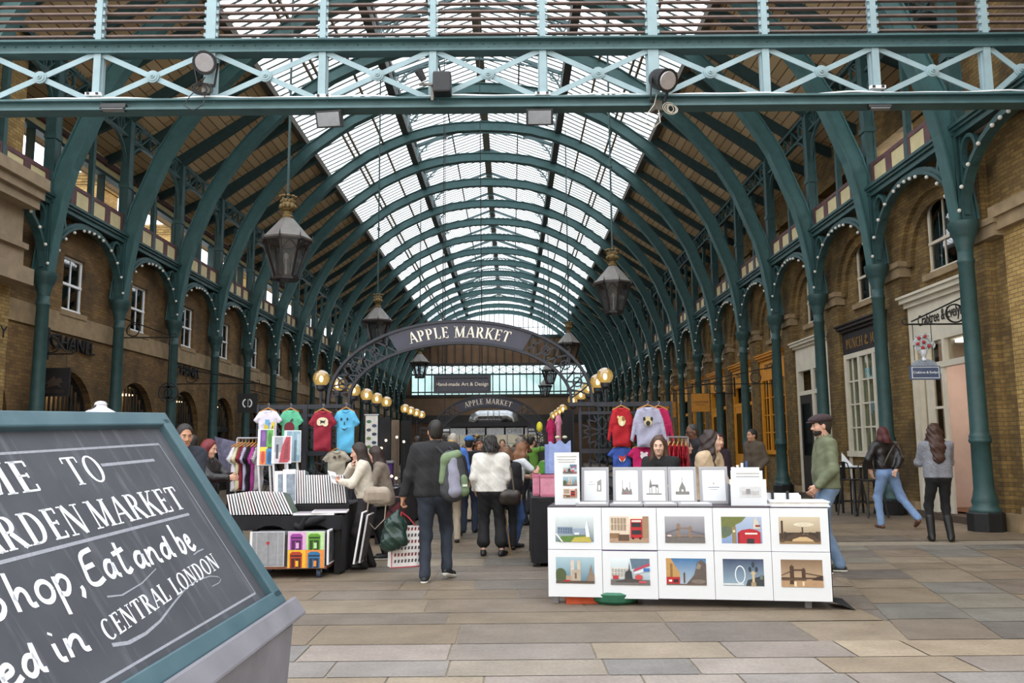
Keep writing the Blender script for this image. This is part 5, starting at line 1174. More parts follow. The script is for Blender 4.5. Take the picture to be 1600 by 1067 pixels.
# ================================================================ the t-shirt and canvas stall
tc = thing('stall_table', 'black clothed stall table carrying the rows of white edged canvases', 'table', (-2.82, 10.75, 0))
part('tabletop', MB().box(-.76, .76, -.5, 1.0, .66, .7), pm('131216', .8), tc)
part('step_shelf', MB().box(-.3, .76, -.05, 1.0, .7, .8), pm('131216', .8), tc)
for x in (-.7, .7):
    for y in (-.4, .9): part('leg', MB().box(x-.035, x+.035, y-.035, y+.035, 0, .66), BLACK, tc)
m = MB(); drape(m, [(-.77+1.54*q/20, -.505) for q in range(21)], .7, lambda i: .56+.03*math.sin(i*.9), .02, 2); drape(m, [(.765, -.5+1.5*q/14) for q in range(15)], .7, .03, .03, 5); drape(m, [(-.77+1.54*q/20, 1.0) for q in range(21)], .7, .05, .02, 3); part('cloth_drape', m, pm('17161b', .9), tc, True)
m = MB(); m.tube([(.2, -.52, .6), (.28, -.55, .56), (.33, -.53, .68), (.3, -.52, .6), (.4, -.53, .64), (.55, -.5, .68)], [.03, .05, .02, .04, .05, .03], 8); part('cloth_knot', m, pm('17161b', .9), tc, True)
EDGE = pm('e9e7ea', .6, 0, .05); cw = random.Random(4)
CVC = ['7a3b44', '5b6a72', '8a8f96', '6b4a58', '4f5f55', '90705a', '9a8f98', 'a04848']
_cv = {}
def canvas_proto(col, w, h):
    k = (col, w, h)
    if k in _cv: return _cv[k]
    a = MB(); a.box(0, .017, 0, w, 0, h); _cv[k] = (a.mesh('wrap', EDGE), MB().box(.0175, .019, .004, w-.004, .004, h-.004).mesh('print', C(col))); return _cv[k]
_ci = 0
def canvas(x, y, z, w, h, lean, yaw, label, group):
    global _ci
    col = CVC[_ci % len(CVC)]; _ci += 1; a, b = canvas_proto(col, w, h); t = thing('canvas_print', label, 'canvas print', (x, y, z), 0, group); t.rotation_euler = (-.12, lean, yaw)
    o = link('wrap', a, t); o = link('print', b, t); return t
LC1 = 'white edged canvas print in the fanned front row of the stall table'; LC2 = 'white edged canvas print in the upright back row on the step of the stall table'
for k in range(21):
    canvas(-3.42 + k*.037, 10.28, .715, .34, .25 + .05*min(1, k/9), -.24 - .012*k, .06, LC1, 'canvases fanned in the front row')
for k in range(21):
    canvas(-2.77 + k*.032, 10.78, .815, .34, .36 if k > 4 else .42, -.06 - .004*k, .1, LC2, 'canvases upright in the back row')
for k, (u, lab) in enumerate(((446, 'large pale canvas turned to face the aisle at the start of the back row'), (459, 'tall pale canvas second at the start of the back row'))):
    p = atY(u, 780, 10.9); t = thing('canvas_print', lab, 'canvas print', (p.x, 10.7, .81), .35); t.rotation_euler = (-.1, 0, .5)
    part('wrap', MB().box(-.08, .08, 0, .02, 0, .42+.02*k), EDGE, t); part('print', MB().box(-.04, .07, -.002, 0, .04, .38), pm('8d98a6', .6, 0, .4, 12), t)
for k, (u, v, w) in enumerate(((492, 795, .5), (515, 790, .42))):
    p = atY(u, v, 10.35); t = thing('flat_canvas', ['canvas lying flat at the table front, white edge outwards', 'second canvas lying flat at the table front by the knot'][k], 'canvas print', (p.x, 10.38, .705+.024*k), .1*k); part('wrap', MB().box(-w/2, w/2, -.1, .24, 0, .022), EDGE, t); part('print', MB().box(-w/2+.01, w/2-.01, -.09, .23, .022, .023), C('9a8f98'), t)
# racks of leaning colour prints
def print_panel(u0, u1, v0, v1, Y, label, shapes, bg, lean=.28, rz=.25):
    a, b = atY(u0, v1, Y), atY(u1, v0, Y); w, h = (b.x-a.x)/math.cos(rz), (b.z-a.z)/math.cos(lean); t = thing('leaning_print', label, 'art print', ((a.x+b.x)/2, Y, a.z), rz, 'colour prints leaning on the rack')
    R = Matrix.Rotation(-lean, 3, 'X'); m = MB(); m.box(-w/2, w/2, 0, .03, 0, h); m.v = [tuple(R @ Vector(p)) for p in m.v]; part('board', m, EDGE, t); picture(t, 'print', .012, .01, w-.04, h-.02, shapes, -.003, bg, R)
    for x in (-w*.4, w*.3): part('easel_leg', MB().bar((x, .02, 0), (x+.04, .12, -(a.z-.72)), .025, .02), EDGE, t)
print_panel(402, 427, 670, 727, 11.5, 'print of purple, green, orange and blue shapes leaning on the rack', [('5b3a78', rectp(0, .5, .5, 1)), ('7a4a92', ell(.25, .8, .15, .15)), ('4f9a3c', rectp(.5, .5, 1, 1)), ('3a6f2e', ell(.75, .75, .15, .18)), ('d8782a', rectp(0, 0, .5, .5)), ('b33a2e', ell(.25, .2, .15, .18)), ('d9c23a', rectp(0, .38, .6, .5)), ('3a7fb0', rectp(.5, 0, 1, .45)), ('24577f', ell(.75, .2, .16, .18))], C('444444'))
print_panel(425, 455, 681, 724, 11.35, 'print with a big dark red shape on grey, middle of the rack', [('8b8f98', rectp(0, .4, .5, 1)), ('a02f3c', [(.3, 0), (.45, .6), (.7, 1), (.95, 1), (.95, .1), (.8, 0)]), ('7d2230', [(.55, .1), (.65, .7), (.85, .9), (.85, .15)]), ('3f3a42', rectp(.1, .15, .25, .7))], C('b9b4ba'))
print_panel(444, 470, 672, 722, 11.6, 'blue grey city print leaning at the end of the rack', [('5f7c8e', rectp(.1, 0, .3, .8)), ('8aa3b0', rectp(.35, .1, .5, 1)), ('4f6878', rectp(.55, 0, .72, .7)), ('9db4be', rectp(.75, .2, .95, .9))], C('7894a4'))
t = thing('pink_pouch', 'small crimson zip pouch behind the fanned canvases', 'pouch', (atY(425, 760, 11.2).x, 11.2, .7)); part('body', MB().box(-.1, .1, -.05, .05, 0, .12), pm('b01a48', .6), t, bevel=.02); part('zip', MB().box(-.09, .09, -.055, -.05, .085, .095), pm('7a1030', .5), t)
# trolley of canvases on castors
t = thing('print_trolley', 'low trolley on blue castors faced with two large canvases, under the stall table', 'trolley', (-2.64, 10.22, 0))
part('crate', MB().box(-.42, .44, -.2, .36, .14, .5), pm('3a3436', .7), t); part('deck', MB().box(-.44, .46, -.22, .38, .11, .14), pm('7a4a34', .6), t); part('lid', MB().box(-.4, .44, -.2, .36, .5, .53), pm('55585c', .6), t)
for x in (-.33, .36):
    for y in (-.14, .3):
        w = MB(); w.tube([(x-.022, y, .055), (x+.022, y, .055)], .055, 16); c = part('castor', w, pm('36455c', .5), t); part('castor_fork', MB().box(x-.03, x+.03, y-.02, y+.02, .06, .115), pm('9a9a9c', .4, .5), c)
t = thing('canvas_print', 'grey canvas with pale streaks and a small red heart shape on the trolley front', 'canvas print', (-2.85, 9.995, .14)); part('wrap', MB().box(-.235, .17, 0, .022, 0, .4), EDGE, t)
picture(t, 'print', -.02, .006, .37, .39, [('a9a9ae', rectp(.12, 0, .16, 1)), ('83848a', rectp(.5, 0, .54, 1)), ('a9a9ae', rectp(.8, 0, .83, 1)), ('b03038', [(.5, .6), (.44, .68), (.47, .73), (.5, .7), (.53, .73), (.56, .68)]), ('8b8c92', rectp(0, .02, 1, .05))], -.002, pm('96979c', .6, 0, .15, 20))
t = thing('canvas_print', 'canvas of four coloured telephone boxes on the trolley front', 'canvas print', (-2.42, 9.985, .12)); part('wrap', MB().box(-.215, .215, 0, .022, 0, .42), EDGE, t)
sh = []
for (x, y, bgc, c, d) in ((0, .5, 'd9a9d0', '9a3f9a', '4a1c52'), (.5, .5, 'b9d9a0', '5f9a2c', '24401c'), (0, 0, 'e8b42e', 'b03a24', '4a1a18'), (.5, 0, 'e08a3a', '2f6fa0', '17324a')):
    sh += [(bgc, rectp(x, y, x+.5, y+.5)), (c, rectp(x+.06, y, x+.4, y+.4)), (c, [(x+.05, y+.38), (x+.12, y+.45), (x+.34, y+.45), (x+.41, y+.38)]), (d, rectp(x+.08, y+.31, x+.38, y+.36)), (d, rectp(x+.1, y, x+.36, y+.27)), (bgc, rectp(x+.2, y+.04, x+.3, y+.2)), (c, rectp(x+.19, y, x+.22, y+.24))]
picture(t, 'print', 0, .004, .422, .412, sh, -.002, C('777777'))
t = thing('canvas_print', 'black and white canvas on the end of the trolley', 'canvas print', (-2.185, 10.02, .15)); part('wrap', MB().box(0, .022, 0, .34, 0, .4), EDGE, t); part('print', MB().box(.022, .024, .03, .33, .02, .38), pm('4a4a50', .6, 0, .7, 9), t)
for k, (u, v, hh) in enumerate(((528, 836, .62), (535, 832, .58))):
    p = gnd(u, 866); t = thing('canvas_print', ['tall dark canvas leaning on the aisle side of the stall table', 'second tall dark canvas leaning by the stall table'][k], 'canvas print', (-1.93+.05*k, 10.3+.1*k, .12)); t.rotation_euler = (0, .16, 0); part('wrap', MB().box(0, .022, 0, .45, 0, hh), EDGE, t); part('print', MB().box(.022, .024, .01, .44, .01, hh-.01), pm('3c3a40', .6, 0, .5, 8), t)
# ================================================================ iron lattice screens that carry the lettered arch
def flower(mb, x0, x1, z0, z1, y=0):
    cx, cz = (x0+x1)/2, (z0+z1)/2; rx, rz_ = (x1-x0)/2, (z1-z0)/2; R = min(rx, rz_); w = .022
    mb.ring((cx, y, cz), R*.17, .03, .02, (0, 1, 0), 14)
    P = lambda r, a: Vector((cx + r*rx*math.cos(a), y, cz + r*rz_*math.sin(a)))
    for k in range(8):
        a = k*PI/4; b = a+PI/8; b2 = a-PI/8; tip = P(.95 if k % 2 == 0 else 1.02, a)
        q1, q2 = P(.62, b), P(.62, b2)
        mb.bar(P(.17, b), q1, w, w, (0, 1, 0)); mb.bar(q1, tip, w, w, (0, 1, 0)); mb.bar(q2, tip, w, w, (0, 1, 0))
    for k in range(8):
        a = k*PI/4+PI/8; mb.bar(P(.62, a), P(1.05, a) if True else None, w, w, (0, 1, 0))
def screen(x0, x1, Y, label, cells, side=1):
    t = thing('iron_screen', label, 'screen', (x0, Y, 0), 0); W = x1-x0; zs = (.06, .7, 1.42, 2.02)
    for z, h in ((.02, .05), (.7, .06), (1.4, .07), (2.0, .045), (2.12, .07)): part('rail', MB().box(0, W, -.03, .03, z, z+h), IRON, t)
    n = cells; w = W/n
    for k in range(n+1): part('stile', MB().box(max(0, k*w-.035), min(W, k*w+.035), -.04, .04, 0, 2.19), IRON, t)
    for k in range(n):
        for a, b in zip(zs, zs[1:]): m = MB(); flower(m, k*w+.05, (k+1)*w-.05, a+.06, b-.03); part('tracery', m, IRON, t)
        part('frieze_ring', MB().ring((k*w+w/2, 0, 2.08), .045, .03, .015, (0, 1, 0), 12), IRON, t)
    return t
YS = 12.85
screen(atY(893, 0, YS).x, atY(893, 0, YS).x+1.46, 13.0, 'dark iron lattice screen of flower pattern under the arch foot, hung with sweatshirts', 2)
screen(atY(560, 0, YS).x-1.5, atY(560, 0, YS).x, 13.0, 'dark iron lattice screen under the arch foot, hung with t-shirts', 2)
for k, (x, s) in enumerate(((-2.85*27.7/13*.47, 1), (1.2*27.7/13*.47+.0, -1))):
    p = atY((680, 848)[k], 692, 27.7); screen(p.x-.5, p.x+.5, 27.7, ['distant dark lattice screen under the small arch by the crowd', 'distant dark lattice screen under the small arch by the drapes'][k], 1)
# ================================================================ clothing
def sd_poly(P, X, Z):
    d = np.full(X.shape, 1e9); inside = np.zeros(X.shape, bool); n = len(P)
    for i in range(n):
        ax, az = P[i]; bx, bz = P[(i+1) % n]; ex, ez = bx-ax, bz-az; wx, wz = X-ax, Z-az
        h = np.clip((wx*ex+wz*ez)/(ex*ex+ez*ez+1e-12), 0, 1); d = np.minimum(d, np.hypot(wx-h*ex, wz-h*ez))
        c = (az > Z) != (bz > Z); inside ^= c & (X < (bx-ax)*(Z-az)/((bz-az) if abs(bz-az) > 1e-9 else 1e-9)+ax)
    return np.where(inside, -d, d)
OUT = {'tee': [(-.14, 1), (.14, 1), (.3, .95), (.5, .7), (.37, .6), (.31, .68), (.3, 0), (-.3, 0), (-.31, .68), (-.37, .6), (-.5, .7), (-.3, .95)],
       'sweat': [(-.13, 1), (.13, 1), (.3, .94), (.4, .7), (.5, .2), (.42, .14), (.33, .5), (.31, .02), (-.31, .02), (-.33, .5), (-.42, .14), (-.5, .2), (-.4, .7), (-.3, .94)],
       'vest': [(-.16, 1), (.16, 1), (.34, .93), (.48, .62), (.36, .55), (.34, .7), (.36, 0), (-.36, 0), (-.34, .7), (-.36, .55), (-.48, .62), (-.34, .93)]}
def garment_mesh(kind, w, h, mat, seed=0, thick=.035):
    P = [(x*w, z*h) for x, z in OUT[kind]]; n = max(24, int(w/.012)); st = w*1.04/n; xs = np.arange(n+1)*st - w*.52; zs = np.arange(int(h*1.04/st)+1)*st - h*.02
    X, Z = np.meshgrid(xs, zs); D = sd_poly(P, X, Z); gz_, gx_ = np.gradient(D, st); gn = np.hypot(gx_, gz_)+1e-6; mv = (np.abs(D) < st*.9); X = np.where(mv, X-D*gx_/gn, X); Z = np.where(mv, Z-D*gz_/gn, Z); ins = D < st*.75; D = np.where(mv, np.where(D > -st*.5, 0, D), D)
    T = np.sqrt(np.clip(-D+.004, 0, .05)/.05)*thick; wr = .012*np.sin(X*30+Z*6+seed)+.008*np.sin(X*17-Z*25+seed*2)*(Z < h*.6)
    m = MB(); idx = -np.ones(X.shape, int); nz, nx = X.shape
    for s in (-1, 1):
        idx[:] = -1
        for j in range(nz):
            for i in range(nx):
                if ins[j, i]:
                    idx[j, i] = len(m.v); x, z = X[j, i], Z[j, i]; m.v.append((float(x), float(s*T[j, i]+wr[j, i]*T[j, i]/thick), float(z)))
        for j in range(nz-1):
            for i in range(nx-1):
                q = (idx[j, i], idx[j, i+1], idx[j+1, i+1], idx[j+1, i])
                if min(q) >= 0: m.f.append(q if s < 0 else q[::-1]); m.m.append(0)
    return m.mesh('cloth', mat, True)
HANG = pm('b07a3e', .5); PEG = pm('caa26a', .6)
def garment(name, kind, u0, u1, v0, v1, Y, col, label, deco=(), group=None, rz=0, seed=0, hanger=True, dy=-.055):
    a, b = atY(u0, v1, Y), atY(u1, v0, Y); w, h = (b.x-a.x)/max(.3, math.cos(rz)), b.z-a.z
    t = thing(name, label, 'clothing', ((a.x+b.x)/2, Y, a.z), rz, group); link('fabric', garment_mesh(kind, w, h, pm(col, .9, 0, .12, 14, .15), seed), t)
    c = MB(); c.sweep([(w*.13*math.cos(q*PI/8+PI), -.035, h*.995 + w*.06*math.sin(q*PI/8+PI)) for q in range(9)], [(-.006, -.008), (.006, -.008), (.006, .008), (-.006, .008)], (0, 1, 0)); part('collar', c, pm(col, .95, 0, .3), t)
    if hanger:
        g = MB(); g.tube([(-w*.3, 0, h*.95), (-w*.08, 0, h+.02), (0, 0, h+.035), (w*.08, 0, h+.02), (w*.3, 0, h*.95)], .011, 6); part('hanger', g, HANG, t); k = MB(); k.tube([(0, 0, h+.03), (0, 0, h+.06), (.02, 0, h+.085), (0, .01, h+.105), (-.015, .01, h+.09)], .004, 5); part('hook', k, SILV, t)
    for nm, cc_, poly in deco:
        m = MB(); n = len(poly); m.add([(x*w, dy-.002*(1 + [d_[0] for d_ in deco].index(nm) if 0 else 1)-.0012*list(deco).index((nm, cc_, poly)), z*h) for x, z in poly], [tuple(range(n))]); part(nm, m, pm(cc_, .8, 0, .05), t)
    return t
def face(cx, cz, r): return ell(cx, cz, r, r*.72)
garment('t_shirt', 'tee', 395, 442, 641, 693, 12.5, 'd9d3e2', 'white t-shirt with yellow and blue print on a wooden hanger', [('print', '6aa3c8', rectp(-.06, .42, .08, .72)), ('print', 'c9b52e', [(-.12, .3), (.02, .36), (.06, .5), (-.06, .6)]), ('print', 'd6c03a', [(.06, .2), (.2, .66), (.28, .62), (.2, .2)]), ('print', '6a5a1c', [(.1, .25), (.2, .55), (.22, .5), (.14, .22)])], seed=1)
garment('t_shirt', 'tee', 432, 475, 641, 698, 12.58, '5fb58f', 'mint green t-shirt with a dark red oval print', [('print', '6a1f2c', ell(.0, .52, .2, .16)), ('print', '3a4a44', [(.0, .7), (.1, .78), (.16, .74), (.08, .66)])], seed=2)
garment('t_shirt', 'tee', 481, 527, 642, 705, 12.45, '8e1f33', 'dark red t-shirt with a cream cloud print and dark dog', [('print', 'd9cbb0', ell(.02, .74, .2, .1)), ('print', 'd9cbb0', ell(-.08, .7, .1, .07)), ('print', 'd9cbb0', ell(.12, .68, .1, .07)), ('print', '2a2326', [(-.06, .66), (-.05, .74), (-.09, .78), (-.03, .76), (.08, .75), (.13, .79), (.1, .72), (.1, .66), (.07, .7), (-.02, .7)])], seed=3)
garment('t_shirt', 'tee', 517, 563, 640, 708, 12.52, '5cb0d8', 'sky blue t-shirt with a dark smiling face print', [('print', '24344a', ell(-.13, .78, .035, .035)), ('print', '24344a', ell(.08, .78, .035, .035)), ('print', '24344a', ell(-.02, .68, .022, .045)), ('print', '24344a', [(-.16, .62), (-.08, .56), (.02, .55), (.12, .6), (.1, .575), (.02, .525), (-.08, .535)])], seed=4)
garment('t_shirt', 'tee', 503, 549, 704, 750, 12.5, 'a89f8f', 'beige t-shirt with two small brown animal prints, hung below the others', [('print', '4a3a30', [(-.12, .76), (-.06, .84), (0, .8), (.02, .72), (-.06, .74)]), ('print', '5a4436', [(.06, .8), (.12, .86), (.18, .82), (.14, .74), (.08, .74)])], seed=5)
garment('sweatshirt', 'sweat', 949, 993, 637, 699, 12.5, 'a81824', 'red sweatshirt with a cream guinea pig face', [('print', 'd9c68f', ell(0, .66, .13, .13)), ('print', '8f5a38', ell(.06, .72, .06, .06)), ('print', 'd9c68f', ell(-.12, .76, .04, .04)), ('print', 'e8e0c8', ell(0, .6, .05, .06))], seed=6)
garment('sweatshirt', 'sweat', 985, 1041, 636, 700, 12.4, 'a3a3ba', 'grey sweatshirt with a pug face', [('print', 'c9b88a', ell(-.02, .65, .11, .12)), ('print', '2a2426', ell(-.02, .6, .06, .065)), ('print', '2a2426', ell(-.12, .71, .035, .05)), ('print', '2a2426', ell(.08, .71, .035, .05))], seed=7)
garment('sweatshirt', 'sweat', 1008, 1052, 637, 700, 12.62, 'b01a52', 'deep pink sweatshirt hanging behind the grey one', [], seed=8)
garment('t_shirt', 'tee', 949, 994, 698, 740, 12.55, '34509e', 'royal blue t-shirt with a red fox face', [('print', 'c23a2a', [(-.12, .7), (-.1, .56), (0, .44), (.1, .56), (.12, .7), (.04, .64), (-.04, .64)]), ('print', 'e8e2de', [(-.12, .6), (-.05, .5), (-.01, .42), (-.09, .5)]), ('print', 'e8e2de', [(.12, .6), (.05, .5), (.01, .42), (.09, .5)])], seed=9)
garment('t_shirt', 'tee', 980, 1026, 698, 740, 12.5, 'b3175a', 'bright pink t-shirt with a white animal print behind the woman in black', [('print', 'ddd6dc', ell(.05, .66, .12, .12)), ('print', 'ddd6dc', ell(.14, .76, .05, .05)), ('print', 'ddd6dc', ell(-.02, .78, .05, .05))], seed=10)
def rail(x0, x1, y0, y1, z, label, items, group, rzg=1.15):
    t = thing('clothes_rail', label, 'clothes rail', ((x0+x1)/2, (y0+y1)/2, 0)); dx, dy = (x1-x0)/2, (y1-y0)/2
    part('bar', MB().tube([(-dx, -dy, z), (dx, dy, z)], .013, 8), SILV, t)
    for s in (-1, 1): part('upright', MB().tube([(s*dx, s*dy, 0), (s*dx, s*dy, z)], .013, 8), SILV, t); part('foot', MB().bar((s*dx-.2, s*dy, .015), (s*dx+.2, s*dy, .015), .03, .03), SILV, t)
    n = len(items)
    for k, (col, lab, hh) in enumerate(items):
        f = (k+.5)/n; p = ((x0+x1)/2-dx+2*dx*f, (y0+y1)/2-dy+2*dy*f, z-.1-hh)
        g = thing('hanging_garment', lab, 'clothing', p, rzg + .05*k, group); link('cloth', garment_mesh('tee', .46, hh, pm(col, .9, 0, .12, 14), k, .022), g)
        hm = MB(); hm.tube([(-.15, 0, hh*.97), (0, 0, hh+.04), (.15, 0, hh*.97)], .01, 6); hm.tube([(0, 0, hh+.04), (0, 0, hh+.1)], .005, 5); part('hanger', hm, HANG, g)
    return t
rail(atY(374, 700, 11.7).x, atY(404, 700, 11.7).x, 11.6, 11.8, 1.66, 'chrome clothes rail of edge-on t-shirts beside the colour prints', [('ded9e0', 'white garment first on the rail by the chalkboard', .62), ('d8cfa8', 'cream garment on the t-shirt rail', .62), ('8a2435', 'dark red garment on the t-shirt rail', .6), ('c8bfdc', 'pale lilac garment on the t-shirt rail', .62), ('18161c', 'black garment on the t-shirt rail', .64), ('b8479a', 'pink garment on the t-shirt rail', .66), ('d9d6dd', 'last white garment on the t-shirt rail, nearest the prints', .62)], 't-shirts on the rail')
rail(atY(1042, 700, 11.4).x, atY(1080, 700, 11.4).x, 11.3, 11.6, 1.62, 'clothes rail of red hooded tops behind the seated women', [('a8142c', 'red top on the rail, %s from the grey sweatshirt' % ORD[k], .6) for k in range(5)], 'red tops on the rail')
t = thing('jersey_stand', 'white jersey and cap propped on a stand behind the top edge of the chalkboard', 'clothing', atY(157, 640, 8.0)-Vector((0, 0, 1.86))); p0 = 1.86
part('stand_pole', MB().tube([(0, 0, 0), (0, 0, p0)], .015, 8), SILV, t); part('stand_foot', MB().lathe([(.2, 0), (.2, .02), (.02, .04)], 16), BLACK, t)
m = MB(); m.lathe([(.2, -.32), (.19, -.1), (.15, -.03), (.06, .02), (.05, .04)], 16, (0, 0, p0)); part('jersey', m, pm('dcd8e4', .8), t, True); m = MB(); m.sphere((0, 0, p0+.05), (.06, .05, .035), 12, 6); part('cap', m, pm('c9c8d0', .6), t, True); part('neck_stripe', MB().tube([(-.08, -.16, p0-.2), (-.06, -.1, p0-.02), (-.02, -.05, p0+.04)], .008, 6), BLACK, t)
# hat banner and dark boards of the next stalls
t = thing('hat_banner', 'long white banner printed with rows of small hats', 'banner', atY(580, 714, 14.6)); a, b = atY(570, 714, 14.6), atY(590, 648, 14.6); w, h = b.x-a.x, b.z-a.z; rz_ = 0
part('sheet', MB().box(-w/2, w/2, 0, .012, 0, h), pm('cfccc6', .8), t); part('top_rod', MB().tube([(-w/2-.02, 0, h), (w/2+.02, 0, h)], .012, 8), SILV, t)
for k in range(8):
    c = ['3f6f5a', '3a4a6a', '4a4a52', '2f3a52', '6a7a4a', '2a3f5a', '4a6a3a', '30304a'][k]; x = (-.22 if k % 2 == 0 else .22)*w; z = h*(.84-.1*k)
    part('hat_print', MB().add([(x+p_*w*.2, -.002, z+q_*h*.04) for p_, q_ in ell(0, 0, 1, 1, 10)], [tuple(range(10))]), C(c), t)
part('stand', MB().box(-.02, .02, .012, .05, -a.z, h), BLACK, t)
for k, (u0, u1, v0, v1, Y, c, lab) in enumerate(((592, 610, 652, 716, 16, '17151a', 'black display board beside the hat banner'), (611, 624, 656, 716, 16.4, '6a5a4c', 'brown draped display board by the hat banner'), (626, 641, 657, 720, 16.8, '131114', 'tall black display board nearest the man with the backpack'), (882, 895, 640, 700, 15.5, '131114', 'black curtain board behind the lattice screen'))):
    a, b = atY(u0, v1, Y), atY(u1, v0, Y); t = thing('display_board', lab, 'board', ((a.x+b.x)/2, Y, 0)); part('panel', MB().box(-(b.x-a.x)/2, (b.x-a.x)/2, 0, .03, .6, b.z), pm(c, .85, 0, .3, 4), t)
    for s in (-1, 1): part('leg', MB().box(s*(b.x-a.x)*.4-.02, s*(b.x-a.x)*.4+.02, 0, .03, 0, .6), BLACK, t)
def stall(x0, x1, y0, y1, h, col, label, front=None):
    t = thing('stall_table', label, 'table', ((x0+x1)/2, (y0+y1)/2, 0), 0, 'covered stall tables'); dx, dy = (x1-x0)/2, (y1-y0)/2
    part('tabletop', MB().box(-dx, dx, -dy, dy, h-.04, h), pm(col, .8), t); m = MB(); n = 12
    ring_ = [(-dx+2*dx*q/n, -dy) for q in range(n+1)] + [(dx, -dy+2*dy*q/n) for q in range(1, n+1)] + [(dx-2*dx*q/n, dy) for q in range(1, n+1)] + [(-dx, dy-2*dy*q/n) for q in range(1, n+1)]
    drape(m, ring_, h, .05, .02, 3); part('cloth', m, pm(col, .9, 0, .2), t, True)
    for a in (-1, 1):
        for b in (-1, 1): part('leg', MB().box(a*(dx-.08)-.025, a*(dx-.08)+.025, b*(dy-.08)-.025, b*(dy-.08)+.025, 0, h-.04), BLACK, t)
    return t
stall(-3.9, -1.98, 14.3, 18.6, .82, '201b22', 'dark clothed jewellery table behind the t-shirt screen')
stall(-4.2, -2.45, 19.4, 24, .82, '1a181c', 'dark clothed table further down behind the t-shirt stalls')
stall(.25, 1.2, 10.75, 12.2, .86, '131217', 'black clothed side table behind the photo card stand')
stall(1.0, 2.3, 14.5, 19.5, .82, '1c1a20', 'dark clothed table past the lattice screen')
# crates, boxes, little goods
t = thing('red_crate', 'red and black panelled crate at the end of the jewellery table', 'crate', atY(607, 800, 13.4)*1.0); t.location.z = 0
part('box', MB().box(-.2, .2, 0, .5, 0, .72), pm('5a1f26', .6), t); f = MB(); f.box(-.21, .21, -.012, .0, .68, .73); f.box(-.21, .21, -.012, 0, .36, .4); f.box(-.21, .21, -.012, 0, 0, .04); f.box(-.21, -.18, -.012, 0, 0, .72); f.box(.18, .21, -.012, 0, 0, .72)
for z in (.04, .4): f.bar((-.19, -.006, z), (.19, -.006, z+.3), .02, .012, (0, 1, 0)); f.bar((.19, -.006, z), (-.19, -.006, z+.3), .02, .012, (0, 1, 0))
part('frame', f, BLACK, t)
t = thing('purple_cabinet', 'purple display box with small lamps on the jewellery table', 'box', (atY(601, 730, 15.2).x, 15.3, .82)); part('case', MB().box(-.13, .13, -.1, .15, 0, .42), pm('3d1a66', .5), t); part('tray', MB().box(-.15, .15, -.12, .16, .42, .46), pm('8a8a92', .4), t); part('spot', MB().sphere((.02, -.12, .24), .022, 8, 6), emit('ffdca8', 6), t)
jr = random.Random(9)
for k in range(14):
    x, y = jr.uniform(-2.95, -2.45), jr.uniform(14.4, 16.0); c = jr.choice(['c9a45a', 'e0d6c0', 'a8405a', '4a6aa0', 'd98ab0', 'caa050', '8a7a60'])
    t = thing('trinket_jar', 'small ornament among the goods on the jewellery table', 'ornament', (x, y, .82), 0, 'ornaments on the jewellery table'); m = MB(); s = jr.uniform(.8, 1.3); m.lathe([(.03*s, 0), (.05*s, .03*s), (.045*s, .08*s), (.02*s, .1*s), (.03*s, .13*s)], 10); part('jar', m, pm(c, .35, .2), t, True)
for k, (u, v) in enumerate(((603, 688), (620, 683), (596, 700), (612, 744), (619, 747), (631, 690))):
    p = atY(u, v, 15.9 if v < 720 else 14.6); t = thing('stall_lamp', 'small bright lamp %s' % ['on a stalk above the purple box', 'on a thin stand by the brown board', 'low beside the black board', 'glowing on the jewellery table edge', 'glowing beside it on the table edge by the aisle', 'on a stand by the tall black board'][k], 'lamp', (p.x, p.y, .82)); H_ = p.z-.82
    if H_ > .06: part('stalk', MB().tube([(0, 0, 0), (.01, 0, H_*.6), (0, 0, H_)], .005, 6), BLACK, t)
    part('bulb', MB().sphere((0, 0, H_), .022, 8, 6), emit('ffe2b0', 5), t); part('foot', MB().lathe([(.04, 0), (.04, .01), (.01, .02)], 10), SILV, t)
PINK = pm('d38aa0', .6)
for k, (u0, u1, v0, v1, Y) in enumerate(((833, 843, 738, 772, 11.25), (845, 868, 740, 775, 11.0))):
    a, b = atY(u0, v1, Y), atY(u1, v0, Y); w, h = b.x-a.x, b.z-a.z; t = thing('pink_box', ['narrow pink box behind the card stand', 'large pink box next to the card stand'][k], 'box', ((a.x+b.x)/2, Y, .86)); part('body', MB().box(-w/2, w/2, 0, .3, 0, h), PINK, t, bevel=.008); part('lid_edge', MB().box(-w/2-.008, w/2+.008, -.008, .31, h-.04, h), pm('b9687f', .6), t); part('foot', MB().box(-w/2+.01, w/2-.01, -.01, 0, .0, .03), pm('b9687f', .6), t)
a, b = atY(859, 740, 11.3), atY(893, 685, 11.3); w, h = b.x-a.x, b.z-.86
t = thing('lilac_board', 'lilac display board with a scalloped top behind the card stand', 'board', ((a.x+b.x)/2, 11.45, .86)); pts = [(-w/2, 0), (w/2, 0), (w/2, h*.97)] + [(w/2-w*q/10, h*(.94+.04*math.cos(q*PI/2.5))) for q in range(1, 10)] + [(-w/2, h*.95)]
m = MB(); m.prism(pts, lambda u, v, d: (u, d, v), 0, .03); part('front', m, pm('8f9fd0', .7), t); part('side', MB().box(-w/2-.05, -w/2, 0, .25, 0, h*.9), pm('7f90c6', .7), t)
for k, (u, v) in enumerate(((883, 684), (889, 685))): part('rosette', MB().sphere((( -w*.1 + .1*k), .02, h+.02), (.035, .03, .022), 10, 6), pm('b9bca0', .7), t)
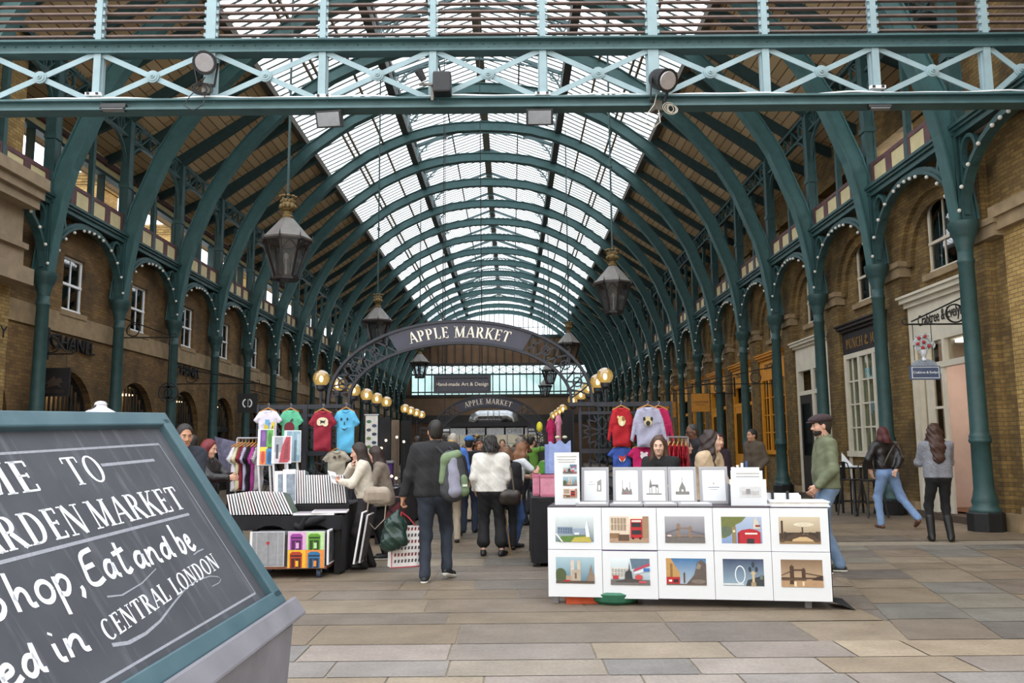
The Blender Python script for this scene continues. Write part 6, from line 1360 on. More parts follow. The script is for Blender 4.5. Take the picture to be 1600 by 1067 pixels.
for k, (u0, u1, v0, v1, Y, c, lab) in enumerate(((853, 868, 655, 705, 14.6, 'b3205a', 'magenta top hanging at the dark curtain stall'), (867, 878, 648, 690, 14.9, 'd98aa8', 'pale pink top hanging at the dark curtain stall'))):
    t = garment('hung_shirt', 'tee', u0, u1, v0, v1, Y, c, lab, [], seed=20+k, rz=.3); part('stand_pole', MB().tube([(0, .05, .3), (0, .05, -t.location.z)], .014, 6), BLACK, t); part('stand_foot', MB().lathe([(.15, 0), (.15, .02), (.02, .03)], 12, (0, .05, -t.location.z)), BLACK, t)
t = thing('yellow_duster', 'small yellow ornament hanging by the pink tops', 'ornament', atY(843, 667, 16)); m = MB(); m.sphere((0, 0, 0), (.06, .06, .1), 10, 8); part('tuft', m, pm('d8cf3a', .8), t); part('stalk', MB().tube([(0, 0, -.1), (.02, 0, -t.location.z)], .008, 5), CABD, t); part('foot', MB().lathe([(.12, 0), (.12, .02), (.01, .03)], 12, (.02, 0, -t.location.z)), CABD, t)
# food counter, ducts at the far end of the aisle
Y = 46.0
a, b = atY(700, 690, Y), atY(848, 668, Y); kx = (a.x+b.x)/2; kw = b.x-a.x
t = thing('food_counter', 'black food counter with white lettered panels at the far end of the aisle', 'counter', (kx, Y, 0)); z1 = b.z
part('counter_body', MB().box(-kw/2, kw/2, 0, 2, 0, 1.15), BLACK, t); part('canopy', MB().box(-kw/2-.2, kw/2+.2, -.5, 2.2, z1+.06, z1+.3), pm('26262a', .6), t)
for k in range(5): x = -kw/2+(k+.5)*kw/5; part('name_panel', MB().box(x-kw/10+.05, x+kw/10-.05, -.4, -.36, a.z+.35, z1), pm('d5d8dc', .5), t)
for k, s in enumerate(('', 'OLIVER', '', 'CHRIS', '')):
    if s: text_part('lettering', s, .3, pm('8a8d92', .6), t, (-kw/2+(k+.5)*kw/5, -.42, (a.z+.35+z1)/2))
part('back_wall', MB().box(-kw/2, kw/2, 1.9, 2, 1.15, z1), pm('5a6068', .4), t); m = MB()
for k in range(9): x = -kw/2+kw*k/8; m.box(x-.03, x+.03, -.36, -.3, 1.15, a.z+.35)
m.box(-kw/2, kw/2, -.36, -.3, 1.7, 1.74); part('screen_bar', m, pm('9aa0a6', .3, .5), t); part('glass_screen', MB().box(-kw/2, kw/2, -.34, -.335, 1.15, a.z+.35), glassm('counter_glass', (.75, .8, .82), .7, .3), t)
hung = hung_board(45.55, 747, 784, 655, 664, 'tiny dark board with white lettering below the duct', 'Hand-made Art & Design', .13); hung.location.z = z1+.3
STEEL = pm('b9bcc0', .25, .8, .1)
t = thing('ventilation_duct', 'shiny steel ventilation duct bent over the far food counter', 'duct', (kx, Y-.2, 0)); L = atY(740, 650, Y); R_ = atY(803, 650, Y); zt = L.z; x0, x1 = L.x-kx, R_.x-kx
m = MB(); m.tube([(x0, 0, z1+.3), (x0, 0, zt-.35), (x0+.1, 0, zt-.1), (x0+.35, 0, zt), (x1-.35, 0, zt), (x1-.1, 0, zt-.1), (x1, 0, zt-.35), (x1, 0, z1+.3)], .3, 14); part('pipe', m, STEEL, t, True); part('side_pipe', MB().tube([(x1-1.6, .1, z1+.55), (x1+.2, .1, z1+.55)], .26, 12), STEEL, t, True)
for x in (x0+.8, (x0+x1)/2, x1-.8): part('duct_band', MB().ring((x, 0, zt), .31, .06, .02, (1, 0, 0), 14), pm('8d9094', .3, .7), t)
t = thing('round_white_bowl', 'white bowl lamp beyond the crowd', 'lamp', atY(695, 674, colY(4))); m = MB(); m.lathe([(.02, -.2), (.2, -.1), (.24, .05), (.1, .1)], 14); part('bowl', m, WHITE, t, True); part('cord', MB().tube([(0, 0, .1), (0, 0, 14.5-t.location.z)], .012, 5), CABD, t)
# bar stools and a high table by the dark fascia shop
def stool(x, y, rz, label):
    t = thing('bar_stool', label, 'stool', (x, y, 0), rz, 'black metal bar stools'); s = .17
    part('seat', MB().box(-s, s, -s, s, .74, .77), BLACK, t, bevel=.01)
    for a in (-1, 1):
        for b in (-1, 1): part('leg', MB().bar((a*.14, b*.14, .75), (a*.22, b*.22, 0), .035, .035), BLACK, t)
    m = MB()
    for a in (-1, 1): m.bar((a*.2, -.2, .3), (a*.2, .2, .3), .02, .02); m.bar((-.2, a*.2, .3), (.2, a*.2, .3), .02, .02)
    part('foot_rail', m, BLACK, t); m = MB(); m.tube([(-.16, .16, .76), (-.17, .19, .98), (-.13, .2, 1.1), (0, .2, 1.13), (.13, .2, 1.1), (.17, .19, .98), (.16, .16, .76)], .013, 8); part('back_hoop', m, BLACK, t); part('back_splat', MB().box(-.05, .05, .185, .2, .77, 1.12), BLACK, t)
p = gnd(1337, 806); stool(p.x, p.y+.1, .5, 'black metal bar stool closest to the man in the flat cap')
p = gnd(1364, 808); stool(p.x, p.y, .1, 'black metal bar stool in the middle of the three'); p = gnd(1392, 806); stool(p.x+.1, p.y+.35, -.2, 'black metal bar stool behind the red haired woman')
p = gnd(1325, 800); t = thing('high_table', 'small high black table with papers by the bar stools', 'table', (p.x-.02, p.y-.1, 0)); part('tabletop', MB().box(-.25, .3, -.25, .25, .97, 1.0), BLACK, t)
for a in (-.2, .24):
    for b in (-.2, .2): part('leg', MB().box(a-.02, a+.02, b-.02, b+.02, 0, .97), BLACK, t)
q = thing('menu_papers', 'white papers and a standing menu on the high table', 'papers', (p.x, p.y-.1, 1.0)); part('sheet', MB().box(-.1, .25, -.2, .15, 0, .03), MOUNT, q); m = MB(); m.add([(-.12, .0, .03), (.1, -.08, .03), (-.1, .02, .33), (.02, .1, .03)], [(0, 1, 2), (1, 3, 2), (0, 2, 3)]); part('menu_card', m, MOUNT, q)
# ================================================================ people: bodies and clothes grown from blended limb volumes
class Field:
    def __init__(s, lo, hi, h):
        s.lo = np.array(lo, float); s.h = h; n = np.ceil((np.array(hi, float)-s.lo)/h).astype(int)+1; s.n = n
        s.ax = [s.lo[i]+h*np.arange(n[i]) for i in range(3)]; s.F = np.full(tuple(n), .5)
    def sub(s, lo, hi):
        a = np.clip(np.floor((np.array(lo)-s.lo)/s.h).astype(int), 0, s.n); b = np.clip(np.ceil((np.array(hi)-s.lo)/s.h).astype(int)+1, 0, s.n)
        if (b <= a).any(): return None, None
        sl = tuple(slice(a[i], b[i]) for i in range(3)); X = np.meshgrid(*[s.ax[i][a[i]:b[i]] for i in range(3)], indexing='ij'); return sl, X
    def put(s, sl, d, k, sub=False):
        f = s.F[sl]
        if sub:
            d = -d; h = np.maximum(k-np.abs(f-d), 0)/k; s.F[sl] = np.maximum(f, d) + h*h*k*.25
        else:
            h = np.maximum(k-np.abs(f-d), 0)/k; s.F[sl] = np.minimum(f, d) - h*h*k*.25
    def cap(s, a, b, ra, rb, k=.03, sub=False):
        a, b = np.array(a, float), np.array(b, float); m = max(ra, rb)+k+2*s.h
        sl, X = s.sub(np.minimum(a, b)-m, np.maximum(a, b)+m)
        if sl is None: return s
        e = b-a; L = e@e+1e-12; w = [X[i]-a[i] for i in range(3)]; t = np.clip((w[0]*e[0]+w[1]*e[1]+w[2]*e[2])/L, 0, 1)
        d = np.sqrt(sum((w[i]-t*e[i])**2 for i in range(3))) - (ra+(rb-ra)*t); s.put(sl, d, k, sub); return s
    def ell(s, c, r, k=.02, sub=False, R=None):
        c, r = np.array(c, float), np.array(r, float); m = r.max()+k+2*s.h; sl, X = s.sub(c-m, c+m)
        if sl is None: return s
        w = [X[i]-c[i] for i in range(3)]
        if R is not None: w = [sum(R[j][i]*w[j] for j in range(3)) for i in range(3)]
        q = np.sqrt(sum((w[i]/r[i])**2 for i in range(3))); g = np.sqrt(sum((w[i]/r[i]**2)**2 for i in range(3)))+1e-9
        s.put(sl, q*(q-1)/g, k, sub); return s
    def cut(s, p, n):
        """removes what lies on the side n points to"""
        X = np.meshgrid(*s.ax, indexing='ij', sparse=True); n = np.array(n, float); n /= np.linalg.norm(n); d = sum((X[i]-p[i])*n[i] for i in range(3)); s.F = np.maximum(s.F, d); return s
    def wave(s, amp, f, seed=0):
        X = np.meshgrid(*s.ax, indexing='ij', sparse=True); s.F = s.F + amp*(np.sin(f*(X[2]+.55*X[0])+seed)*np.sin(f*.62*(X[0]-X[1])+seed*2.1+X[2]*f*.3)); return s
    def strands(s, amp, f, c):
        X = np.meshgrid(*s.ax, indexing='ij', sparse=True); s.F = s.F + amp*np.sin(f*np.arctan2(X[0]-c[0], X[1]-c[1]) + 9*np.sin(7*X[2])); return s
    def net(s, mb, mi=0):
        F = s.F; S = F < 0
        if not S.any(): return mb
        nx, ny, nz = (np.array(F.shape)-1); cs = np.zeros((nx, ny, nz), np.int8); c = [(i, j, k) for i in (0, 1) for j in (0, 1) for k in (0, 1)]
        sl = lambda A, q: A[q[0]:nx+q[0], q[1]:ny+q[1], q[2]:nz+q[2]]
        for q in c: cs += sl(S, q)
        act = (cs > 0) & (cs < 8); ids = np.argwhere(act); idx = np.full(act.shape, -1, np.int64); idx[act] = np.arange(len(ids)); P = np.zeros((len(ids), 3)); N = np.zeros(len(ids))
        V = {q: sl(F, q)[act] for q in c}
        for q in c:
            for ax in range(3):
                if q[ax] == 0:
                    r = tuple(q[i]+(i == ax) for i in range(3)); a, b = V[q], V[r]; x = (a < 0) != (b < 0); t = np.where(x, a/np.where(x, a-b, 1), 0)
                    for i in range(3): P[:, i] += np.where(x, q[i]+(t if i == ax else 0), 0)
                    N += x
        P = s.lo + (ids + P/N[:, None])*s.h; o = len(mb.v); mb.v += [tuple(p) for p in P.tolist()]; fs = []
        for ax in range(3):
            u, v = [i for i in range(3) if i != ax]; a = [slice(1, None)]*3; a[ax] = slice(0, -1); lo_ = [slice(1, -1)]*3; lo_[ax] = slice(0, F.shape[ax]-1); hi_ = list(lo_); hi_[ax] = slice(1, F.shape[ax])
            x = S[tuple(lo_)] != S[tuple(hi_)]; e = np.argwhere(x)
            if not len(e): continue
            fl = S[tuple(lo_)][x]; e = e.copy(); e[:, u] += 1; e[:, v] += 1
            def g(du, dv): w = e.copy(); w[:, u] += du; w[:, v] += dv; return idx[w[:, 0], w[:, 1], w[:, 2]]
            q = np.stack([g(-1, -1), g(0, -1), g(0, 0), g(-1, 0)], 1); fs += (q+o).tolist()
        mb.f += [tuple(f) for f in fs]; mb.m += [mi]*len(fs); return mb
def V3(*a): return np.array(a, float)
def ik(a, c, l1, l2, pole):
    d = c-a; L = np.linalg.norm(d); L2 = min(L, (l1+l2)*.999); d = d/L; c = a+d*L2; x = (l1*l1-l2*l2+L2*L2)/(2*L2); y = math.sqrt(max(l1*l1-x*x, 0)); p = np.array(pole, float); p = p-d*(p@d); p /= np.linalg.norm(p)+1e-9
    return a+d*x+p*y, c
def rotz(p, a): c, s_ = math.cos(a), math.sin(a); return V3(p[0]*c-p[1]*s_, p[0]*s_+p[1]*c, p[2])
SKIN = {'light': 'c99b84', 'tan': 'b58468', 'pale': 'd3ab96', 'olive': 'b08a6c', 'dark': '6f4a38'}
def person(label, x, y, H=1.75, rz=0, skin='light', hair=('short', '1f1a18'), top=('2a2a30', 'jacket'), legs=('22252e', 'trousers'), shoes=('151517', 'shoe'), wr=(None, None), pole=((.25, -1, -.1), (-.25, -1, -.1)),
           feet=(None, None), lean=0.0, side=0.0, yaw=0.0, pitch=0.0, hem=None, fine=1, bulk=1.0, hip=0.0, extra=None, grip=(.6, .6), palm=(None, None), bare=None, hat=None, glasses=None, beard=None, group=None, twist=0, hood=False, name='person', sleeve=1.0):
    k = H/1.75; hh, hb, hd = {1: (.0062, .0062, .013), 2: (.009, .009, .018), 3: (.0125, .014, .024)}[fine]
    # skeleton in person's own space: x to the right hand, y ahead, z up (for 1.75 m)
    pel = V3(0, 0, .955+hip); sp = lambda h, f=0: pel + V3(side*h, math.sin(lean)*h+f, math.cos(lean)*h)
    waist, chest, neck = sp(.14), sp(.34), sp(.52); hc = sp(.52) + V3(side*.1, .03+math.sin(lean+pitch*.5)*.13, .13*math.cos(lean*.8)+.01)
    tw = lambda v: rotz(v, twist)
    shR, shL = sp(.465)+tw(V3(.185*bulk, -.01, 0)), sp(.465)+tw(V3(-.185*bulk, -.01, 0))
    hipR, hipL = pel+V3(.088, 0, -.03), pel+V3(-.088, 0, -.03)
    W_ = [None, None]; E_ = [None, None]
    for i, (sh, sg) in enumerate(((shR, 1), (shL, -1))):
        t = wr[i] if wr[i] is not None else (sg*.27, .05, .9); E_[i], W_[i] = ik(sh, V3(*t), .29, .25, pole[i])
    K_ = [None, None]; A_ = [None, None]; T_ = [None, None]
    for i, (hp, sg) in enumerate(((hipR, 1), (hipL, -1))):
        f = feet[i] or (sg*.1, .0, 0, sg*.18)            # x, y, heel lift, toe-out angle
        an = V3(f[0], f[1]-.03, .085+f[2]); K_[i], A_[i] = ik(hp, an, .44, .43, (sg*.08, 1, 0)); td = rotz(V3(0, 1, 0), -f[3]); T_[i] = A_[i] + td*.145 + V3(0, 0, -.05 - f[2]*.85)
    lo = np.minimum.reduce([pel, hc, shR, shL, *W_, *E_, *A_, *T_, *K_])-.22; hi = np.maximum.reduce([pel, hc, shR, shL, *W_, *E_, *A_, *T_, *K_])+.22; hi[2] = max(hi[2], hc[2]+.2); lo[2] = -.03
    lat = tw(V3(1, 0, 0))
    def torso(F, e, kk=.07):
        for s in (-1, 1):
            F.cap(chest+lat*s*.09*bulk, waist+V3(s*.075*bulk, 0, 0), .098*bulk+e, .092*bulk+e, kk); F.cap(waist+V3(s*.075*bulk, 0, 0), pel+V3(s*.085*bulk, -.01, -.01), .092*bulk+e, .104*bulk+e, kk)
        F.cap(shR*.82+shL*.18, shL*.82+shR*.18, .068+e, .068+e, kk); F.cap(neck-V3(0, 0, .06), neck+V3(0, .01, .02), .062+e, .055+e, .05)
    def arm(F, i, e, end=1.0, kk=.045):
        sh = (shR, shL)[i]; F.cap(sh, E_[i], .052*bulk+e, .042+e*.9, kk); w = E_[i]+(W_[i]-E_[i])*min(1, end); F.cap(E_[i], w, .042+e*.9, .029+e*.8+(.01 if e else 0), kk)
    def leg(F, i, e, e2=None, end=1.0, kk=.05):
        e2 = e if e2 is None else e2; F.cap((hipR, hipL)[i]+V3(0, 0, -.01), K_[i], .086*bulk+e, .056+e, kk); F.cap(K_[i], K_[i]+(A_[i]-K_[i])*end, .054+e, .036+e2, kk)
    # head frame
    cy_, sy_, cp_, sp_ = math.cos(yaw), math.sin(yaw), math.cos(pitch), math.sin(pitch)
    Hx = V3(cy_, sy_, 0); Hy = V3(-sy_*cp_, cy_*cp_, -sp_); Hz = np.cross(Hx, Hy); HR = np.array([Hx, Hy, Hz]).T
    hp_ = lambda a, b, c: hc + Hx*a + Hy*b + Hz*c
    def headf(F):
        F.ell(hp_(0, -.012, .035), (.075, .094, .09), .02, R=HR).ell(hp_(0, .022, -.03), (.06, .068, .086), .03, R=HR); F.ell(hp_(0, .062, -.09), (.028, .026, .022), .03, R=HR)
        F.cap(hp_(-.03, .078, .027), hp_(.03, .078, .027), .011, .011, .02)
        for s in (-1, 1): F.ell(hp_(s*.037, .055, -.028), (.024, .026, .026), .02, R=HR); F.ell(hp_(s*.03, .096, .006), (.017, .015, .012), .012, True, HR); F.ell(hp_(s*.077, -.005, -.008), (.011, .02, .031), .008, R=HR)
        F.cap(hp_(0, .085, .014), hp_(0, .108, -.028), .007, .012, .014); F.ell(hp_(.012, .094, -.034), (.009, .01, .008), .008, R=HR); F.ell(hp_(-.012, .094, -.034), (.009, .01, .008), .008, R=HR)
        F.cap(hp_(-.018, .083, -.064), hp_(.018, .083, -.064), .0075, .0075, .008)
        F.cap(hp_(0, -.02, -.06), neck-V3(0, .0, .05), .053, .058, .04)
    body = MB()
    F = Field(lo, hi, hd); torso(F, -.012)
    for i in (0, 1): arm(F, i, -.003); leg(F, i, -.006); F.cap(A_[i]+V3(0, 0, -.03), T_[i], .035, .028, .03)
    F.cut((0, 0, 0), (0, 0, -1)); F.cut(neck+V3(0, 0, .03), (0, 0, 1)); F.net(body)
    F = Field(hc-V3(.16, .18, .24), hc+V3(.16, .18, .17), hh); headf(F); F.net(body)
    # hands
    for i, sg in ((0, 1), (1, -1)):
        fd = W_[i]-E_[i]; fd /= np.linalg.norm(fd); pn = V3(*(palm[i] or (-sg, .15, 0))); pn = pn-fd*(pn@fd); pn /= np.linalg.norm(pn)+1e-9; ac = np.cross(fd, pn)
        if ac[1] < 0: ac = -ac                              # thumb side looks forward
        if abs(ac[1]) < .15 and ac[2] < 0: ac = -ac
        w = W_[i]; q = lambda f, a, p: w + fd*f + ac*a + pn*p
        F = Field(w-.2, w+.2, hb); F.cap(w-fd*.03, q(.02, 0, 0), .028, .026, .02)
        for a in (-.026, -.009, .009, .026): F.cap(q(.015, a*.7, 0), q(.085, a, .004), .017, .0125, .012)
        for n_, (a, L) in enumerate(((.03, .072), (.01, .08), (-.01, .075), (-.029, .06))):
            g = grip[i]; p0 = V3(.085, a, .004); an_ = .25*g; pts = [p0]
            for s_, fr in enumerate((.45, .32, .25)):
                an_ += g*(.55, .95, .75)[s_]; pts.append(pts[-1] + V3(math.cos(an_), (a*.25)*(1-g), math.sin(an_))*L*fr)
            for s_, (u_, v_) in enumerate(zip(pts, pts[1:])): F.cap(q(*u_), q(*v_), (.0095, .0088, .008)[s_], (.0088, .008, .0072)[s_], .005)
        g = grip[i]; F.cap(q(.02, .026, .006), q(.055, .05, .014), .015, .0115, .012); F.cap(q(.055, .05, .014), q(.085, .056-.022*g, .02+.022*g), .0105, .0085, .006); F.net(body)
    sk = pm(SKIN[skin], .55, 0, .06, 20, .05)
    me = body.mesh('person_body', sk, True); root = link(name, me, None, (x, y, 0)); root.rotation_euler = (0, 0, rz); root.scale = (k, k, k); tag(root, label, 'person', group)
    add = lambda nm, F, mat: part(nm, F.net(MB()), mat, root, True)
    cl = lambda c, b=.25: pm(c, .85, 0, .12, 12, b)
    hcl = {1: .011, 2: .015, 3: .02}[fine]
    # face details
    if fine < 3:
        m = MB()
        for s in (-1, 1): m.sphere(hp_(s*.03, .0735, .006), (.012, .0125, .0078), 10, 8, 0); m.sphere(hp_(s*.03, .081, .006), (.0072, .0062, .0068), 8, 6, 1)
        part('eye', m, [pm('dcd8d2', .3, 0, 0), pm('2a1e18', .3, 0, 0)], root, True)
        m = MB()
        for s in (-1, 1): m.tube([hp_(s*.016, .091, .026), hp_(s*.03, .091, .031), hp_(s*.046, .08, .026)], [.0035, .004, .002], 6)
        part('eyebrow', m, pm(hair[1], .8, 0, .1), root, True); m = MB(); m.tube([hp_(-.022, .086, -.064), hp_(-.008, .0925, -.061), hp_(0, .0925, -.063), hp_(.008, .0925, -.061), hp_(.022, .086, -.064)], [.002, .0045, .004, .0045, .002], 6); part('lips', m, pm('96524a', .5, 0, .05), root, True)
    # hair
    st, hcol = hair[0], hair[1]; HM = pm(hcol, .55, 0, .35, 60, .3)
    drop = {'short': .06, 'crop': .04, 'bob': .2, 'long': .34, 'wavy': .42, 'curly': .12}[st]
    F = Field(hc-V3(.22, .24, drop+.12), hc+V3(.22, .22, .2), hh*1.15); e = {'crop': -.006, 'short': 0, 'curly': .016}.get(st, .006)
    F.ell(hp_(0, -.02, .042), (.084+e, .101+e, .094+e), .02, R=HR)
    if st in ('short', 'crop'):
        F.ell(hp_(0, -.05, -.02), (.072+e, .06+e, .075), .03, R=HR); F.cut(hp_(0, -.06, -.085), -Hz-Hy*.2)
        F.ell(hp_(0, .1, -.03), (.084, .076, .122), .01, True, HR); F.ell(hp_(0, .03, -.09), (.12, .075, .075), .01, True, HR)
    else:
        dn = V3(0, -.15, -1); L = drop; bx = .062
        for s in (-1, 1):
            a = hp_(s*.062, -.02, .02); F.cap(a, a+V3(s*.02, -.015, -L*.55), .042, .045, .04); F.cap(a+V3(s*.02, -.015, -L*.55), a+V3(s*.012, -.04, -L), .045, .03, .04)
            if st == 'wavy': F.cap(a+V3(s*.02, .04, -.05), a+V3(s*.04, .06, -L*.9), .03, .028, .04)
        a = hp_(0, -.065, .0); F.cap(a, a+V3(0, -.045, -L*.45), .065, .066, .05); F.cap(a+V3(0, -.045, -L*.45), a+V3(0, -.085, -L), .066, .05, .04)
        if st in ('wavy', 'long'):
            for s in (-1, 1): F.cap(hp_(s*.05, -.05, .0), a+V3(s*.06, -.05, -L*.5), .05, .052, .04); F.cap(a+V3(s*.06, -.05, -L*.5), a+V3(s*.05, -.085, -L*.93), .052, .035, .04)
        F.ell(hp_(0, .1, -.03), (.073, .1, .12), .015, True, HR); F.ell(hp_(0, .12, -.25), (.16, .12, .2), .03, True, HR)
        if st in ('bob', 'curly'): F.cut(hc+V3(0, 0, -L*.8), (0, 0, -1))
    F.strands(.0016 if st != 'curly' else .005, 30, hc)
    if st in ('wavy', 'curly'): F.wave(.01, 55, 1)
    add('hair', F, HM)
    if hat == 'flatcap':
        F = Field(hc-V3(.2, .2, .1), hc+V3(.2, .26, .22), .008); F.ell(hp_(0, -.012, .075), (.104, .128, .062), .02, R=HR).ell(hp_(0, .04, .068), (.09, .1, .04), .02, R=HR); F.cut(hp_(0, 0, .048), -Hz-Hy*.1); add('flat_cap', F, pm('37282b', .9, 0, .3, 50, .3)); F = Field(hc-V3(.2, .2, .1), hc+V3(.2, .26, .2), .008); F.ell(hp_(0, .1, .047), (.075, .062, .012), .01, R=HR); add('cap_peak', F, pm('322427', .9, 0, .3, 50))
    elif hat: F = Field(hc-V3(.2, .2, .1), hc+V3(.2, .26, .22), .012); F.ell(hp_(0, -.015, .06), (.095, .112, .085), .02, R=HR); F.cut(hp_(0, 0, .045), -Hz); F.ell(hp_(0, .1, .05), (.07, .06, .012), .01, R=HR); add('baseball_cap', F, cl(hat))
    if glasses:
        m = MB()
        for s in (-1, 1): m.ring(hp_(s*.033, .1, .006), .022, .004, .004, tuple(Hy), 14); m.tube([hp_(s*.056, .095, .01), hp_(s*.08, .0, .01)], .003, 5)
        m.tube([hp_(-.012, .101, .008), hp_(.012, .101, .008)], .003, 5); part('glasses', m, BLACK, root)
    if beard: F = Field(hc-V3(.12, .1, .16), hc+V3(.12, .16, .02), .006); F.ell(hp_(0, .03, -.062), (.0605, .0635, .057), .01, R=HR); F.ell(hp_(0, .066, -.086), (.031, .028, .028), .01, R=HR); F.ell(hp_(0, .1, -.008), (.06, .07, .042), .008, True, HR); F.ell(hp_(0, .1, -.064), (.02, .02, .006), .004, True, HR); F.cut(hp_(0, 0, -.03), Hz*.8-Hy*.75); add('beard', F, pm(beard, .8, 0, .4, 80, .3))
    # legwear
    tc_, tk = legs; end = {'trousers': 1.02, 'jeans': 1.03, 'slim': 1.0, 'cropped': .72, 'shorts': .12, 'wide': 1.04}[tk]; e = {'slim': .006, 'wide': .026, 'cropped': .022}.get(tk, .014); e2 = {'slim': .008, 'wide': .045, 'cropped': .06, 'shorts': .04}.get(tk, .024)
    F = Field(lo, hi, hcl)
    for s in (-1, 1): F.cap(pel+V3(s*.075*bulk, -.012, 0), pel+V3(s*.07*bulk, 0, .08), .106*bulk+e*.6, .1*bulk+e*.4, .06)
    for i in (0, 1): leg(F, i, e, e2, end)
    F.wave(.0045, 34, 2); F.cut(pel+V3(0, 0, .11), (0, 0, 1)); F.cut((0, 0, .035), (0, 0, -1)); add('trousers' if tk != 'shorts' else 'shorts', F, cl(tc_, .35))
    # footwear
    sc_, skd = shoes
    for i in (0, 1):
        an, to = A_[i], T_[i]; F = Field(np.minimum(an, to)-.12, np.maximum(an, to)+V3(.12, .12, .4 if skd == 'boot' else .12), max(.0075, hcl*.7)); hl = an + (an-to)*V3(.28, .28, 0) + V3(0, 0, -.052); F.cap(hl, to, .036, .033, .02); F.cap(an+V3(0, 0, -.02), to*.45+an*.55+V3(0, 0, -.025), .042, .034, .03)
        if skd == 'boot': F.cap(an, an+(K_[i]-an)*.62, .052, .064, .03)
        F.cut((0, 0, .004), (0, 0, -1)); F.cut(to+V3(0, 0, -.03), V3(0, 0, -1)) if feet[i] is None or feet[i][2] < .01 else None
        add('boot' if skd == 'boot' else 'shoe', F, pm(sc_, .55, 0, .15, 20))
        if skd == 'sneaker': F = Field(np.minimum(an, to)-.12, np.maximum(an, to)+.12, .0075); F.cap(hl+V3(0, 0, -.012), to+V3(0, 0, -.01), .04, .038, .01); up_ = np.cross(V3(1, 0, 0), (to-hl)); up_ = up_/np.linalg.norm(up_); F.cut(hl-up_*.012, up_); F.cut((0, 0, .0), (0, 0, -1)); add('sole', F, pm('dcd9d2', .7))
    # upper garment
    oc, ok = top[0], top[1]; e = {'jacket': .026, 'coat': .03, 'sweater': .02, 'tee': .014, 'shirt': .018, 'leather': .024}[ok]; hm = hem if hem is not None else {'jacket': -.02, 'coat': -.2, 'sweater': 0, 'tee': .0, 'shirt': -.03, 'leather': .06}[ok]
    F = Field(lo, hi, hcl); torso(F, e)
    if hm < -.05:
        for i in (0, 1): leg(F, i, e+.02, None, 0)
        F.cap(pel+V3(.08, 0, 0), pel+V3(.09, 0, hm), .12, .135, .06); F.cap(pel+V3(-.08, 0, 0), pel+V3(-.09, 0, hm), .12, .135, .06)
    for i in (0, 1):
        if ok == 'tee' or sleeve < .6: F.cap((shR, shL)[i], (shR, shL)[i]+(E_[i]-(shR, shL)[i])*.6, .066, .062, .04)
        else: arm(F, i, e*.75, .93*sleeve)
    F.wave({'jacket': .0042, 'coat': .005, 'leather': .006, 'sweater': .003}.get(ok, .004), 23, x*7); F.wave(.0022, 47, y*3); F.wave(-.002, 71, x+y)
    F.cut(pel+V3(0, 0, hm), (0, -math.sin(lean)*.5, -1)); nt = neck+V3(0, 0, .035 if ok in ('jacket', 'coat', 'leather', 'shirt') else .01); F.cut(nt, V3(0, -.25, 1)); F.cap(neck+V3(0, .05, .06), neck+V3(0, .1, -.04), .04, .02, .01, True)
    nm = {'jacket': 'jacket', 'coat': 'coat', 'sweater': 'sweater', 'tee': 't_shirt', 'shirt': 'shirt', 'leather': 'leather_jacket'}[ok]
    mt = top[2] if len(top) > 2 else (pm(oc, .4, 0, .2, 10, .25) if ok == 'leather' else cl(oc)); to_ = add(nm, F, mt)
    if ok in ('jacket', 'shirt', 'coat') or hood:
        F = Field(neck-.16, neck+.16, max(.008, hcl*.7)); F.cap(neck+V3(0, -.008, -.01), neck+V3(0, 0, .035), .084, .07, .01); F.cap(neck+V3(0, 0, .08), neck+V3(0, .01, -.05), .066, .062, .005, True); F.cap(neck+V3(0, .09, .06), neck+V3(0, .11, -.06), .045, .02, .01, True); add('collar', F, mt)
    if extra: extra(root, dict(pel=pel, chest=chest, neck=neck, waist=waist, shR=shR, shL=shL, E=E_, W=W_, A=A_, K=K_, hc=hc, add=add, Field=Field))
    return root
# ---------------------------------------------------------------- things carried (each hangs from a hand or shoulder: its own object)
def world(o, p): return o.matrix_basis @ Vector(p) if False else (Matrix.Translation(o.location) @ Matrix.Rotation(o.rotation_euler.z, 4, 'Z') @ Matrix.Scale(o.scale.x, 4)) @ Vector(p)
def softbag(name, label, cat, loc, rz, fn, mats):
    t = thing(name, label, cat, loc, rz)
    for nm, F, mat in fn(): part(nm, F.net(MB()), mat, t, True)
    return t
_J = {}
def keep(tagn): return lambda root, J: _J.__setitem__(tagn, (root, J))
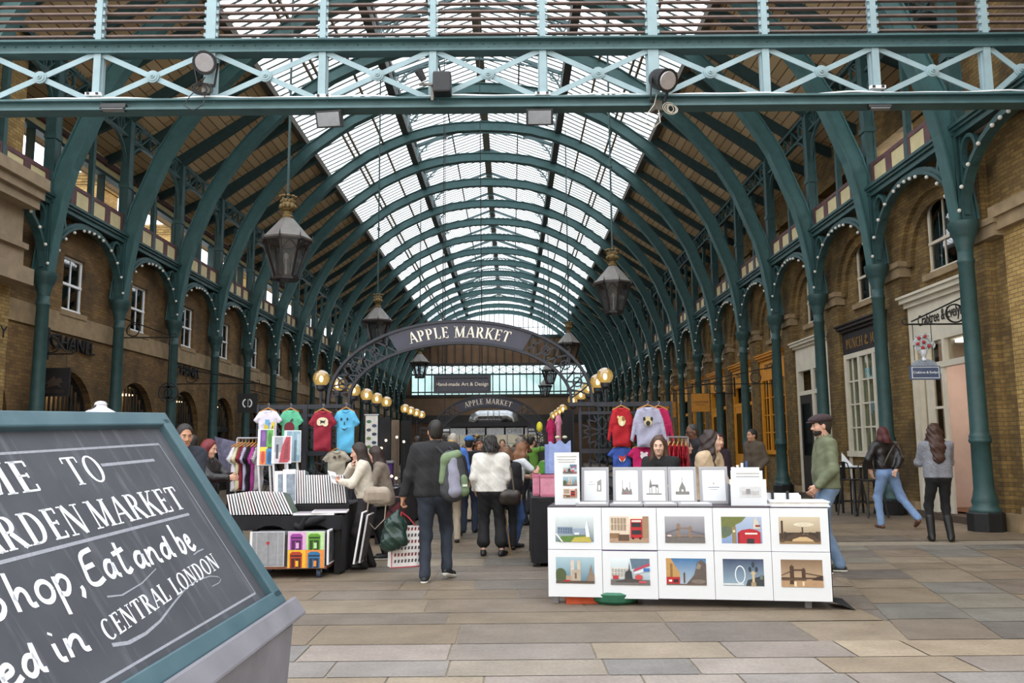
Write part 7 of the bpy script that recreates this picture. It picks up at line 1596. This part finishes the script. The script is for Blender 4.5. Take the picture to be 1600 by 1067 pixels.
# 1 the man with the backpack, walking away
g = gnd(679, 907)
man = person('person walking away in a black jacket and dark jeans with a backpack on one shoulder', g.x, g.y, 1.83, .05, 'tan', ('short', '17130f'), ('1d1d20', 'jacket'), ('272e3b', 'jeans'), ('1a1c1f', 'sneaker'),
             wr=((.24, .16, 1.02), (-.36, .02, .86)), feet=((.13, .12, .05, .5), (-.1, -.1, 0, .1)), yaw=.25, hem=-.05, fine=1, bulk=1.1, grip=(.7, 1.0), palm=(None, (1, .1, 0)), extra=keep('man'))
def backpack():
    t = thing('backpack', 'grey and green backpack hanging from the shoulder of the walking man', 'bag', world(man, (.2, -.2, 1.1)), .15)
    F = Field((-.25, -.2, -.3), (.25, .25, .42), .011); F.cap((0, 0, -.12), (-.02, 0, .22), .14, .11, .05); F.cap((.05, 0, -.1), (.03, 0, .15), .13, .1, .05); F.wave(.005, 30, 1); part('main_bag', F.net(MB()), pm('3a3c40', .8, 0, .2, 10), t, True)
    F = Field((-.2, -.3, -.3), (.3, .1, .4), .01); F.cap((.02, -.09, -.12), (-.01, -.07, .2), .085, .06, .04); F.wave(.004, 34, 2); part('front_pocket', F.net(MB()), pm('8a8a9c', .8, 0, .15, 12), t, True)
    F = Field((-.3, -.3, -.3), (.3, .1, .4), .01); F.cap((.12, -.08, -.13), (.11, -.07, .0), .065, .055, .03); part('green_pocket', F.net(MB()), pm('66795a', .8, 0, .15, 12), t, True)
    F = Field((-.3, -.3, -.1), (.3, .2, .45), .01); F.cap((-.07, -.06, .23), (.05, -.05, .28), .07, .05, .03); F.cap((-.09, -.05, .2), (-.12, -.05, -.02), .05, .04, .03); part('green_top', F.net(MB()), pm('6f8263', .8, 0, .15, 12), t, True)
    for s in (-.075, .075): part('strap', MB().tube([(s-.02, .06, .28), (s-.1, .1, .36), (s-.06, .22, .3), (s-.02, .16, .0), (s, .1, -.2)], .013, 6), pm('2a2c30', .8), t)
    part('logo_patch', MB().box(.1, .15, -.152, -.145, -.08, -.055), pm('d8d8d2', .6), t)
backpack()
_hL = Vector(atY(627, 800, g.y-.05))
def green_bag():
    F = Field((-.3, -.2, -.7), (.3, .2, .1), .012); F.cap((0, 0, 0), (-.05, 0, -.12), .025, .065, .05); F.cap((-.06, 0, -.16), (-.09, 0, -.34), .09, .11, .06); F.cap((.03, 0, -.14), (.03, -.02, -.32), .07, .085, .06); F.wave(.008, 29, 1); F.wave(.006, 53, 2); F.wave(.004, 90, 4)
    return [('bag_body', F, pm('16322c', .25, 0, .3, 8, .4))]
softbag('plastic_bag', 'crumpled dark green plastic bag hanging from the walking man\'s hand', 'bag', _hL + Vector((-.02, -.14, .02)), .1, green_bag, None)
t = thing('paper_bag', 'white and red paper carrier bag with rows of print, held beside the green bag', 'bag', (_hL.x+.07, g.y-.02, .17), .42)
m = MB(); m.add([(-.21, -.08, 0), (.2, -.08, 0), (.2, .08, 0), (-.21, .08, 0), (-.2, -.06, .46), (.19, -.06, .44), (.19, .06, .44), (-.2, .06, .46)], [(3, 2, 1, 0), (0, 1, 5, 4), (1, 2, 6, 5), (2, 3, 7, 6), (3, 0, 4, 7)]); part('bag_body', m, pm('dcd8d8', .6), t)
for k in range(6):
    z = .05+.07*k; m = MB()
    for q in range(9): x0 = -.18+.04*q; m.add([(x0, -.081+z*.043, z), (x0+.022, -.081+z*.043, z), (x0+.028, -.081+z*.043, z+.035), (x0+.006, -.081+z*.043, z+.035)], [(0, 1, 2, 3)])
    part('print_row', m, pm('7a2a34' if k % 2 else '4a4248', .6), t)
for a, b in (((-.21, -.082, 0), (-.2, -.062, .46)), ((.2, -.082, 0), (.19, -.062, .44)), ((-.21, -.082, 0), (.2, -.082, 0))): part('red_edge', MB().bar(a, b, .008, .012), pm('a8303c', .6), t)
hl = _hL - Vector((_hL.x+.07, g.y-.02, .17)); hl = Matrix.Rotation(-.42, 3, 'Z') @ hl
for s in (-.07, .08): part('handle', MB().tube([(s, -.04, .45), (s*.6+hl.x*.5, hl.y*.5, .45+(hl.z-.45)*.6), tuple(hl)], .007, 6), pm('b5323e', .5), t)
# 2 the man with the flat cap
g = gnd(1300, 896)
person('person in a flat cap and green fleece standing sideways, hand in jeans pocket', g.x, g.y+.05, 1.87, PI/2-.12, 'light', ('short', '241b17'), ('6a7058', 'sweater'), ('6f87a6', 'jeans'), ('20251f', 'sneaker'), wr=((.2, .04, .86), (-.2, .13, .95)), pole=((.4, -1, 0), (-.4, -1, 0)),
       feet=((.1, -.1, 0, .2), (-.1, .1, 0, -.1)), yaw=.1, pitch=.06, lean=-.03, hem=-.03, fine=1, hood=True, hat='flatcap', beard='2a201b', grip=(.5, .5), bulk=1.02)
# 3 the woman in the grey sweater
g = gnd(1473, 846)
person('person in a speckled grey sweater, black trousers and boots standing with crossed arms', g.x, g.y, 1.82, -.12, 'pale', ('wavy', '3c2219'), ('8d8f98', 'sweater', pm('80828b', .9, 0, .55, 90, .3)), ('131215', 'slim'), ('121113', 'boot'), wr=((.02, .25, 1.2), (-.04, .27, 1.17)), pole=((1, -.5, -.6), (-1, -.5, -.6)), feet=((.12, .02, 0, .5), (-.13, .08, 0, .1)), yaw=-.2, hem=-.02, fine=2)
# 4 red haired woman walking off
g = gnd(1404, 826)
def strap4(root, J): root_m = MB(); root_m.tube([J['shR']+V3(-.02, -.06, .05), J['chest']+V3(-.02, -.16, .0), J['waist']+V3(-.14, -.13, -.02)], .014, 6); part('shoulder_strap', root_m, pm('55504c', .7), root, True)
person('person with dark red hair, leather jacket and light jeans walking away', g.x-.1, g.y+.1, 1.82, .18, 'pale', ('bob', '4a1013'), ('161417', 'leather'), ('7c98c2', 'jeans'), ('6a4a3a', 'shoe'), wr=((.03, -.2, .98), (-.27, .05, .95)), pole=((1, -.6, 0), (-1, -.3, 0)), feet=((.32, -.28, .11, .3), (-.12, .1, 0, .0)), palm=((0, -1, .2), None), lean=.05, hem=.06, fine=2, bulk=1.05, extra=strap4)
# 5 white jacket woman seen from behind
g = gnd(768, 868)
w5 = person('person seen from behind in a white jacket, wide black cropped trousers and clogs', g.x, g.y, 1.66, .0, 'light', ('curly', '1c1614'), ('d3d0c9', 'jacket'), ('141316', 'cropped'), ('1a1516', 'shoe'), wr=((.2, .2, 1.0), (-.24, .1, .95)), feet=((.15, -.04, 0, .45), (-.12, .0, 0, .1)), hem=-.02, yaw=-.15, fine=1, bulk=1.12)
def handbag(): 
    F = Field((-.2, -.15, -.25), (.2, .15, .15), .01); F.cap((-.07, 0, -.05), (.08, 0, -.06), .09, .085, .05); F.cap((-.08, 0, -.12), (.1, 0, -.13), .06, .06, .04); F.wave(.004, 40); return [('bag_body', F, pm('3a332e', .5, 0, .2, 12))]
t = softbag('handbag', 'dark brown handbag at the side of the person in the white jacket', 'bag', world(w5, (.27, -.05, .93)), .2, handbag, None)
part('strap', MB().tube([(-.02, .05, .02), (-.05, .08, .3), (-.03, .1, .52), (.03, -.02, .3), (.06, -.03, .02)], .011, 6), pm('5a5040', .6), t)
# walking-stick person partly behind her
p = gnd(793, 862); person('person in dark clothes with a walking stick, mostly hidden behind the white jacket', p.x, p.y+.25, 1.5, .1, 'light', ('curly', '6a4a34'), ('1d1b20', 'jacket'), ('17161a', 'trousers'), ('141316', 'shoe'), wr=((.25, .12, .82), (-.2, .1, .9)), fine=3, yaw=-.5, glasses=None)
c = gnd(798, 866); t = thing('walking_stick', 'pale wooden walking stick standing on the flagstones by the clogs', 'walking stick', (c.x, c.y, 0)); part('shaft', MB().tube([(0, 0, 0), (-.1, .1, .76)], [.011, .013], 8), pm('b58d5a', .5), t); part('grip', MB().tube([(-.1, .1, .76), (-.11, .12, .8), (-.06, .13, .81)], .015, 8), pm('7a5532', .5), t)
# 6, 7 two women at the canvas table
g = gnd(556, 888)
def s6(root, J):
    m = MB(); m.tube([J['shR']+V3(-.06, 0, .06), J['chest']+V3(-.04, .15, -.05), J['pel']+V3(-.16, .12, .08)], .012, 6); m.tube([J['shR']+V3(-.06, -.03, .06), J['chest']+V3(-.04, -.15, -.05), J['pel']+V3(-.17, -.1, .08)], .012, 6); part('bag_strap', m, pm('8f8474', .6), root, True)
w6 = person('person in a cream jacket and black boots reading a card at the canvas table', g.x+.11, g.y, 1.58, 1.72, 'light', ('long', '2a1a14'), ('c9c0b2', 'jacket'), ('2a2427', 'slim'), ('131214', 'boot'), wr=((.06, .2, 1.43), (-.08, .33, 1.2)), pole=((1, .2, -1), (-1, -.3, -.6)), palm=((-.2, -1, 0), (.3, .2, 1)), feet=((.1, -.06, 0, .2), (-.1, .05, 0, .0)), lean=.1, pitch=.25, yaw=.1, hem=.02, fine=1, extra=s6, grip=(.5, .9))
def beigebag():
    F = Field((-.25, -.15, -.2), (.25, .15, .2), .01); F.cap((-.1, 0, -.03), (.1, 0, -.05), .08, .085, .05); F.cap((-.1, 0, .05), (.1, 0, .04), .06, .06, .05); F.wave(.005, 42, 3); return [('bag_body', F, pm('a8998a', .6, 0, .15, 12))]
t = softbag('shoulder_bag', 'beige shoulder bag with a long hanging strap on the person in the cream jacket', 'bag', world(w6, (-.16, -.16, 1.02)), .15, beigebag, None)
part('hanging_strap', MB().tube([(-.1, -.05, -.05), (-.13, -.06, -.3), (-.02, -.06, -.42), (.1, -.05, -.3), (.12, -.04, -.02)], .009, 6), pm('9a8c7c', .6), t); part('flap', MB().box(-.11, .11, -.092, -.08, -.06, .03), pm('9a8b7b', .6), t)
t = thing('white_card', 'white card held up by the person in the cream jacket', 'card', world(w6, (-.03, .44, 1.26))); t.rotation_euler = (.9, .2, 1.0); part('sheet', MB().box(-.07, .07, -.1, .1, -.002, .002), MOUNT, t); part('caption', MB().box(-.05, .05, -.03, .03, .002, .003), pm('b0b0b4', .7), t)
g = gnd(584, 873)
person('person with long dark hair in a grey brown coat beside the cream jacket', g.x+.14, g.y, 1.54, 1.6, 'light', ('long', '2b1712'), ('7d7064', 'coat'), ('121114', 'slim'), ('1a1a1c', 'sneaker'), wr=((.12, .3, 1.02), (-.1, .32, 1.05)), pole=((1, -.4, -.4), (-1, -.4, -.4)), lean=.16, pitch=.4, hem=-.14, fine=2)
# 8, 9 two women behind the display table
p = atY(1033, 684, 9.95); person('person in a black jumper with folded arms behind the display table', p.x, 9.95, 1.63, PI-.5, 'pale', ('long', '4a3426'), ('121114', 'sweater'), ('1a1a1e', 'trousers'), wr=((-.02, .26, 1.12), (.06, .24, 1.1)), pole=((1, -.2, -.7), (-1, -.2, -.7)), yaw=.25, pitch=.1, fine=2, lean=.1)
p = atY(1104, 674, 9.35); person('person with long wavy dark hair in a beige coat behind the display table', p.x, 9.35, 1.68, PI+.9, 'pale', ('wavy', '2b1c1a'), ('b39c80', 'coat'), ('2a2a30', 'trousers'), wr=((.16, .3, 1.02), (-.16, .3, 1.0)), yaw=.35, pitch=-.05, fine=1, lean=.06)
# 10 - 13 people beyond the chalkboard
p = atY(279, 659, 9.2); person('person in a navy jacket over a pale blue shirt behind the chalkboard edge', p.x+.06, 9.2, 1.79, PI+.55, 'tan', ('short', '1c1512'), ('262a35', 'jacket'), ('2a2d38', 'jeans'), wr=((.12, .3, 1.0), (-.1, .3, .98)), yaw=.1, pitch=.15, fine=1, lean=.05, extra=lambda r, J: part('shirt_front', MB().add([J['neck']+V3(-.05, .06, .05), J['neck']+V3(.05, .06, .05), J['chest']+V3(.05, .158, .03), J['waist']+V3(.05, .158, 0), J['waist']+V3(-.05, .158, 0), J['chest']+V3(-.05, .158, .03), J['neck']+V3(-.05, .0, .0), J['neck']+V3(.05, .0, .0), J['chest']+V3(.05, .05, .0), J['waist']+V3(.05, .05, 0), J['waist']+V3(-.05, .05, 0), J['chest']+V3(-.05, .05, .0)], [(0, 1, 2, 5), (5, 2, 3, 4), (6, 11, 8, 7), (11, 10, 9, 8), (0, 5, 11, 6), (5, 4, 10, 11), (1, 7, 8, 2), (2, 8, 9, 3), (0, 6, 7, 1), (4, 3, 9, 10)]), pm('9db4d6', .8), r))
p = atY(300, 671, 11.6); person('dark haired person with a hand at the mouth behind the navy jacket', p.x, 11.6, 1.72, 1.9, 'tan', ('short', '191412'), ('3a342e', 'jacket'), wr=((.05, .18, 1.46), (-.27, .05, .9)), pole=((1, 0, -1), (-1, -1, 0)), palm=((0, -1, 0), None), yaw=-.1, fine=2)
p = atY(324, 682, 11.0); person('red haired person in a black leather jacket and striped top beyond the chalkboard', p.x, 11.0, 1.64, -PI/2-.25, 'light', ('long', '6a1420'), ('1a171a', 'leather'), ('1a1a20', 'jeans'), wr=((.1, .42, 1.22), (-.1, .38, 1.24)), pole=((1, -.2, -.8), (-1, -.2, -.8)), pitch=.2, yaw=.1, fine=2)
p = atY(368, 688, 11.9); person('dark haired person holding up a grey cloth by the clothes rail', p.x, 12.1, 1.62, 1.2, 'tan', ('short', '2a1d17'), ('201d20', 'jacket'), wr=((.2, .36, 1.3), (-.1, .42, 1.36)), pole=((1, 0, -.7), (-1, 0, -.7)), fine=2)
t = thing('grey_cloth', 'grey patterned cloth held up by the clothes rail', 'cloth', atY(364, 745, 11.6)); w = .3; h = .5
m = MB(); vs = []
for j in range(9):
    for i in range(9): f, q = i/8, j/8; vs.append((-.18+.36*f-.1*q*(1-f), .03*math.sin(f*7+q*3), .06+h*q-.12*f*(1))) 
m.add(vs, [(j*9+i, j*9+i+1, (j+1)*9+i+1, (j+1)*9+i) for j in range(8) for i in range(8)]); part('sheet', m, pm('5c5a70', .9, 0, .5, 12), t, True)
def cafe_chair(x, y, rz):
    t = thing('cafe_chair', 'dark round backed chair with a red seat beyond the chalkboard', 'chair', (x, y, 0), rz)
    part('seat', MB().box(-.2, .2, -.2, .2, .43, .5), pm('a01f34', .7), t, bevel=.02); part('back_hoop', MB().tube([(-.2*math.cos(a), -.2, .45+.5*math.sin(a)) for a in [k*PI/12 for k in range(13)]], .015, 8), BLACK, t)
    for a in (-1, 1):
        for b in (-1, 1): part('leg', MB().tube([(a*.17, b*.17, .44), (a*.2, b*.21, 0)], .014, 6), BLACK, t)
p = atY(331, 760, 10.6); cafe_chair(p.x, 10.5, .2)
# 14 - 16 beyond the display table
p = atY(1176, 673, 17.2); person('person in a brown zip jacket with hands in pockets by the yellow shops', p.x, 17.2, 1.84, PI/2+.5, 'tan', ('short', '1b1614'), ('4f4438', 'jacket'), ('15151a', 'trousers'), wr=((.24, .12, .98), (-.24, .12, .98)), yaw=-.1, hem=0, fine=2)
p = atY(1085, 664, 13.6); person('tall person with short greying hair and glasses behind the wavy haired one', p.x, 13.6, 1.86, PI/2+.2, 'dark', ('crop', '2a2624'), ('24242a', 'jacket'), fine=2, glasses=True, pitch=.15)
p = atY(1121, 680, 14.2); person('person with dark red hair in a plum top facing the stalls', p.x, 14.2, 1.7, PI+.4, 'tan', ('long', '4a1420'), ('2c1f2a', 'sweater'), fine=3)
p = atY(1069, 688, 13.2); person('brown haired person behind the rail of red tops', p.x, 13.2, 1.6, PI+1.2, 'light', ('curly', '4a3324'), ('3a3034', 'sweater'), fine=3)
# crowd down the aisle
def crowd(u, v, Y, label, **k): p = atY(u, v, Y); return person(label, p.x, Y, p.z, k.pop('rz', 0), fine=k.pop('fine', 3), **k)
crowd(708, 676, 14.6, 'white haired person in a bright blue shirt seen from behind', hair=('crop', 'b9b2a8'), top=('4a76c8', 'shirt'), legs=('3a3a44', 'trousers'), fine=2)
crowd(705, 687, 13.6, 'blonde person in a dark coat just beyond the backpack', hair=('bob', 'b08d52'), top=('22222a', 'coat'), legs=('a89a86', 'trousers'), rz=.2)
crowd(733, 681, 15.2, 'person in a blue baseball cap and black jumper seen from behind', hair=('crop', '2a211c'), top=('131319', 'sweater'), legs=('2a3448', 'jeans'), hat='2f6ab0', fine=2)
crowd(749, 690, 20.0, 'person in a white top facing down the aisle beside the blue cap', hair=('curly', '7a4a30'), top=('cfc8bc', 'shirt'), rz=PI, skin='tan')
crowd(758, 688, 19.2, 'brown haired person in a brown top turned sideways in the crowd', hair=('short', '2f1f18'), top=('5a4032', 'sweater'), rz=PI/2+.3, skin='tan')
crowd(652, 681, 17.6, 'dark haired person in shorts and trainers behind the walking man', hair=('short', '241a16'), top=('4a4048', 'tee'), legs=('3a4a3a', 'shorts'), shoes=('b9b4b0', 'sneaker'), skin='tan', rz=.3)
crowd(726, 694, 17.4, 'person in beige trousers walking down the aisle', hair=('short', '5a4634'), top=('3a3c44', 'jacket'), legs=('b3a48e', 'trousers'), rz=0)
crowd(800, 690, 12.9, 'person in a white t-shirt and black cardigan leaning to a stall', hair=('bob', '7a5032'), top=('cfd3d8', 'tee'), legs=('35507e', 'jeans'), rz=-1.0, wr=((.1, .46, 1.28), (-.1, .4, 1.15)), lean=.25, pole=((1, 0, -1), (-1, 0, -1)), sleeve=.5, fine=2, pitch=.2)
crowd(791, 700, 14.5, 'child with light brown hair and sunglasses in the crowd', hair=('short', '8a5f38'), top=('c3a0a8', 'sweater'), rz=PI+.2, glasses=True)
crowd(829, 681, 19.0, 'black haired person in a green t-shirt reaching up beside the pink tops', hair=('short', '17130f'), top=('5f8a34', 'tee'), rz=-.8, wr=((.2, .5, 1.5), (-.25, .1, .9)))
crowd(838, 694, 15.0, 'black haired person in a green t-shirt bending over the stall', hair=('short', '14110f'), top=('4f8a2e', 'tee'), rz=-1.3, lean=.45, pitch=.5, wr=((.1, .5, 1.0), (-.1, .5, 1.0)), skin='tan')
crowd(819, 690, 16.5, 'auburn haired person in a green cardigan in the crowd', hair=('curly', '5a3526'), top=('4a5a3a', 'sweater'), rz=PI/2, skin='tan')
crowd(812, 683, 21.0, 'grey haired person deep in the crowd', hair=('curly', '8a8078'), top=('5a5652', 'jacket'), rz=.4)
crowd(785, 686, 22.5, 'person with short brown hair at the back of the crowd', hair=('short', '5a4636'), top=('7a5a5a', 'sweater'), rz=PI)
crowd(690, 686, 19.5, 'person in a dark jumper at the back of the crowd by the small arch', hair=('short', '3a2c24'), top=('2a2a2e', 'sweater'), rz=.1)
crowd(771, 688, 24.0, 'person in a pale jacket farthest down the aisle', hair=('short', '2a211c'), top=('a39a8c', 'jacket'), rz=0)
